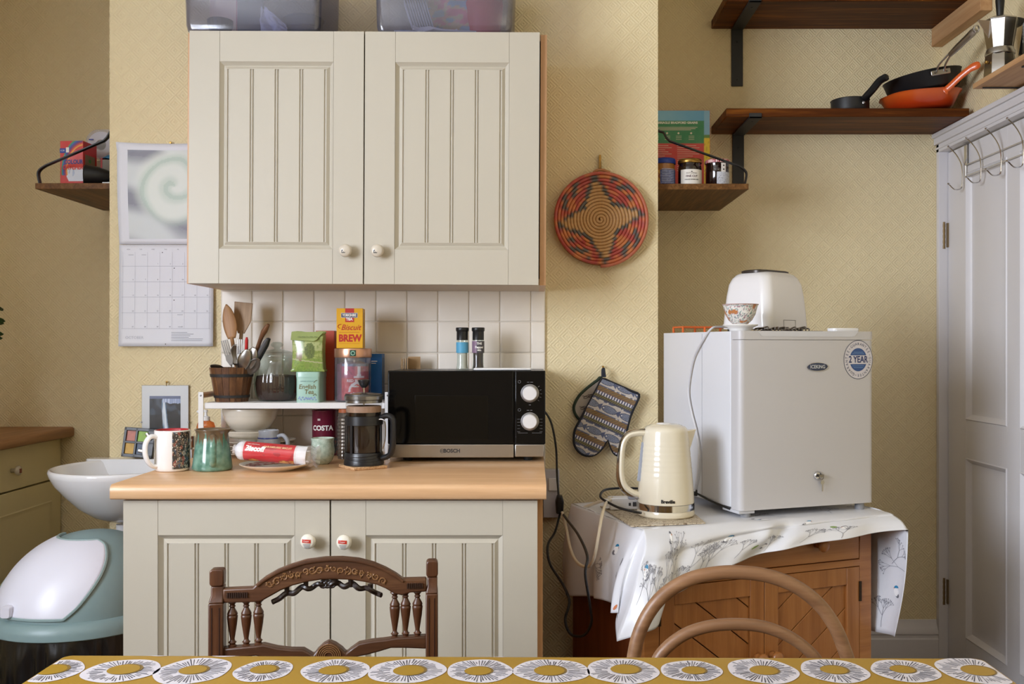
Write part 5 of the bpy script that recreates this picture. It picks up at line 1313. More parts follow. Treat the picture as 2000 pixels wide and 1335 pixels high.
def lathe_mug(name, label, cat, x, y, z, prof, inner, mat, imat, hpts, hr, rotz=0, hflat=1.2, seg=48, hmat=None):
    t = thing(name, label, cat, (x, y, z), rotz)
    b = B(); b.lathe(prof, seg); b.build('mug_wall', mat, t, ang=0)
    b = B(); b.lathe(inner, seg); b.build('mug_inside', imat, t, ang=0)
    if hpts: b = B(); b.tube(catmull(hpts, 6), hr, 12, flat=hflat); b.build('handle', hmat or mat, t)
    return t
# small grey-blue stein
SG = M('#9fa3ad', .3, var=.06, coat=.3, name='salt_glaze')
t = lathe_mug('stoneware_mug', 'small grey stoneware mug with cobalt decoration behind the biscuits', 'mug', -.752, 2.70, .9105, [(0, 0), (.031, 0), (.033, .004), (.0345, .03), (.032, .062), (.027, .082), (.0285, .090), (.028, .0925)], [(.028, .0925), (.026, .091), (.024, .08), (.03, .05), (.03, .006), (0, .005)], SG, SG,
    [(.029, 0, .075), (.045, 0, .078), (.058, 0, .062), (.056, 0, .040), (.044, 0, .022), (.032, 0, .020)], .0058, -.2)
b = B(); CB = M('#2c3c86', .25, coat=.3)
b.lathe([(.0305, .0690), (.0312, .0695), (.0307, .0725), (.0300, .0728)], 40); 
for a in (-1.9, -1.2, -.5, .2): b.tube([(.0352*math.sin(a+.22*math.cos(k)), -.0352*math.cos(a+.22*math.cos(k)), .040+.010*math.sin(k)) for k in [2*PI*i/16 for i in range(16)]], .0014, 5, closed=True)
b.build('cobalt_bands', CB, t)

def costa():
    t = thing('coffee_tin', 'maroon coffee tin with white lettering under the rack', 'tin', (-.634, 2.895, .9105))
    r = .0385; b = B(); b.lathe([(0, 0), (r, 0), (r+.001, .002), (r, .005), (r, .132), (r+.0012, .134), (r+.0012, .137), (r-.003, .137), (r-.004, .134), (0, .134)], 44); b.build('tin_body', M('#6b1732', .3, var=.04, coat=.2), t)
    def cf(u, v):
        n = nz(u*12, v*8, 3)
        if v > .86: return '#35494f'
        return mixc('#31444c', '#5c6c6a', smoothstep(0, .2, n)) if n < .26 else '#a8453a'
    lab_patch(t, r, .006, .054, -1.5, 1.5, cf, 'lower_print')
    lettering('COSTA', .0205, INKW, t, T(0, 0, .084), wrap=r+.0012, weight=.0008, name='brand_lettering')
    b = B(); b.box(-.004, .004, -.0005, 0, -.001, .005, T(-.010, -.0382, .108)); b.box(-.009, .009, -.0005, 0, 0, .0012, T(0, -.0396, .02)); b.build('small_print', M('#d8c9c4', .4), t)
costa()
t = thing('ridged_jar', 'ridged glass jar with an orange lid half hidden by the cafetiere', 'jar', (-.553, 2.80, .9105))
b = B(); b.lathe([(0, 0), (.022, 0)]+[(.0225+.0016*(i % 2), .004+.0052*i) for i in range(24)]+[(.018, .132), (.018, .136)], 40); b.build('glass', M('#6f6862', .12, .55, var=.45, vs=60, name='foil_glass'), t, ang=30)
b = B(); b.lathe([(.020, .136), (.0205, .147), (0, .149)], 28); b.build('lid', M('#a55a35', .4), t)
# celadon cup
CEL = NT('celadon_glaze'); _v = CEL.coord(); CEL.bsdf(CEL.ramp(CEL.noise(_v, 90, 3, .6), [(.35, '#9db0a0'), (.5, '#b9cabb'), (.7, '#cbd8cb')]), .22, coat=.4); CEL = CEL.m
t = thing('ceramic_cup', 'small speckled celadon cup without a handle left of the cafetiere', 'cup', (-.592, 2.672, .9105))
b = B(); b.lathe([(0, 0), (.018, 0), (.020, .003), (.0275, .010), (.0325, .024), (.0335, .040), (.0315, .054), (.0305, .064), (.0325, .072), (.0325, .0735), (.030, .073), (.0285, .063), (.031, .04), (.028, .02), (0, .012)], 48); b.build('cup_wall', CEL, t, ang=0)
b = B(); b.lathe([(0, .069), (.012, .070), (.022, .067), (.029, .062), (0, .060)], 30, rib=lambda a, z: .1*nz(a*2, z*100)); b.build('coarse_salt', M('#c08a70', .7, var=.15, vs=120, bump=.001), t)

# ------------------------------------------------------------------ cafetiere on a cork square
def cork():
    CK = NT('cork'); _v = CK.coord(); CK.bsdf(CK.ramp(CK.noise(_v, 180, 3, .7), [(.3, '#8d6844'), (.5, '#c19a70'), (.7, '#d3b088')]), .75, 0, CK.bump(CK.noise(_v, 200, 2), .5, .0006)); CK = CK.m
    b = B(); b.box(-.050, .050, -.050, .050, 0, .0085); o = tag(b.build('cork_mat', CK, None, bevel=.002), 'square cork mat under the cafetiere', 'mat'); o.location = (-.463, 2.586, .9105); o.rotation_euler = (0, 0, .62)
cork()
def cafetiere():
    t = thing('cafetiere', 'glass cafetiere of coffee in a black plastic frame', 'coffee maker', (-.461, 2.590, .9195), math.radians(-14))
    PB = M('#1b1c20', .32, var=.06, name='press_plastic'); r = .049; COF = M('#160b07', .08, var=.1, coat=.3, name='black_coffee')
    b = B(); b.lathe([(0, .0), (.054, 0), (.0545, .004), (.0535, .010), (.0515, .032), (.0505, .034), (.049, .010), (0, .008)], 44); b.build('frame_base', PB, t)
    b = B()
    for k in range(3): b.tube(catmull([(.0535*math.cos(a), .0535*math.sin(a), .014+.006*k+.003*math.sin(2*a+k)) for a in [-PI+2*PI*i/24 for i in range(25)]], 1), .0009, 5)
    b.build('base_ribs', PB, t)
    b = B(); b.lathe([(.0495, .108), (.0515, .109), (.0515, .132), (.0495, .133)], 44); b.build('frame_band', PB, t)
    for a in (-2.6, -1.57-.3, 1.3, 0.0):
        b = B(); b.box(-.004, .004, -.0515, -.0495, .03, .11, Rz(a+PI/2)); b.build('frame_strut', PB, t)
    G = glassy('beaker_glass', '#f4f4f4', .05, .02)
    b = B(); b.lathe([(0, .010), (r-.002, .010), (r, .014), (r, .172), (r+.002, .178)], 48); b.build('beaker', G, t, ang=60)
    b = B(); b.lathe([(0, .012), (r-.003, .012), (r-.0025, .016), (r-.0025, .148), (0, .149)], 44); b.build('coffee', COF, t)
    b = B(); b.lathe([(r-.0022, .143), (r-.002, .1485), (r-.002, .158), (r-.004, .160), (0, .159)], 44, rib=lambda a, z: .0); b.build('froth', M('#a58670', .6, var=.2, vs=120, bump=.001, bs=200), t)
    b = B(); b.lathe([(r+.0018, .176), (r+.003, .180), (r+.003, .186), (r+.001, .192)], 44); b.build('rim_ring', M('#4c4a48', .35, .5), t)
    b = B(); b.lathe([(r-.001, .168), (r+.0002, .169), (r+.0002, .176), (r+.0035, .178), (r+.0038, .187), (.045, .1925), (.02, .196), (0, .197)], 44); li = b.build('lid', M('#8c8a88', .22, .9, var=.04), t)
    b = B(); b.tube([(0, 0, .05), (0, 0, .212)], .0022, 10); b.build('plunger_rod', CHROME, t)
    b = B(); b.lathe([(0, .208), (.006, .209), (.012, .216), (.0155, .226), (.0155, .230), (.012, .2315), (0, .232)], 24); b.build('plunger_knob', PB, t)
    hx = catmull([(.050, 0, .128), (.066, 0, .134), (.080, 0, .130), (.086, 0, .118), (.086, 0, .08), (.083, 0, .045), (.074, 0, .026), (.052, 0, .018)], 6)
    b = B(); b.tube(hx, .0078, 12, flat=1.5); h = b.build('handle', PB, t)
    b = B(); b.tube(catmull([(.048, -.012, .124), (.060, -.011, .124), (.0675, -.011, .112), (.067, -.011, .07), (.060, -.011, .045)], 6), .0017, 8); b.build('handle_wire', CHROME, h)
cafetiere()

# ------------------------------------------------------------------ mugs at the left end of the worktop
def white_mug():
    X, Y = -.962, 2.53; r = .0455
    t = thing('printed_mug', 'white mug with a red inside and a dark picture panel', 'mug', (X+.0, Y, .9105))
    b = B(); b.lathe([(0, 0), (r-.008, 0), (r-.003, .002), (r-.002, .006), (r, .010), (r, .1065), (r-.0008, .1085)], 60); b.build('mug_wall', WHITEG, t, ang=0)
    b = B(); b.lathe([(r-.0008, .1085), (r-.0022, .1092), (r-.0036, .108), (r-.004, .09), (r-.004, .01), (0, .008)], 60); b.build('mug_inside', M('#b71f2c', .2, var=.02, coat=.4, name='red_glaze'), t, ang=0)
    def cf(u, v):
        n = nz(u*7, v*10, 1); m = nz(u*14, v*18, 7); q = nz(u*5+3, v*6, 9)
        if m > .36: return '#b9a28c'
        if q > .30 and abs(u-.35) < .35: return '#8a3f36'
        if n > .28: return '#6d5a52'
        if q < -.34: return '#3b4b63'
        if m < -.36: return '#d0ccc8'
        return '#1c1717' if n > -.2 else '#2b211f'
    b = B(); b.grid(lambda u, v: ((r+.0004)*math.sin(.36+1.25*u), -(r+.0004)*math.cos(.36+1.25*u), .008+.097*v), 60, 80, cf); b.build('picture_panel', VCG, t)
    b = B(); d = Vector((-.66, -.75, 0)).normalized(); hp = catmull([d*(r-.003)+Vector((0, 0, .092)), d*(r+.015)+Vector((0, 0, .094)), d*(r+.028)+Vector((0, 0, .078)), d*(r+.030)+Vector((0, 0, .055)), d*(r+.024)+Vector((0, 0, .032)), d*(r+.010)+Vector((0, 0, .017)), d*(r-.003)+Vector((0, 0, .015))], 6)
    b.tube(hp, .0062, 12, flat=1.35); b.build('handle', WHITEG, t)
    # the handle swings towards the camera's left
white_mug()
def jug():
    t = thing('glazed_mug', 'green flared pottery mug with brown drips and a brown rim', 'mug', (-.860, 2.545, .9105))
    GL = NT('drip_glaze'); tc = GL.n('ShaderNodeTexCoord'); sp = GL.n('ShaderNodeSeparateXYZ'); GL.l(tc.outputs['Object'], sp.inputs[0])
    ang = GL.math('ARCTAN2', sp.outputs[0], sp.outputs[1]); cb = GL.n('ShaderNodeCombineXYZ'); GL.l(GL.math('MULTIPLY', ang, 3.2), cb.inputs[0])
    nn = GL.noise(cb.outputs[0], 1.6, 1, .5); dr = GL.math('MULTIPLY_ADD', nn, -.115, .137)
    f = GL.math('MULTIPLY', GL.math('SUBTRACT', sp.outputs[2], dr), 90.); n2 = GL.noise(GL.coord(), 40, 3)
    f = GL.math('ADD', f, GL.math('MULTIPLY', n2, .5)); gr = GL.ramp(n2, [(.35, '#4f7a6c'), (.5, '#6a9484'), (.7, '#82a898')])
    f.node.use_clamp = True; GL.bsdf(GL.mix(f, gr, lin('#6d5a44')), .16, 0, GL.bump(n2, .3, .0008), .5); GL = GL.m
    b = B(); b.lathe([(0, 0), (.048, 0), (.0515, .003), (.052, .008), (.049, .030), (.045, .060), (.042, .085), (.041, .097), (.044, .106), (.0465, .1085), (.045, .1095), (.040, .105), (.039, .09), (.045, .04), (.046, .008), (0, .007)], 60, rib=lambda a, z: (.10*max(0, math.cos(a-.1))**14 if z > .1 else 0)+.004*math.sin(z*260)); b.build('mug_wall', GL, t, ang=0)
    d = Vector((.34, -.94, 0)).normalized(); b = B(); b.tube(catmull([d*.040+Vector((0, 0, .090)), d*.056+Vector((0, 0, .094)), d*.072+Vector((0, 0, .078)), d*.074+Vector((0, 0, .05)), d*.066+Vector((0, 0, .026)), d*.048+Vector((0, 0, .016))], 6), .006, 12, flat=1.5); b.build('handle', GL, t)
jug()

# ------------------------------------------------------------------ biscuits on a plate
def biscuits():
    t = thing('side_plate', 'cream side plate with a reddish pattern under the biscuit packet', 'plate', (-.690, 2.545, .9105))
    b = B(); b.lathe([(0, 0), (.052, 0), (.055, .003), (.080, .010), (.0935, .0165), (.0945, .018), (.0925, .0185), (.076, .0135), (.055, .0065), (0, .006)], 60); b.build('plate_disc', CRK, t, ang=60)
    def cf(u, v):
        n = nz(u*40, v*5); return '#8f3a2c' if n > .1 else ('#b0664c' if n > -.2 else '#d9c2ae')
    b = B(); b.grid(lambda u, v: ((.058+.020*v)*math.cos(2*PI*u), (.058+.020*v)*math.sin(2*PI*u), .0080+.0065*v), 120, 6, cf, wrap=True); b.build('rim_pattern', VCG, t)
    p = thing('biscuit_packet', 'red cylindrical biscuit packet with twisted white ends lying on the plate', 'biscuits', (-.690, 2.530, .9565), math.radians(-3)); p.rotation_euler = (0, math.radians(4.5), math.radians(-3))
    r = .0255
    def cf(u, v):   # u along, v round
        n = nz(u*6, v*9, 4); m = nz(u*16, v*16, 2)
        a = abs((v*2*PI) - 0)
        if u < .03 or u > .97: return '#d9d2d4'
        d = math.hypot((u-.78)*2.4, (v-.66)*4.2); e = math.hypot((u-.95)*2.4, (v-.64)*4.4); g = math.hypot((u-.22)*2.4, (v-.665)*5); h = math.hypot((u-.56)*2.0, (v-.86)*4.5)
        for q in (d, e, g, h):
            if q < .26: return mixc('#c9752e', '#e0a355', smoothstep(-.3, .3, m)) if q < .22 else '#a04a1c'
        if .42 < u < .74 and .74 < v < .88: return mixc('#d9a27a', '#c84a34', smoothstep(-.2, .3, m))
        return '#c5232b' if n > -.25 else '#a81e26'
    L0, L1 = -.082, .066
    b = B(); b.grid(lambda u, v: (L0+(L1-L0)*u, -r*math.sin(2*PI*v-PI)*-1*math.cos(0) if False else r*math.cos(2*PI*v), r*math.sin(2*PI*v)), 70, 90, cf); b.build('printed_wrapper', VCG, p, weld=.0003)
    WR = M('#e3e1e6', .22, var=.06, vs=90, coat=.3, bump=.002, bs=90, name='crinkled_wrap')
    b = B(); b.lathe([(r, 0), (r*1.0, .006), (r*.9, .012), (r*.66, .018), (r*.45, .022), (r*.55, .027), (0, .026)], 40, T(L0, 0, 0) @ Ry(-PI/2), rib=lambda a, z: .07*math.sin(a*11)*min(1, z*40)); b.build('wrapper_end', WR, p, ang=30)
    b = B(); b.lathe([(r, 0), (r*1.0, .012), (r*1.02, .022), (r*.98, .026), (0, .025)], 40, T(L1, 0, 0) @ Ry(PI/2), rib=lambda a, z: .04*math.sin(a*9+z*80)*min(1, z*40)); b.build('wrapper_end', WR, p, ang=30)
    CLW = glassy('clear_film', '#f2f2f4', .22, .08, .12, '#e9e9ee')
    b = B(); b.lathe([(r*.98, .022), (r*1.05, .034), (r*.85, .044), (r*1.12, .054)], 40, T(L1, 0, 0) @ Ry(PI/2), sx=1, sy=.8, rib=lambda a, z: .10*math.sin(a*6+z*60)); b.build('film_end', CLW, p, ang=30)
    roll_text('Biscoff', .0195, INKW, p, r+.0006, .42, -.046, weight=.0011, name='brand_lettering', shear=.1)
    roll_text('THE ORIGINAL', .0050, INKW, p, r+.0006, .95, -.052); roll_text('CARAMELISED BISCUIT', .0075, M('#f0c79a', .5), p, r+.0006, .75, .015, weight=.0002)
biscuits()

# ------------------------------------------------------------------ soap bottle, photo frame, palette tray, calendar
def soap():
    t = thing('soap_bottle', 'clear orange hand soap bottle with a white pump behind the mugs', 'bottle', (-1.030+.03, 2.90, .9105))
    OG = glassy('orange_soap', '#f0a85c', .12, .05, .25, '#e9a45a')
    b = B(); b.lathe([(0, 0), (.023, 0), (.0245, .004), (.0245, .085), (.021, .098), (.011, .104), (.011, .108)], 32, None, 1.15, .8); b.build('bottle_body', OG, t, ang=60)
    b = B(); b.lathe([(0, .002), (.0225, .003), (.0225, .084), (0, .088)], 24, None, 1.12, .76); b.build('soap_fill', M('#d98a3a', .3, var=.05), t)
    b = B(); b.lathe([(.012, .104), (.012, .116), (.005, .118), (.004, .130), (.006, .131), (.006, .1365), (0, .138)], 20); b.tube([(0, 0, .134), (-.018, -.006, .134), (-.024, -.008, .130)], .004, 8); b.build('pump', WHITE, t)
    def cf(u, v):
        if v > .55: return '#c9c34a' if abs(u-.5) < .34 and v > .6 else '#e0a85a'
        return '#e8b6a0' if nz(u*6, v*6) < .2 else '#d9968a'
    b = B(); b.grid(lambda u, v: ((.0245*1.15+.0005)*math.sin(-1+2*u), -(.0245*.8+.0006)*math.cos(-1+2*u), .012+.068*v), 20, 24, cf); b.build('paper_label', VC, t)
    b = B(); b.tube([(.006*math.cos(a), -.0212, .066+.005*math.sin(a)) for a in [2*PI*i/14 for i in range(14)]], .0015, 5, closed=True); b.build('label_mark', M('#3f6a9a', .4), t)
soap()
def nail(x, z, nm='nail'):
    b = B(); m = T(x, BY+.0, z) @ MX; b.lathe([(0, -.004), (.0012, -.004), (.0012, .010), (.0038, .0105), (.0032, .0125), (0, .013)], 12, m); return b
def frame():
    d = 2.985; P0, P1 = U(275, 752, d), U(367, 752, d); zt = P0.z; zb = zt-.205; x0, x1 = P0.x, P1.x
    t = thing('clip_frame', 'frameless clip picture of a waterfall hanging on the wall above the basin', 'picture', ((x0+x1)/2, 2.996, zt)); w = (x1-x0)/2; h = zt-zb
    bx('backing_board', M('#8b7a66', .6), (-w, w, -.004, 0, -h, 0), t, bevel=.0004)
    bx('white_mount', M('#d3d6da', .35, var=.02), (-w+.001, w-.001, -.005, -.004, -h+.001, -.001), t, bevel=0)
    pw = w*.66
    def cf(u, v):
        c = .44+.10*(1-v)+.05*(1-v)**2 if v > .1 else .55; wd = .055+.05*(1-v)
        n = nz(u*20, v*5, 2); m = nz(u*5, v*7, 4)
        dd = abs(u-c-.015*n)/wd
        if v > .94: return '#5a6486'
        if v > .80 and u > .42: 
            if v > .86+.04*m: return mixc('#8f9fc4', '#c4cfe6', smoothstep(-.2, .5, n))
        if dd < 1 and v < .93: return mixc('#dfe9f4', '#4f7396', smoothstep(.2, 1, dd+.4*n))
        if v > .62 and m > -.1+.5*(u-.5): return mixc('#1d2430', '#3b4656', smoothstep(-.1, .4, m))
        return mixc('#101216', '#23262c', smoothstep(-.2, .3, m))
    b = B(); b.grid(lambda u, v: (-pw+2*pw*u, -.0054, -h+.012+(h-.046)*v), 70, 100, cf); b.build('photograph', VCG, t, smooth=False)
    bx('glass', glassy('picture_glass', '#ffffff', .01, .02), (-w, w, -.0075, -.0058, -h, 0), t, bevel=0)
    b = B()
    for s in (-1, 1): b.box(s*w-.002, s*w+.002, -.0085, 0, -h*.58, -h*.56)
    b.build('clip', STEELD, t)
    b = nail((x0+x1)/2+.006, zt+.010); b.tube([((x0+x1)/2+.006, 2.986, zt+.012), ((x0+x1)/2+.004, 2.991, zt-.002)], .0012, 5); tag(b.build('nail', BRASS, None), 'small brass nail holding the waterfall picture', 'nail')
frame()
def tray4():
    p = U(268, 893, 2.955)
    t = thing('colour_palette', 'black palette with four square wells leaning on the wall behind the basin', 'palette', tuple(p), 0, None, (math.radians(-9), math.radians(4), 0))
    w, h = .048, .092; BK = M('#26272a', .35, var=.1, name='palette_black')
    bx('palette_case', BK, (-w, w, -.002, .004, 0, h), t, bevel=.002)
    for x0, x1, z0, z1 in ((-w, w, 0, .010), (-w, w, h-.010, h), (-w, w, .043, .050), (-w, -w+.008, 0, h), (w-.022, w, 0, h), (-.012, -.005, 0, h)):
        bx('palette_rib', BK, (x0, x1, -.008, -.001, z0, z1), t, bevel=.0012)
    for x0, x1, z0, z1, c in ((-.040, -.012, .050, .082, '#b86f5e'), (-.005, .026, .050, .082, '#8fb83c'), (-.040, -.012, .010, .043, '#c69a2f'), (-.005, .026, .010, .043, '#4a5a72')):
        bx('colour_well', M(c, .45, var=.35, vs=60), (x0, x1, -.0035, -.002, z0, z1), t, bevel=0)
    b = B(); b.tube([(.006, -.012, .022), (.030, -.014, .018)], .006, 8, flat=.6); b.tube([(.022, -.010, .076), (.040, -.012, .058)], .005, 8, flat=.5); b.build('palette_clip', STEEL, t)
tray4()

def calendar():
    d = 2.99; cx = (325-VX)*d/F; t = thing('wall_calendar', 'open October calendar with a pale swirl picture partly behind the wall cabinet', 'calendar', (cx, 2.993, EYE-(478-VY)*d/F))
    s = d/F; PA = M('#dcdde6', .5, var=.01, vs=3, name='calendar_paper')
    # lower leaf: grid page, curling forward a touch
    wl, wr, hb = (325-233)*s, (417-325)*s, (676-478)*s
    def low(u, v): return (-wl+(wl+wr)*u, -.003-.006*(1-v)**2-.001*math.sin(u*5), -hb+hb*v)
    b = B(); b.grid(low, 20, 24); lp = b.build('month_page', PA, t, solid=.0012)
    def on(u, v, e=.0012): x, y, z = low(u, v); return Vector((x, y-e, z))
    b = B(); L = .0005
    def hl(v, a, c, w=L): 
        p = [on(a+(c-a)*i/12, v) for i in range(13)]
        for i in range(12): b.poly([p[i]+Vector((0, 0, -w)), p[i+1]+Vector((0, 0, -w)), p[i+1]+Vector((0, 0, w)), p[i]+Vector((0, 0, w))])
    def vl(u, a, c, w=.0003):
        p = [on(u, a+(c-a)*i/8) for i in range(9)]
        for i in range(8): b.poly([p[i]+Vector((-w, 0, 0)), p[i]+Vector((w, 0, 0)), p[i+1]+Vector((w, 0, 0)), p[i+1]+Vector((-w, 0, 0))])
    rows = [.79, .635, .485, .33, .175]
    for v in rows: hl(v, .03, .97)
    for k in range(8): vl(.04+.131*k, .175, .93)
    b.build('grid_lines', M('#aeb0bd', .5), lp, smooth=False)
    GT = M('#6f7280', .5); dday = 1
    for c_, dn in enumerate(('MON', 'TUE', 'WED', 'THU', 'FRI', 'SAT', 'SUN')): lettering(dn, .0045, GT, lp, T(*(on(.10+.131*c_, .955)+Vector((0, .0006, 0)))), name='day_lettering')
    for r_ in range(5):
        for c_ in range(7):
            dday = r_*7+c_-1
            if 1 <= dday <= 31: lettering(str(dday), .0058, GT, lp, T(*(on(.15+.131*c_, .955-.155*(r_+1)+.012)+Vector((0, .0006, 0)))), name='date_lettering')
    lettering('OCTOBER', .0125, M('#b4b6c2', .5), lp, T(*(on(.17, .085)+Vector((0, .0004, 0)))), name='month_lettering')
    b = B()
    for k in range(6): q = on(.56, .135-.016*k); w = (.05, .07, .06, .055, .10, .098)[k]; b.poly([q, q+Vector((w, 0, 0)), q+Vector((w, 0, .0011)), q+Vector((0, 0, .0011))])
    for (u, v, w) in ((.10, .90, .016), (.24, .90, .014), (.62, .31, .018), (.63, .19, .012)): q = on(u, v); b.poly([q, q+Vector((w, 0, 0)), q+Vector((w, 0, .001)), q+Vector((0, 0, .001))])
    b.build('small_print', GT, lp, smooth=False)
    b = B()
    for (u, v) in ((.46, .925), (.585, .77), (.585, .455), (.50, .022)): b.lathe([(0, 0), (.0016, 0), (0, .0005)], 8, T(*on(u, v)) @ MX)
    b.build('ink_dots', INKK, lp)
    # upper leaf: picture page
    hu = (478-279)*s; ul, ur = (325-229)*s, (417-325)*s
    def upp(u, v): return (-ul*(.955+.045*v)+(ul*(.955+.045*v)+ur)*u, -.003-.007*math.sin(PI*v)*(.4+.6*(1-u))-.010*smoothstep(.9, 1, v)*(1-u)**3, .001+hu*v-.004*math.sin(PI*u)*smoothstep(.85, 1, v))
    b = B(); b.grid(upp, 24, 24); up = b.build('picture_page', PA, t, solid=.0012)
    def cf(u, v):
        # soft interlocking swirls, pale green and grey-violet
        x, y = (u-.58)*1.3, (v-.58)*1.5; r = math.hypot(x, y); a = math.atan2(y, x)
        f = math.sin(r*15-a*1.0+.9*nz(u*2.2, v*2.2, 3)*3); g = math.sin((u*1.6+v*3.6)*3+2.5*nz(u*1.7, v*1.4, 8)); w = smoothstep(.50, .72, r)
        c1 = mixc('#c6d3cb', '#dde3de', smoothstep(-1, .8, f)); 
        if f < -.85: c1 = mixc(c1, '#9db8ac', .4)
        c2 = mixc('#8a8c99', '#cdd3d6', smoothstep(-.8, .8, g)) 
        if g < -.7: c2 = mixc(c2, '#6a6b7a', .4)
        return mixc(c1, c2, w)
    def pic(u, v):
        x, y, z = upp(.11+.83*u, .055+.875*v); return (x, y-.0012, z)
    b = B(); b.grid(pic, 70, 90, cf); b.build('swirl_picture', VC, up)
    p = U(332, 279, 2.985); b = nail(p.x, p.z+.002); tag(b.build('nail', BRASS, None), 'small nail at the top of the calendar', 'nail')
calendar()

# ------------------------------------------------------------------ coiled basket on the chimney breast
def basket():
    p = U(1173, 427, 2.965); R = .1485
    t = thing('coiled_basket', 'round coiled basket with a four-pointed star hung on the wall', 'basket', (p.x, 2.994, p.z))
    pts = []; turns = 14.5; N = int(turns*64); vc = []
    cr = R/turns/2
    def colour(r, a):
        k = r/R; th = a-math.radians(8); c4 = abs(((th/(PI/2)+.5) % 1)-.5)*2      # 0 on an arm's axis, 1 between arms
        ph = c4*PI/4; arm = .92*.42*math.sin(PI/4)/(.92*math.sin(ph)+.42*math.sin(PI/4-ph))
        if k > .965: return '#b4562c'
        if k < arm-.02: return '#bd8f54'
        if k < arm+.055+.03*(1-c4): return '#43403c'
        sec = nz(math.cos(a)*5, math.sin(a)*5, k*7)
        if .72 < k < .93 and c4 > .55 and abs(math.sin(a*7+k*13)) > .72: return '#4a4844'
        if sec > .12: return '#c4702c'
        if sec < -.15: return '#a82c1c'
        return '#b8452a' if int(k*14) % 2 else '#c0622c'
    b = B(); rows = []; cols = []
    for i in range(N+1):
        a = 2*PI*turns*i/N; r = R*(i/N)*.985+.002; cy = -.006-.030*(1-(r/R)**2)*0 - .022*(r/R)**2
        pos = Vector((r*math.cos(-a+PI/2), cy, r*math.sin(-a+PI/2))); rad = Vector((math.cos(-a+PI/2), 0, math.sin(-a+PI/2)))
        fa = -a+PI/2; c = colour(r, fa)
        rows.append([pos+rad*cr*1.06*math.cos(q)+Vector((0, 1, 0))*cr*1.15*math.sin(q) for q in [2*PI*j/8 for j in range(8)]]); cols.append(c)
    V = b.rings(rows, True)
    b.vc = {}
    for i, row in enumerate(V):
        dk = 1-.10*(i % 2)
        for v in row: b.vc[v] = tuple(x*dk for x in lin(cols[i])[:3])
    b.build('coils', VC, t, ang=0)
    b = B(); b.lathe([(0, 0), (R*.98, -.018), (R*.98, -.016), (0, .003)], 40, MX.inverted()); b.build('basket_back', M('#a9793f', .6), t)
    b = B(); b.tube(catmull([(-.022, -.022, R*.985), (-.010, -.024, R*1.03), (.008, -.022, R*1.035), (.03, -.020, R*.99)], 5), .0045, 8); b.build('rim_knot', M('#a9744a', .6), t)
    b = B(); b.tube(catmull([(.0, -.020, R*1.02), (-.002, -.008, R*1.22), (0, .002, R*1.33), (.003, -.008, R*1.22), (.003, -.020, R*1.02)], 5), .0008, 5); b.build('hanging_string', M('#a08256', .7), t)
    b = nail(p.x, p.z+R*1.33); b.box(p.x-.0035, p.x+.0035, 2.988, 3.0, p.z+R*1.10, p.z+R*1.38); tag(b.build('picture_hook', BRASS, None), 'small hook above the coiled basket', 'hook')
basket()

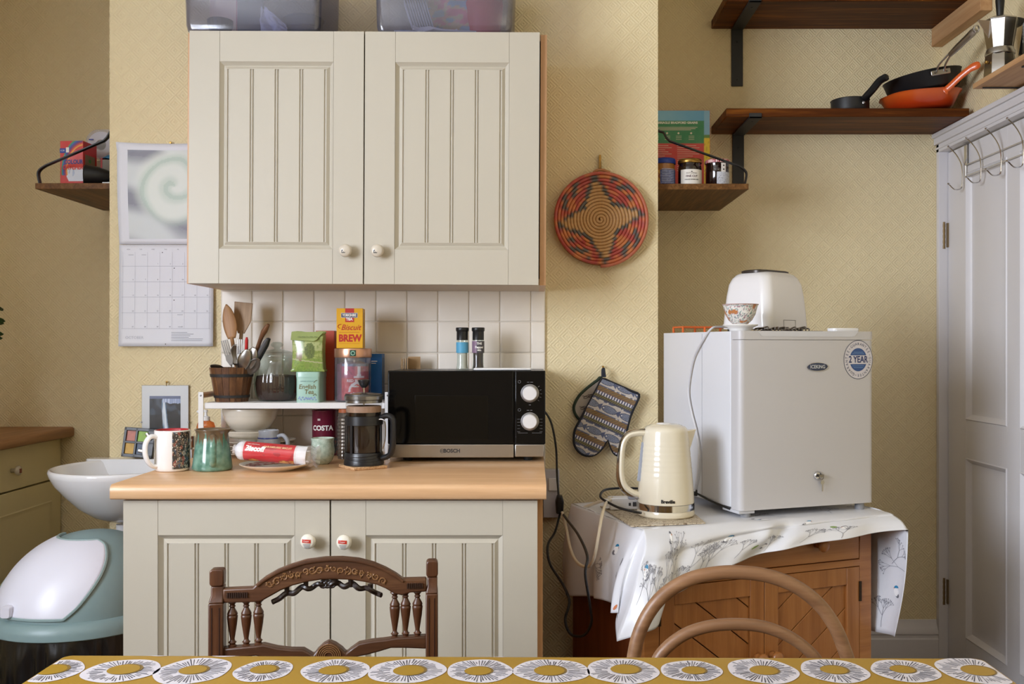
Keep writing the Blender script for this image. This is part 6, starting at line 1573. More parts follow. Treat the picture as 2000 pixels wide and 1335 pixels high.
# ------------------------------------------------------------------ oven gloves
def mitts():
    def zp(x, y, d=2.985): q = U(1100+x/6.676, 700+y/6.676, d); return q
    O = U(1178, 722, 2.985)
    # back glove
    t = thing('oven_glove', 'oven glove with plain grey lining, hanging behind the patterned one', 'oven glove', (O.x, 2.994, O.z), 0, 'pair of oven gloves')
    out = [(500, 262), (440, 290), (370, 340), (290, 405), (215, 480), (160, 570), (140, 650), (165, 730), (225, 800), (320, 860), (420, 800), (520, 560)]
    P = catmull([zp(x, y)-O for x, y in out], 5, True); b = B(); b.prism([(p.x, p.z) for p in P], -.012, -.003); b.build('glove_lining', M('#a59a8f', .8, var=.08, vs=25, bump=.0015, bs=40), t, bevel=.003)
    b = B(); b.tube([(p.x, -.0085, p.z) for p in P], .0052, 8, closed=True); b.build('piping', M('#20301f', .7), t)
    b = B()
    for (x, y, s) in ((300, 500, 1), (360, 480, .8), (260, 640, 1)):
        c = zp(x, y)-O; b.tube([(c.x+.008*s*math.cos(a), -.0128, c.z+.004*s*math.sin(a)+.003*math.cos(a)) for a in [2*PI*i/14 for i in range(14)]], .0008, 5, closed=True); b.tube([(c.x-.012*s, -.0128, c.z+.004), (c.x+.012*s, -.0128, c.z-.001)], .0008, 5)
    b.build('motif_print', M('#4a3a36', .6), t)['kind'] = 'stuff'
    # front glove
    t = thing('oven_glove', 'oven glove patterned with blue fish and ochre bands, in front', 'oven glove', (O.x, 2.978, O.z), 0, 'pair of oven gloves')
    out = [(505, 262), (620, 305), (760, 365), (880, 420), (978, 466), (950, 560), (905, 650), (870, 740), (845, 820), (825, 900), (810, 960), (795, 1060), (780, 1160), (745, 1235), (700, 1248), (655, 1220), (622, 1160), (600, 1095), (577, 1042), (545, 1075), (510, 1140), (455, 1205), (390, 1245), (320, 1255), (245, 1235), (180, 1180), (142, 1110), (135, 1020), (150, 920), (195, 830), (245, 740), (320, 600), (400, 450), (455, 345)]
    P = [zp(x, y)-O for x, y in out]; P2 = [Vector((p.x, 0, p.z)) for p in P]
    # painted front as a fine grid clipped to the outline
    ax = Vector((.40, -.917)).normalized() if False else None
    th = math.radians(-24)           # bands run down to the right
    def inside(x, z):
        c = False; n = len(P2)
        for i in range(n):
            a, d_ = P2[i], P2[(i+1) % n]
            if (a.z > z) != (d_.z > z) and x < (d_.x-a.x)*(z-a.z)/(d_.z-a.z)+a.x: c = not c
        return c
    def col(x, z):
        s = x*math.cos(th)+z*math.sin(th); q = -(-x*math.sin(th)+z*math.cos(th))     # q: down across the bands
        k = (q-.010) % .078
        if k < .038 :
            # fish row on pale ground
            row = int((q-.010)//.078); L = .062; ss = (s+.018*row+.5) % L; c = (k-.019)
            body = (1-((ss-.026)/.026)**2); w = .0115*math.sqrt(max(0, body)); tail = ss > .048 and abs(c) < (ss-.046)*.7
            if abs(c) < w:
                if abs(c) > w-.0016: return '#1d2440'
                if ss < .010: return '#4a5676' if math.hypot(ss-.007, c) > .002 else '#e8e2da'
                return '#182140' if (int(ss*420)+int((c+.02)*420)) % 2 else '#8e97ad'
            if tail: return '#39456a'
            if abs(c) > .0155: return '#3f4c70' if nz(x*90, z*90) > -.1 else '#c9c2ba'
            return '#bfb6ae'
        if k < .052: return '#7d5a1a' if (int(s*260)+int(k*300)) % 3 else '#55402a'
        if k < .054: return '#5d3a3a'
        if k < .064: return '#26305c' if (int(s*230) % 2) else '#d6d3d6'
        return ('#7c6a2c' if int(s*300+k*200) % 2 else '#26301f') if k < .073 else '#2c2f4a'
    b = B(); st = .0011; xs_ = [p.x for p in P2]; zs_ = [p.z for p in P2]; cache = {}; b.vc = {}
    nx, nzv = int((max(xs_)-min(xs_))/st)+1, int((max(zs_)-min(zs_))/st)+1
    def gv(i, j):
        if (i, j) not in cache:
            x, z = min(xs_)+i*st, min(zs_)+j*st
            v = b.v((x, -.0165-.004*math.sin(min(1, (x-min(xs_))/(max(xs_)-min(xs_)))*PI)+.0012*nz(x*30, z*30), z)); b.vc[v] = col(x, z); cache[(i, j)] = v
        return cache[(i, j)]
    for i in range(nx):
        for j in range(nzv):
            if inside(min(xs_)+(i+.5)*st, min(zs_)+(j+.5)*st): b.f([gv(i, j), gv(i+1, j), gv(i+1, j+1), gv(i, j+1)])
    b.build('patterned_face', VC, t, fix=False)
    b = B(); b.prism([(p.x, p.z) for p in P2], -.0150, .001); b.build('padding', M('#3b3f55', .85), t, bevel=.003)
    C = catmull([(p.x, -.0155, p.z) for p in P2], 3, True); b = B(); b.tube(C, .0042, 8, closed=True); b.build('piping', M('#15151f', .75), t)
    b = B(); b.tube(catmull([(.004, -.012, -.022), (.001, -.012, .000), (.001, -.009, .004)], 4), .0042, 8); b.tube(catmull([(-.003, -.012, -.022), (-.003, -.012, .0), (.001, -.009, .004)], 4), .0042, 8); b.build('hanging_loop', M('#1f2432', .75), t)
    p = U(1178, 716, 2.985); b = nail(p.x, p.z); b.lathe([(0, 0), (.0012, 0), (.0012, .022), (0, .022)], 8, T(p.x, 3.0, p.z) @ MX); tag(b.build('nail', BRASS, None), 'brass nail holding the oven gloves', 'nail')
mitts()
# ------------------------------------------------------------------ wash basin and its waste pipe
def basin():
    cx, cz = -1.205, .887
    t = thing('wash_basin', 'small round white wash basin fixed to the chimney breast left of the worktop', 'basin', (cx, 3.0, 0))
    CER = M('#e7e8ec', .12, var=.01, coat=.5, name='basin_china'); RX, RY, yc = .203, .215, -.200
    b = B(); rows = []
    def plan(k, z, kb=None, inner=False):
        """oval plan that runs into a flat back"""
        P = []
        for i in range(56):
            a = 2*PI*i/56; x = RX*k*math.cos(a); y = yc+RY*k*math.sin(a)
            if y > -.004: y = -.004
            P.append(Vector((x, y, z)))
        return P
    out = [(.10, cz-.160), (.22, cz-.158), (.42, cz-.142), (.62, cz-.113), (.80, cz-.074), (.92, cz-.044), (.985, cz-.018), (1.0, cz-.006), (.985, cz+.001), (.955, cz+.0015), (.93, cz-.006), (.88, cz-.040), (.72, cz-.088), (.45, cz-.118), (.15, cz-.128), (.08, cz-.129)]
    b.rings([plan(k, z) for k, z in out]); b.build('basin_bowl', CER, t, ang=0)
    b = B(); b.rings([[Vector((x, y, z)) for x, y in rrect(-.19, .19, -.055, -.002, .02, 4)] for z in (cz-.05, cz, cz+.004)]); b.build('back_ledge', CER, t, bevel=.002)
    b = B(); b.tube([(0, yc, cz-.17), (0, yc, cz-.215)], .024, 20); b.build('waste_outlet', WHITE, t)
    b = B(); b.tube(catmull([(0, yc, cz-.21), (0, yc, cz-.27), (0, yc+.03, cz-.31), (0, yc+.08, cz-.30), (0, -.03, cz-.27), (0, -.004, cz-.27)], 5), .019, 14); b.lathe([(.026, cz-.235), (.026, cz-.215)], 18, T(0, yc, 0)); b.build('waste_pipe', WHITE, t)
    b = B(); b.lathe([(0, 0), (.018, 0), (.020, .03), (.012, .035), (.012, .07), (0, .07)], 16, T(.135, -.030, cz+.004)); b.tube([(.135, -.03, cz+.06), (.11, -.09, cz+.075), (.10, -.11, cz+.06)], .010, 10); b.build('tap', CHROME, t)
basin()

# ------------------------------------------------------------------ swing-lid bin
def bin_():
    cx, cy, zr = -1.218, 2.545, .535
    t = thing('swing_bin', 'grey-green bin with a white swing flap and a black bag beside the cabinet', 'bin', (cx, cy, 0))
    SAGE = M('#7f979a', .38, var=.02, vs=4, name='sage_plastic'); SAGL = M('#8fa6a8', .35, var=.02)
    WHF = M('#dfe0ee', .32, var=.01, vs=3, name='flap_white')
    rx, ry = .222, .205
    def el(k, z, kx=1): return [Vector((rx*k*kx*math.cos(a), ry*k*math.sin(a), z)) for a in [2*PI*i/72 for i in range(72)]]
    b = B(); b.rings([el(.97, zr-.030), el(1.0, zr-.026), el(1.0, zr-.012), el(.985, zr-.002), el(.96, zr+.006), el(.93, zr+.012), el(.90, zr+.014)], True, True, False); b.build('rim', SAGE, t, ang=50)
    def dome(th, ph, off=0.):
        """th round the bin (0 right, -90 towards the camera), ph up from the rim; apex leans right"""
        c, s = math.cos(ph), math.sin(ph); e = .9
        r = abs(c)**e; h = .195*s**.95
        x = rx*.905*r*math.cos(th)+.028*s**1.3; y = ry*.905*r*math.sin(th)+.03*s
        n = Vector((math.cos(th)*c/rx, math.sin(th)*c/ry, s/.2)).normalized()
        return Vector((x, y, zr+.012+h))+n*off
    b = B(); b.grid(lambda u, v: dome(2*PI*u, PI/2*v*.999), 80, 30, wrap=True); b.build('dome_lid', SAGE, t, ang=0, weld=.0008)
    # flap: rounded quadrilateral in (th, ph)
    def flap(u, v, off):
        th0, th1 = math.radians(-128-72*min(1, v*1.8)), math.radians(-74+24*math.sin(PI*v*.62)); ph0, ph1 = math.radians(3), math.radians(67)
        cu = .055*(1-min(1, min(v, 1-v)/.14))**2
        u2 = cu+(1-2*cu)*u; v2 = v
        return dome(th0+(th1-th0)*u2, ph0+(ph1-ph0)*v2, off)
    b = B(); b.grid(lambda u, v: flap(u, v, .0035), 40, 40); b.build('swing_flap', WHF, t, ang=0, solid=.004)
    b = B(); P = [flap(u, 0, .003) for u in [i/20 for i in range(21)]]+[flap(1, v, .003) for v in [i/20 for i in range(1, 21)]]+[flap(u, 1, .003) for u in [1-i/20 for i in range(1, 21)]]+[flap(0, v, .003) for v in [1-i/20 for i in range(1, 20)]]
    b.tube(P, .0045, 6, closed=True); b.build('flap_rim', SAGL, t)
    p = dome(math.radians(-120), math.radians(7), .006); b = B(); b.rings([[p+Vector((x*k, y, z*k)) for x, z in rrect(-.013, .013, -.014, .016, .006, 4)] for k, y in ((1, .012), (1, -.012), (.85, -.018))]); b.build('flap_catch', WHF, t)
    BAG = M('#0c0c0e', .28, var=.15, coat=.2, name='black_bin_bag')
    b = B()
    def bag(u, v):
        a = 2*PI*u; z = zr-.012-(zr-.03)*v*.97; k = .955-.10*v+.035*math.sin(PI*min(1, v*2.5))
        w = .012*nz(math.cos(a)*5, math.sin(a)*5, v*2.5)+.010*nz(math.cos(a)*14, math.sin(a)*14, v*5)*1.4
        w *= smoothstep(0, .12, v); w += smoothstep(0, .2, v)*.007*abs(math.sin(a*9+3*nz(math.cos(a)*2, v*3, 2)+v*5))
        return (rx*(k+w*3)*math.cos(a), ry*(k+w*3)*math.sin(a), z)
    b.grid(bag, 220, 60, wrap=True); b.build('bin_bag', BAG, t, ang=0)
bin_()

# ------------------------------------------------------------------ storage boxes on the wall cabinet
def storage(x0, x1, y0, y1, h, label, tint):
    zc = 2.1375
    t = thing('storage_box', label, 'box', ((x0+x1)/2, (y0+y1)/2, zc), 0, 'clear storage boxes on the wall cabinet'); w, d = (x1-x0)/2, (y1-y0)/2
    PL = glassy('clear_box_plastic', tint, .10, .12, .07, '#c9c9d6')
    b = B(); R = lambda k, z, dd=0: [Vector((x*k, y*k, z)) for x, y in rrect(-w+dd, w-dd, -d+dd, d-dd, .02, 5)]
    b.rings([R(.93, 0), R(.955, .004), R(.965, .012), R(.975, .02), R(1.0, h-.01), R(1.0, h)], True, True, False); b.rings([R(1.0, h), R(1.0, h, .002), R(.975, .022, .002), R(.96, .006, .002)], True, False, True); b.build('box_shell', PL, t, ang=40)
    b = B(); b.rings([R(1.03, h-.004), R(1.035, h), R(1.035, h+.012), R(1.01, h+.016)]); b.build('box_lid', M('#b9bcc8', .35), t, ang=40)
    return t
storage(-.995, -.600, 2.690, 2.960, .20, 'clear storage box of baking tins on the left of the wall cabinet', '#dadbe6')
storage(-.452, -.052, 2.700, 2.965, .20, 'clear storage box of forks and party things on the right of the wall cabinet', '#e0e1ea')
ZB = 2.146
def cakecases(x, y, z, n, r, mat, label):
    t = thing('cake_cases', label, 'cake cases', (x, y, z)); 
    for k in range(n):
        b = B(); b.lathe([(0, 0), (r*.72, 0), (r, .026), (r*.985, .0265), (r*.70, .002), (0, .002)], 60, T(0, 0, .004*k), rib=lambda a, z: .035*math.sin(a*20)); b.build('cake_case', mat, t, ang=60)
NAVY = M('#2b2f45', .45, var=.1, name='dark_slate_metal'); GR1 = M('#3c3f55', .4, .3, var=.08)
cakecases(-.905, 2.745, ZB, 4, .036, NAVY, 'stack of dark pleated cake cases in the left storage box')
t = thing('baking_tin', 'dark blue-grey baking tin upright in the left storage box', 'tin', (-.83, 2.80, ZB)); 
b = B(); b.box(-.028, .05, -.05, -.044, 0, .15); b.box(-.028, .05, -.044, .05, 0, .006); b.build('tin_body', NAVY, t, bevel=.004)
t = thing('bundt_tin', 'grey round cake tin lying at the right of the left storage box', 'tin', (-.676, 2.80, ZB))
b = B(); b.lathe([(0, 0), (.045, 0), (.050, .004), (.056, .055), (.060, .058), (.058, .060), (.050, .054), (.045, .006), (0, .004)], 44); b.build('tin_body', GR1, t, ang=50); b = B(); b.lathe([(.0525, .026), (.0545, .028), (.0545, .031), (.0532, .033)], 44); b.build('bead_rim', GR1, t)
t = thing('piping_bag', 'crumpled white net bag in the middle of the left storage box', 'bag', (-.752, 2.745, ZB)); 
b = B(); b.grid(lambda u, v: (-.035+.075*u+(v-.5)*.012*nz(u*4, v*4), -.006*math.sin(u*9+v*4)-.01*nz(u*6, v*6, 1), (.001+.09*v*(1-.75*u))), 26, 26); b.build('net_bag', M('#c3c3d2', .6, var=.12, vs=60, bump=.002, bs=90), t, solid=.001)
t = thing('pink_box', 'pink and peach carton at the left end of the left storage box', 'box', (-.935, 2.85, ZB)); bx('carton', M('#d8b5a2', .5, var=.1), (-.03, .05, -.02, .03, 0, .14), t); bx('carton_band', M('#b5566a', .5), (.050, .062, -.022, .03, 0, .14), t)
t = thing('paper_plates', 'stack of ribbed pale grey plates on edge in the right storage box', 'plates', (-.345, 2.80, ZB+.060), 0)
for k in range(9):
    b = B(); b.lathe([(0, 0), (.045, 0), (.058, .005), (.057, .0062), (.045, .0015), (0, .0015)], 40, T(-.02+.0075*k, 0, 0) @ Ry(math.radians(72))); b.build('plate', M('#b9bac6', .4, var=.03, name='grey_plate'), t, ang=50)
def pfork(x, y, z, rz, tilt, label, mat):
    t = thing('plastic_fork', label, 'fork', (x, y, z), 0, None, (tilt, 0, rz)); b = B()
    def row(s, w, zc): return [(s, -w, zc), (s, w, zc)]
    b.rings([[Vector((s, -w, zc-.0008)), Vector((s, w, zc-.0008)), Vector((s, w, zc+.0008)), Vector((s, -w, zc+.0008))] for s, w, zc in ((-.10, .005, 0), (-.05, .0045, .001), (0, .004, .003), (.022, .005, .007), (.034, .0115, .006), (.048, .0125, .003), (.052, .0125, .002))])
    b.build('fork_body', mat, t); b = B()
    for k in range(4): b.rings([[Vector((s, -.0115+.0063*k+dx, zc-.0008)) for dx in (0, .004)]+[Vector((s, -.0115+.0063*k+dx, zc+.0008)) for dx in (.004, 0)] for s, zc in ((.050, .003), (.066, .001), (.082, .008))])
    b.build('fork_tines', mat, t)
WF = M('#e2e2ec', .3, var=.01)
pfork(-.300, 2.745, ZB+.004, math.radians(6), math.radians(50), 'white plastic fork lying left in the right storage box', WF)
pfork(-.262, 2.728, ZB+.004, math.radians(186), math.radians(-45), 'white plastic fork pointing left in the right storage box', WF)
pfork(-.285, 2.765, ZB+.010, math.radians(14), math.radians(20), 'blue plastic fork between the white ones in the right storage box', M('#3f6690', .3))
t = thing('party_bag', 'red and pink patterned party bag in the right storage box', 'bag', (-.225, 2.83, ZB+.002), 0)
def cfp(u, v):
    n = nz(u*6, v*6, 2); m = nz(u*12, v*9, 6)
    if u > .70: return '#c23a55' if m > -.2 else '#d95a6c'
    if n > .15: return '#c9647a'
    if n < -.22: return '#7f9cb5'
    return '#c78a86' if m > .1 else '#b8a07c'
b = B(); b.grid(lambda u, v: (-.085+.20*u, -.02+.03*u+.01*nz(u*5, v*5), .135*v*(.75+.5*math.sin(PI*(u*.6+.2)))*.9), 40, 30, cfp); b.build('bag_face', VC, t, solid=.002)
b = B(); b.lathe([(0, 0), (.05, 0), (.062, .12), (.055, .16), (0, .16)], 30, T(.075, .035, 0)); b.build('red_cup', M('#b52f45', .35, var=.05), t)

# ------------------------------------------------------------------ washing things on the left hanging shelf (top z 1.767)
def catcher():
    t = thing('colour_catcher_box', 'red Colour Catcher box with rainbow stripes on the left hanging shelf', 'box', (-1.560, 3.13, 1.7675), math.radians(-4))
    w, h, dp = .078, .152, .085; RDM = M('#cf2f2b', .4, var=.03, name='red_card')
    b = B(); b.rings([[Vector((x, y, z)) for x, y in ((-w/2*0, 0), (w, 0), (w, dp), (0, dp))] for z in (0, h)]); b.build('carton', RDM, t, bevel=.0008)
    def cf(u, v):
        d = math.hypot((u-1.05)*.8, (v-.36)*1.1)
        for k, c in enumerate(('#3f9b60', '#2f5fb0', '#4a3a8c', '#8f2f5a', '#d9462f', '#e8a530')):
            if .80-.035*k > d > .765-.035*k and u < .98 and (v > .25): return c
        if v < .42 and v > .12 and u > .28 and (v-.12) < (u-.1)*1.6 and u+v > .5: return '#dfe3ee' if nz(u*8, v*8) < .3 else '#b9c6df'
        if .50 < v < .80 and .25 < u < .98: return '#d9575c'
        return '#cf2f2b'
    b = B(); b.grid(lambda u, v: (w*u, -.0006, h*v), 70, 100, cf); b.build('front_print', VC, t, smooth=False)
    b = B(); b.box(-.001, .020, -.0016, -.0008, h*.74, h*.84); b.build('blue_flash', M('#2546a5', .4), t); b = B(); b.box(.020, .030, -.0016, -.0008, h*.75, h*.86); b.build('white_flash', INKW, t)
    lettering('K2R', .008, INKW, t, T(.009, -.0018, h*.79)); lettering('COLOUR', .0195, M('#2a4f9a', .4), t, T(w*.58, -.0008, h*.54), sx=.8, weight=.0006, name='box_lettering'); lettering('CATCHER', .0195, M('#d93f2c', .4), t, T(w*.56, -.0012, h*.42), sx=.78, weight=.0006, name='box_lettering')
    bx('side_print', M('#8c7a66', .5, var=.05), (w, w+.0006, .012, dp-.012, h*.12, h*.72), t, bevel=0)
    b = B()
    for z in (.42, .60): b.lathe([(0, 0), (.007, 0), (.007, .0006), (0, .0006)], 16, T(w+.0006, .04, h*z) @ Ry(PI/2))
    b.build('recycle_mark', M('#3f8a4a', .5), t)
catcher()
t = thing('small_carton', 'brown and red carton behind the black cone on the left hanging shelf', 'box', (-1.425, 3.20, 1.7675)); bx('carton', M('#7d7361', .5, var=.1), (-.03, .07, 0, .07, 0, .105), t, bevel=.001); bx('carton_edge', M('#b0322b', .5), (-.034, -.028, -.001, .07, 0, .11), t, bevel=.0005)
t = thing('blue_packet', 'teal blue packet on top of the carton behind the rainbow box', 'packet', (-1.42, 3.215, 1.8735)); b = B(); b.grid(lambda u, v: (-.035+.11*u, -.01+.06*v, .004+.028*math.sin(PI*u)**.6*math.sin(PI*v)**.6+.004*nz(u*6, v*6)), 20, 14); b.build('packet_skin', M('#2f6f93', .35, var=.1), t, solid=.002)
def rollpack():
    t = thing('kitchen_rolls', 'shrink-wrapped pack of two white paper rolls at the back of the left shelf', 'paper rolls', (-1.492, 3.402, 1.7675))
    for k, x in enumerate((0, .094)):
        b = B(); b.lathe([(.018, 0), (.045, 0), (.047, .004), (.047, .226), (.018, .228)], 40, T(x, 0, .0) ); 
        o = b.build('paper_roll', M('#e8e8ee', .8, var=.02, bump=.0006), t, ang=50)
        # lie the rolls along the shelf so the ends face the room
        o.rotation_euler = (PI/2, 0, 0); o.location = (x*0, .10, .168) if False else (0, .10, .170)
        o.location = Vector((x-x, .10, .170)); 
        b = B(); b.lathe([(.0165, -.001), (.0185, -.001), (.0185, .004), (.0165, .004)], 24, T(x, -.128, .170) @ MX.inverted()); b.build('roll_core', M('#9a948e', .8), t)
    b = B(); b.rings([[Vector((x, y, z)) for x, z in rrect(-.05, .144, .119, .222, .045, 6)] for y in (-.134, .105)]); b.build('film_wrap', glassy('roll_film', '#f0f0f6', .12, .15, .25, '#e6e6ee'), t, ang=40)
    b = B(); b.box(-.038, -.022, -.136, -.1345, .185, .189, T(0, 0, 0)); b.build('wrap_print', M('#34408f', .5), t)
    bx('roll_stand', M('#d8d4cf', .6), (-.045, .139, -.12, .1, 0, .119), t, bevel=.01)
rollpack()
t = thing('black_cone', 'black hollow cone lying on the left hanging shelf', 'cone', (-1.425, 3.112, 1.7675), 0)
b = B(); b.lathe([(.034, -.042), (.036, -.038), (.030, .0), (.012, .052), (.006, .060), (0, .061)], 32, T(0, 0, .033) @ Rz(.25) @ Ry(PI/2)); b.build('cone_body', BLACK, t)
t = thing('grey_pouch', 'dark crumpled pouch at the inner end of the left hanging shelf', 'pouch', (-1.372, 3.14, 1.7675)); b = B(); b.grid(lambda u, v: (-.035+.065*u, -.03+.06*v, .002+.062*(math.sin(PI*u)*math.sin(PI*v))**.5+.012*nz(u*5, v*5)), 20, 16); b.build('pouch_skin', M('#22242a', .5, var=.2), t, solid=.002)
b = B(); b.rings([[Vector((x, y, z)) for x, y in rrect(-.02, .02, -.014, .014, .004, 3)] for z in (0, .007)]); o = tag(b.build('white_sachet', WHITE, None, bevel=.001), 'small white sachet beside the black cone', 'sachet'); o.location = (-1.378, 3.088, 1.7675)
t = thing('wire_hook', 'white wire hook poking out left of the rainbow box', 'hook', (-1.60, 3.30, 1.7675)); b = B(); b.tube(catmull([(.03, 0, .0), (.03, 0, .10), (.02, 0, .118), (-.002, 0, .117), (-.010, 0, .128), (-.008, 0, .136), (-.016, 0, .139)], 5), .0025, 8); b.build('hook_wire', M('#cfd3cf', .4), t)

# ------------------------------------------------------------------ pot plant whose leaves just reach the left edge
def plant():
    t = thing('potted_plant', 'leafy plant in a white pot on the left worktop at the picture edge', 'plant', (-1.925, 3.27, .9415))
    b = B(); b.lathe([(0, 0), (.05, 0), (.052, .004), (.066, .11), (.070, .112), (.070, .125), (.064, .126), (.060, .10), (0, .10)], 36); b.build('pot', WHITEG, t, ang=50)
    LF = M('#2c4a22', .4, var=.3, vs=30, name='leaf_green'); rnd = random.Random(3)
    for s in range(6):
        a = rnd.uniform(0, 2*PI) if s > 1 else (-.2, .5)[s]; tx, ty, tz = .075*math.cos(a), .05*math.sin(a), .38+.05*s
        P = catmull([(0, 0, .10), (tx*.4, ty*.4, tz*.5), (tx, ty, tz)], 8); b = B(); b.tube(P, [.003, .0015], 6); st = b.build('stem', M('#4b5a2c', .5), t)
        for k in range(4, len(P), 2):
            for sd in (-1, 1):
                o = P[k]; d = Vector((math.cos(a+sd*1.2+.4*k), math.sin(a+sd*1.2+.4*k), .25)).normalized(); sd_ = d.cross(Vector((.1, 1, .5))).normalized()
                q = B(); q.rings([[o+d*(.036*u)+sd_*w*.5+Vector((0, 0, -.01*u*u)), o+d*(.036*u)+Vector((0, 0, .002-.01*u*u)), o+d*(.036*u)-sd_*w*.5+Vector((0, 0, -.01*u*u))] for u, w in ((0, .002), (.25, .016), (.5, .022), (.8, .014), (1, .001))], closed=False); q.build('leaf', LF, st, solid=.0006)
plant()

# ------------------------------------------------------------------ carved oak chair behind the table
def carved_chair():
    d = 1.80; s = d/F; cx = (635-VX)*s
    t = thing('carved_chair', 'dark carved oak chair with an arched back, pushed under the table', 'chair', (cx, d, 0), math.radians(6.2))
    X = lambda px: (px-635)*s/math.cos(math.radians(6.2)); Zc = lambda py: EYE-(py-VY)*s
    # posts with a scrolled notch near the top; the left one is nearer so its px size already includes that
    def post(x0, x1, ztop):
        b = B(); y0, y1 = -.017, .017; w = x1-x0
        b.box(x0, x1, y0, y1, .42, ztop-.062); b.rings([[(x0, y0, ztop-.062), (x1, y0, ztop-.062), (x1, y1, ztop-.062), (x0, y1, ztop-.062)], [(x0+.003, y0+.008, ztop-.050), (x1-.001, y0+.008, ztop-.050), (x1-.001, y1, ztop-.050), (x0+.003, y1, ztop-.050)], [(x0+.003, y0+.009, ztop-.032), (x1-.001, y0+.009, ztop-.032), (x1-.001, y1, ztop-.032), (x0+.003, y1, ztop-.032)]])
        b.rings([[(xx, y0+.006+yy, zz) for xx, zz in rrect(x0+.001, x1-.0, ztop-.032, ztop, .006, 3)] for yy in (0, .024)])
        b.build('back_post', DKWOODZ, t, bevel=.0025)
        q = B(); q.box(x0+.006, x0+.0075, y0-.0006, y0, .46, ztop-.07); q.box(x1-.0075, x1-.006, y0-.0006, y0, .46, ztop-.07); q.build('post_groove', M('#2a130a', .5), t)
    post(X(418), X(446), Zc(1104)); post(X(829), X(853), Zc(1097))
    # crest rail: flat ends and arched, carved centre
    up = [(444, 1142), (500, 1141), (508, 1133), (522, 1122), (545, 1109), (572, 1099), (600, 1091), (635, 1087), (668, 1087), (700, 1091), (728, 1099), (752, 1110), (772, 1122), (785, 1132), (831, 1132)]
    lo = [(831, 1158), (800, 1159), (783, 1164), (768, 1160), (752, 1150), (735, 1142), (712, 1136), (685, 1131), (655, 1129), (630, 1129), (600, 1133), (575, 1139), (552, 1148), (530, 1160), (515, 1168), (500, 1169), (444, 1169)]
    b = B(); b.prism([(X(a), Zc(c)) for a, c in up+lo], -.011, .010); b.build('crest_rail', DKWOOD, t, bevel=.003)
    b = B(); b.tube(catmull([(X(a), -.0125, Zc(c+3.5)) for a, c in up[2:14]], 3), .0032, 8, flat=.7); b.build('crest_moulding', DKWOOD, t)
    # carving in relief: scrolling leaves along the arch
    CV = wood('carving', '#5a3a22', '#7d5836', '#9c774c', 'x', 2, .45, .05, .8); b = B(); rnd = random.Random(11)
    for k in range(17):
        px = 532+k*13.4; u = (px-640)/130; pm = 1109+44*u*u*.82+2*math.sin(k*2); sg = 1 if k % 2 else -1
        c = Vector((X(px), -.0112, Zc(pm))); R = .0062+.0012*math.sin(k*1.3)
        b.tube([c+Vector((R*(1-i/16)*math.cos(sg*i*.62+k), 0, R*(1-i/16)*math.sin(sg*i*.62+k))) for i in range(14)], [.0019, .0008], 5)
        for q in range(3):
            a = rnd.uniform(0, 6.28); e = c+Vector((.0085*math.cos(a), 0, .0085*math.sin(a))); b.tube([c+Vector((.003*math.cos(a), 0, .003*math.sin(a))), e*.6+c*.4+Vector((0, -.0012, .001)), e], [.0006, .0019, .0004], 5)
    b.build('leaf_carving', CV, t)
    # fluted blocks at the ends of the crest
    b = B()
    for a0, a1, yy in ((452, 494, 1154), (793, 826, 1145)):
        n = int((a1-a0)/4)
        for k in range(n): b.box(X(a0+k*4), X(a0+k*4+2.2), -.0135, -.0108, Zc(yy+5), Zc(yy-5))
    b.build('fluting', M('#2b160c', .5), t)
    # knotted ribbon hanging under the arch
    b = B(); P = []
    for k in range(61):
        u = k/60; px = 535+208*u; arch = 1135+ (1162-1135)*abs(2*u-1)**2.2; P.append((X(px), -.001+.003*math.sin(k*.9), Zc(arch+10-2*u*4+3.6*math.sin(u*PI*13)*(.35+.65*math.sin(PI*u)))))
    b.tube(catmull(P, 2), .0054, 8, flat=.8)
    for k in range(6): px = (562, 598, 632, 655, 684, 722)[k]; arch = 1131+26*abs((px-640)/105)**2.2; b.tube([(X(px), 0, Zc(arch-4)), (X(px)+.001, 0, Zc(arch+12))], [.0055, .0038], 8)
    for k in range(3): b.tube([(X(640)+.006*math.cos(a)+.008*(k-1), -.003, Zc(1139)+.006*math.sin(a)) for a in [2*PI*i/12 for i in range(12)]], .003, 6, closed=True)
    b.build('carved_ribbon', M('#20120b', .4, var=.2, coat=.1), t)
    # six turned balusters
    first = None
    def bal(z0, z1):
        h = z1-z0; pr = [(0, 0), (.0072, 0), (.0078, .03), (.0052, .05), (.0058, .075), (.0078, .10), (.0048, .13), (.0042, .17), (.006, .30), (.0085, .48), (.0098, .62), (.0100, .66), (.0088, .68), (.0098, .70), (.0092, .73), (.0058, .80), (.0042, .84), (.0062, .87), (.0044, .90), (.0060, .93), (.0092, .965), (.0080, 1.0), (0, 1.0)]
        b = B(); b.lathe([(r, z*h) for r, z in pr], 20); return b.build('baluster', DKWOODZ, t, ang=50)
    for k, (px, yt, yb) in enumerate(((460, 1168, 1256), (486, 1168, 1256), (509, 1167, 1254), (769, 1159, 1250), (790, 1158, 1250), (813, 1158, 1250))):
        if first is None: first = o = bal(0, .0868)
        else: o = first.copy(); COL.objects.link(o)
        o.location = (X(px), 0, Zc(yb)); o.scale = (1, 1, (Zc(yt)-Zc(yb)+.002)/.0868)
    # lower rail with a central lobe
    top = [(444, 1256), (500, 1253), (520, 1251), (545, 1258), (572, 1262), (595, 1263), (606, 1270), (614, 1275), (620, 1266), (632, 1255), (643, 1249), (656, 1255), (668, 1264), (676, 1273), (684, 1266), (700, 1255), (725, 1251), (752, 1249), (772, 1246), (831, 1245)]
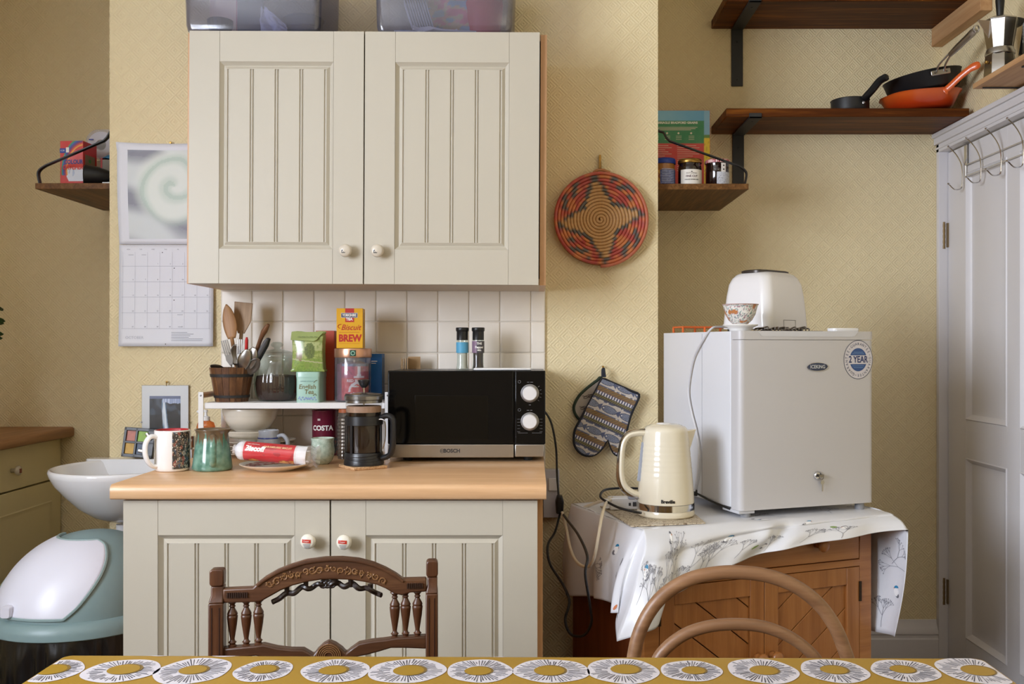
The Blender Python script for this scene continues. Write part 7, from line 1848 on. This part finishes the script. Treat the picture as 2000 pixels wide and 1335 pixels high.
    bot = [(831, 1270), (790, 1267), (762, 1266), (740, 1272), (715, 1278), (676, 1284), (612, 1284), (560, 1279), (520, 1276), (505, 1272), (444, 1279)]
    b = B(); b.prism([(X(a), Zc(c)) for a, c in top+bot], -.012, .010); b.build('lower_rail', DKWOOD, t, bevel=.003)
    b = B()
    for k in range(5): b.tube([(X(643)+(.008+.0035*k)*math.cos(a), -.0125, Zc(1277)+(.008+.0035*k)*math.sin(a)) for a in [PI*i/10 for i in range(11)]], .0012, 5)
    b.build('lobe_carving', CV, t)
    # seat, front legs, back legs, stretchers (under the table, towards the camera)
    bx('seat', DKWOOD, (X(416), X(855), -.42, .02, .425, .455), t, bevel=.006)
    for x, y in ((X(432), -.395), (X(840), -.395), (X(432), 0), (X(840), 0)): bx('leg', DKWOODZ, (x-.016, x+.016, y-.016, y+.016, 0, .425), t, bevel=.003)
    for y in (-.395, 0): bx('stretcher', DKWOOD, (X(432), X(840), y-.009, y+.009, .16, .19), t, bevel=.003)
    for x in (X(432), X(840)): bx('stretcher', DKWOOD, (x-.009, x+.009, -.395, 0, .12, .15), t, bevel=.003)
carved_chair()

def bentwood():
    d = 1.70; s = d/F; cx = (1441-VX)*s
    t = thing('bentwood_chair', 'bentwood chair with two concentric hoops, pushed under the table on the right', 'chair', (cx, d, 0))
    P = lambda L, y=0: [((px-1441)*s, y, EYE-(py-VY)*s) for px, py in L]
    out = P([(1228, 1400), (1231, 1340), (1237, 1288), (1247, 1240), (1268, 1195), (1300, 1158), (1345, 1131), (1395, 1119), (1445, 1117), (1500, 1124), (1553, 1144), (1598, 1178), (1630, 1222), (1650, 1270), (1662, 1310), (1668, 1350), (1670, 1400)])
    pts = catmull(out, 5); lo0, lo1 = Vector((-.175, -.03, .462)), Vector((.18, -.03, .462))
    pts = [lo0]+pts+[lo1]; b = B(); b.tube(pts, [.0125]*len(pts), 16, flat=1.0); b.build('outer_hoop', BENT, t)
    inn = P([(1262, 1400), (1264, 1340), (1280, 1293), (1300, 1264), (1338, 1236), (1385, 1221), (1437, 1217), (1490, 1222), (1538, 1240), (1577, 1268), (1600, 1298), (1618, 1345), (1622, 1400)], -.004)
    q = catmull(inn, 5); q = [Vector((-.145, -.03, .462))]+q+[Vector((.150, -.03, .462))]; b = B(); b.tube(q, .0108, 14); b.build('inner_hoop', BENT, t)
    b = B(); b.lathe([(0, .445), (.19, .445), (.205, .452), (.208, .462), (.200, .474), (.18, .478), (0, .472)], 48, T(0, -.20, 0)); b.build('seat', BENT, t, ang=50)
    b = B(); b.lathe([(.16, .425), (.178, .425), (.178, .445), (.16, .445)], 40, T(0, -.20, 0)); b.build('seat_ring', BENT, t)
    for x, y in ((-.14, -.33), (.14, -.33), (-.15, -.05), (.15, -.05)): b = B(); b.tube(catmull([(x, y, .445), (x*1.06, y, .25), (x*1.22, y-.02 if y < -.2 else y+.04, 0)], 5), [.015, .011], 12); b.build('leg', BENT, t)
    b = B(); b.tube([(.135*math.cos(a), -.20+.135*math.sin(a), .26) for a in [2*PI*i/30 for i in range(30)]], .008, 8, closed=True); b.build('leg_ring', BENT, t)
bentwood()

# ------------------------------------------------------------------ table under a mustard cloth printed with big white flowers
def table():
    ang = math.radians(-.6); x0, x1, y0, y1 = -.745, .700, .62, 1.497; zt = .750
    t = thing('dining_table', 'long kitchen table under the mustard flower cloth', 'table', ((x0+x1)/2, (y0+y1)/2, 0), ang); w, dd = (x1-x0)/2, (y1-y0)/2
    bx('tabletop', PINE, (-w+.004, w-.004, -dd+.004, dd-.004, .722, .7475), t, bevel=.002)
    for x in (-w+.06, w-.06):
        for y in (-dd+.06, dd-.06): bx('leg', PINEZ, (x-.028, x+.028, y-.028, y+.028, 0, .722), t, bevel=.004)
    for y in (-dd+.05, dd-.05): bx('apron', PINE, (-w+.08, w-.08, y-.01, y+.01, .63, .722), t, bevel=.002)
    MU = NT('mustard_cloth'); _v = MU.coord(); MU.bsdf(MU.mix(MU.noise(_v, 5, 3), lin('#967320'), lin('#a58128')), .42, 0, MU.bump(MU.noise(_v, 600, 2), .3, .0003), .05); MU = MU.m
    c = bpy.data.objects.new('flower_tablecloth', None)
    # cloth: top, rounded edge, hang on every side
    b = B(); e = .005
    def ring(o, z): return [Vector((x, y, z)) for x, y in rrect(-w-o, w+o, -dd-o, dd+o, .012, 5)]
    b.rings([ring(-.004, zt), ring(.000, zt), ring(.0035, zt-.0015), ring(.006, zt-.006), ring(.008, zt-.06), ring(.014, zt-.20), ring(.016, zt-.215)], True, True, False)
    cl = b.build('flower_tablecloth', MU, None, ang=60); cl.location = t.location; cl.rotation_euler = (0, 0, ang)
    tag(cl, 'mustard oilcloth with big white striped flowers covering the front table', 'tablecloth')
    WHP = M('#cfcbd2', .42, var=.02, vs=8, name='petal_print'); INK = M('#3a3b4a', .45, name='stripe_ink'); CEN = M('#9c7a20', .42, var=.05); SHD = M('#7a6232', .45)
    rnd = random.Random(5); W = B(); S = B(); C = B(); D = B(); ez = .0006
    def clipy(p): return Vector((max(-w+.001, min(w-.001, p.x)), max(-dd, min(dd-.0005, p.y)), p.z))
    loc = Matrix.Rotation(-ang, 4, 'Z') @ T(-cl.location.x, -cl.location.y, 0)
    rows = []
    cen = [(100, 46), (237, 50), (376, 50), (514, 42), (655, 48), (795, 50), (937, 44), (1077, 48), (1216, 48), (1350, 42), (1490, 47), (1630, 48), (1768, 44), (1905, 50)]
    for i, (px, r) in enumerate(cen): rows.append(((px-VX)*1.433/F, 1.433, .001*r*1.10, i))
    for k in range(1, 6):
        for i in range(13): rows.append((-.68+.1085*i+(.054 if k % 2 else 0), 1.433-.122*k, .050+.004*rnd.uniform(-1, 1), 20*k+i))
    for i in range(13): rows.append((-.70+.1085*i, 1.433+.118, .050, 200+i))
    for x, y, r, sd in rows:
        o = loc @ Vector((x, y, 0)); ph = rnd.uniform(0, 6); ex = 1.0+rnd.uniform(-.05, .08); ey = 1.02+rnd.uniform(-.06, .05); tw = rnd.uniform(-.3, .3)
        def rad(a): return r*(1+.035*math.sin(2*a+ph)+.02*math.sin(5*a+ph*2))
        def pt(a, k, z): return Vector((o.x+rad(a)*k*ex*math.cos(a+tw), o.y+rad(a)*k*ey*math.sin(a+tw), z))
        if o.y-r*1.1 > dd or o.x-r*1.1 > w or o.x+r*1.1 < -w: continue
        n = 44; ring_ = [pt(2*PI*i/n, 1, zt+ez) for i in range(n)]
        W.poly([clipy(p) for p in ring_])
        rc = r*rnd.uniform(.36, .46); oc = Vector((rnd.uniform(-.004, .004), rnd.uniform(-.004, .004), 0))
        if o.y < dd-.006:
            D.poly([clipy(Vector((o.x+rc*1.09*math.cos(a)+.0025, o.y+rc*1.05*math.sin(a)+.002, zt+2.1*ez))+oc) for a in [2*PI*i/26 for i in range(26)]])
            C.poly([clipy(Vector((o.x+rc*math.cos(a)*1.04, o.y+rc*math.sin(a)*.96, zt+2.6*ez))+oc) for a in [2*PI*i/26 for i in range(26)]])
        m = 58
        for i in range(m):
            a = 2*PI*(i+rnd.uniform(-.2, .2))/m; k0 = rc/r*rnd.uniform(.98, 1.08)+.02; k1 = rnd.uniform(.74, .96)
            if rnd.random() < .25: k0 += .15
            wd = .00055+.0004*rnd.random(); p0, p1 = pt(a, k0, zt+1.5*ez), pt(a, k1, zt+1.5*ez); dr = (p1-p0).normalized(); nn = Vector((-dr.y, dr.x, 0))
            if p1.y > dd-.001 or p0.y > dd-.001 or abs(p1.x) > w or abs(p0.x) > w: continue
            S.poly([p0-nn*wd*.6, p1-nn*wd, p1+nn*wd, p0+nn*wd*.6])
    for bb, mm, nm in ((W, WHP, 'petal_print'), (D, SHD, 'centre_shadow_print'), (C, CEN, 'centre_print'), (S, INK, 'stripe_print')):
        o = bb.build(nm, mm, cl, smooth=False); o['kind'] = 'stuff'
table()
# low dark wooden box on the floor past the cupboard, in front of the skirting
bx('wooden_offcut', M('#4a2a17', .5, var=.1), (-.09, .09, -.05, .05, 0, .028), None, bevel=.002)
o = bpy.data.objects['wooden_offcut']; o.location = (1.30, 3.44, 0.001); tag(o, 'flat dark wooden block on the floor by the skirting', 'block')
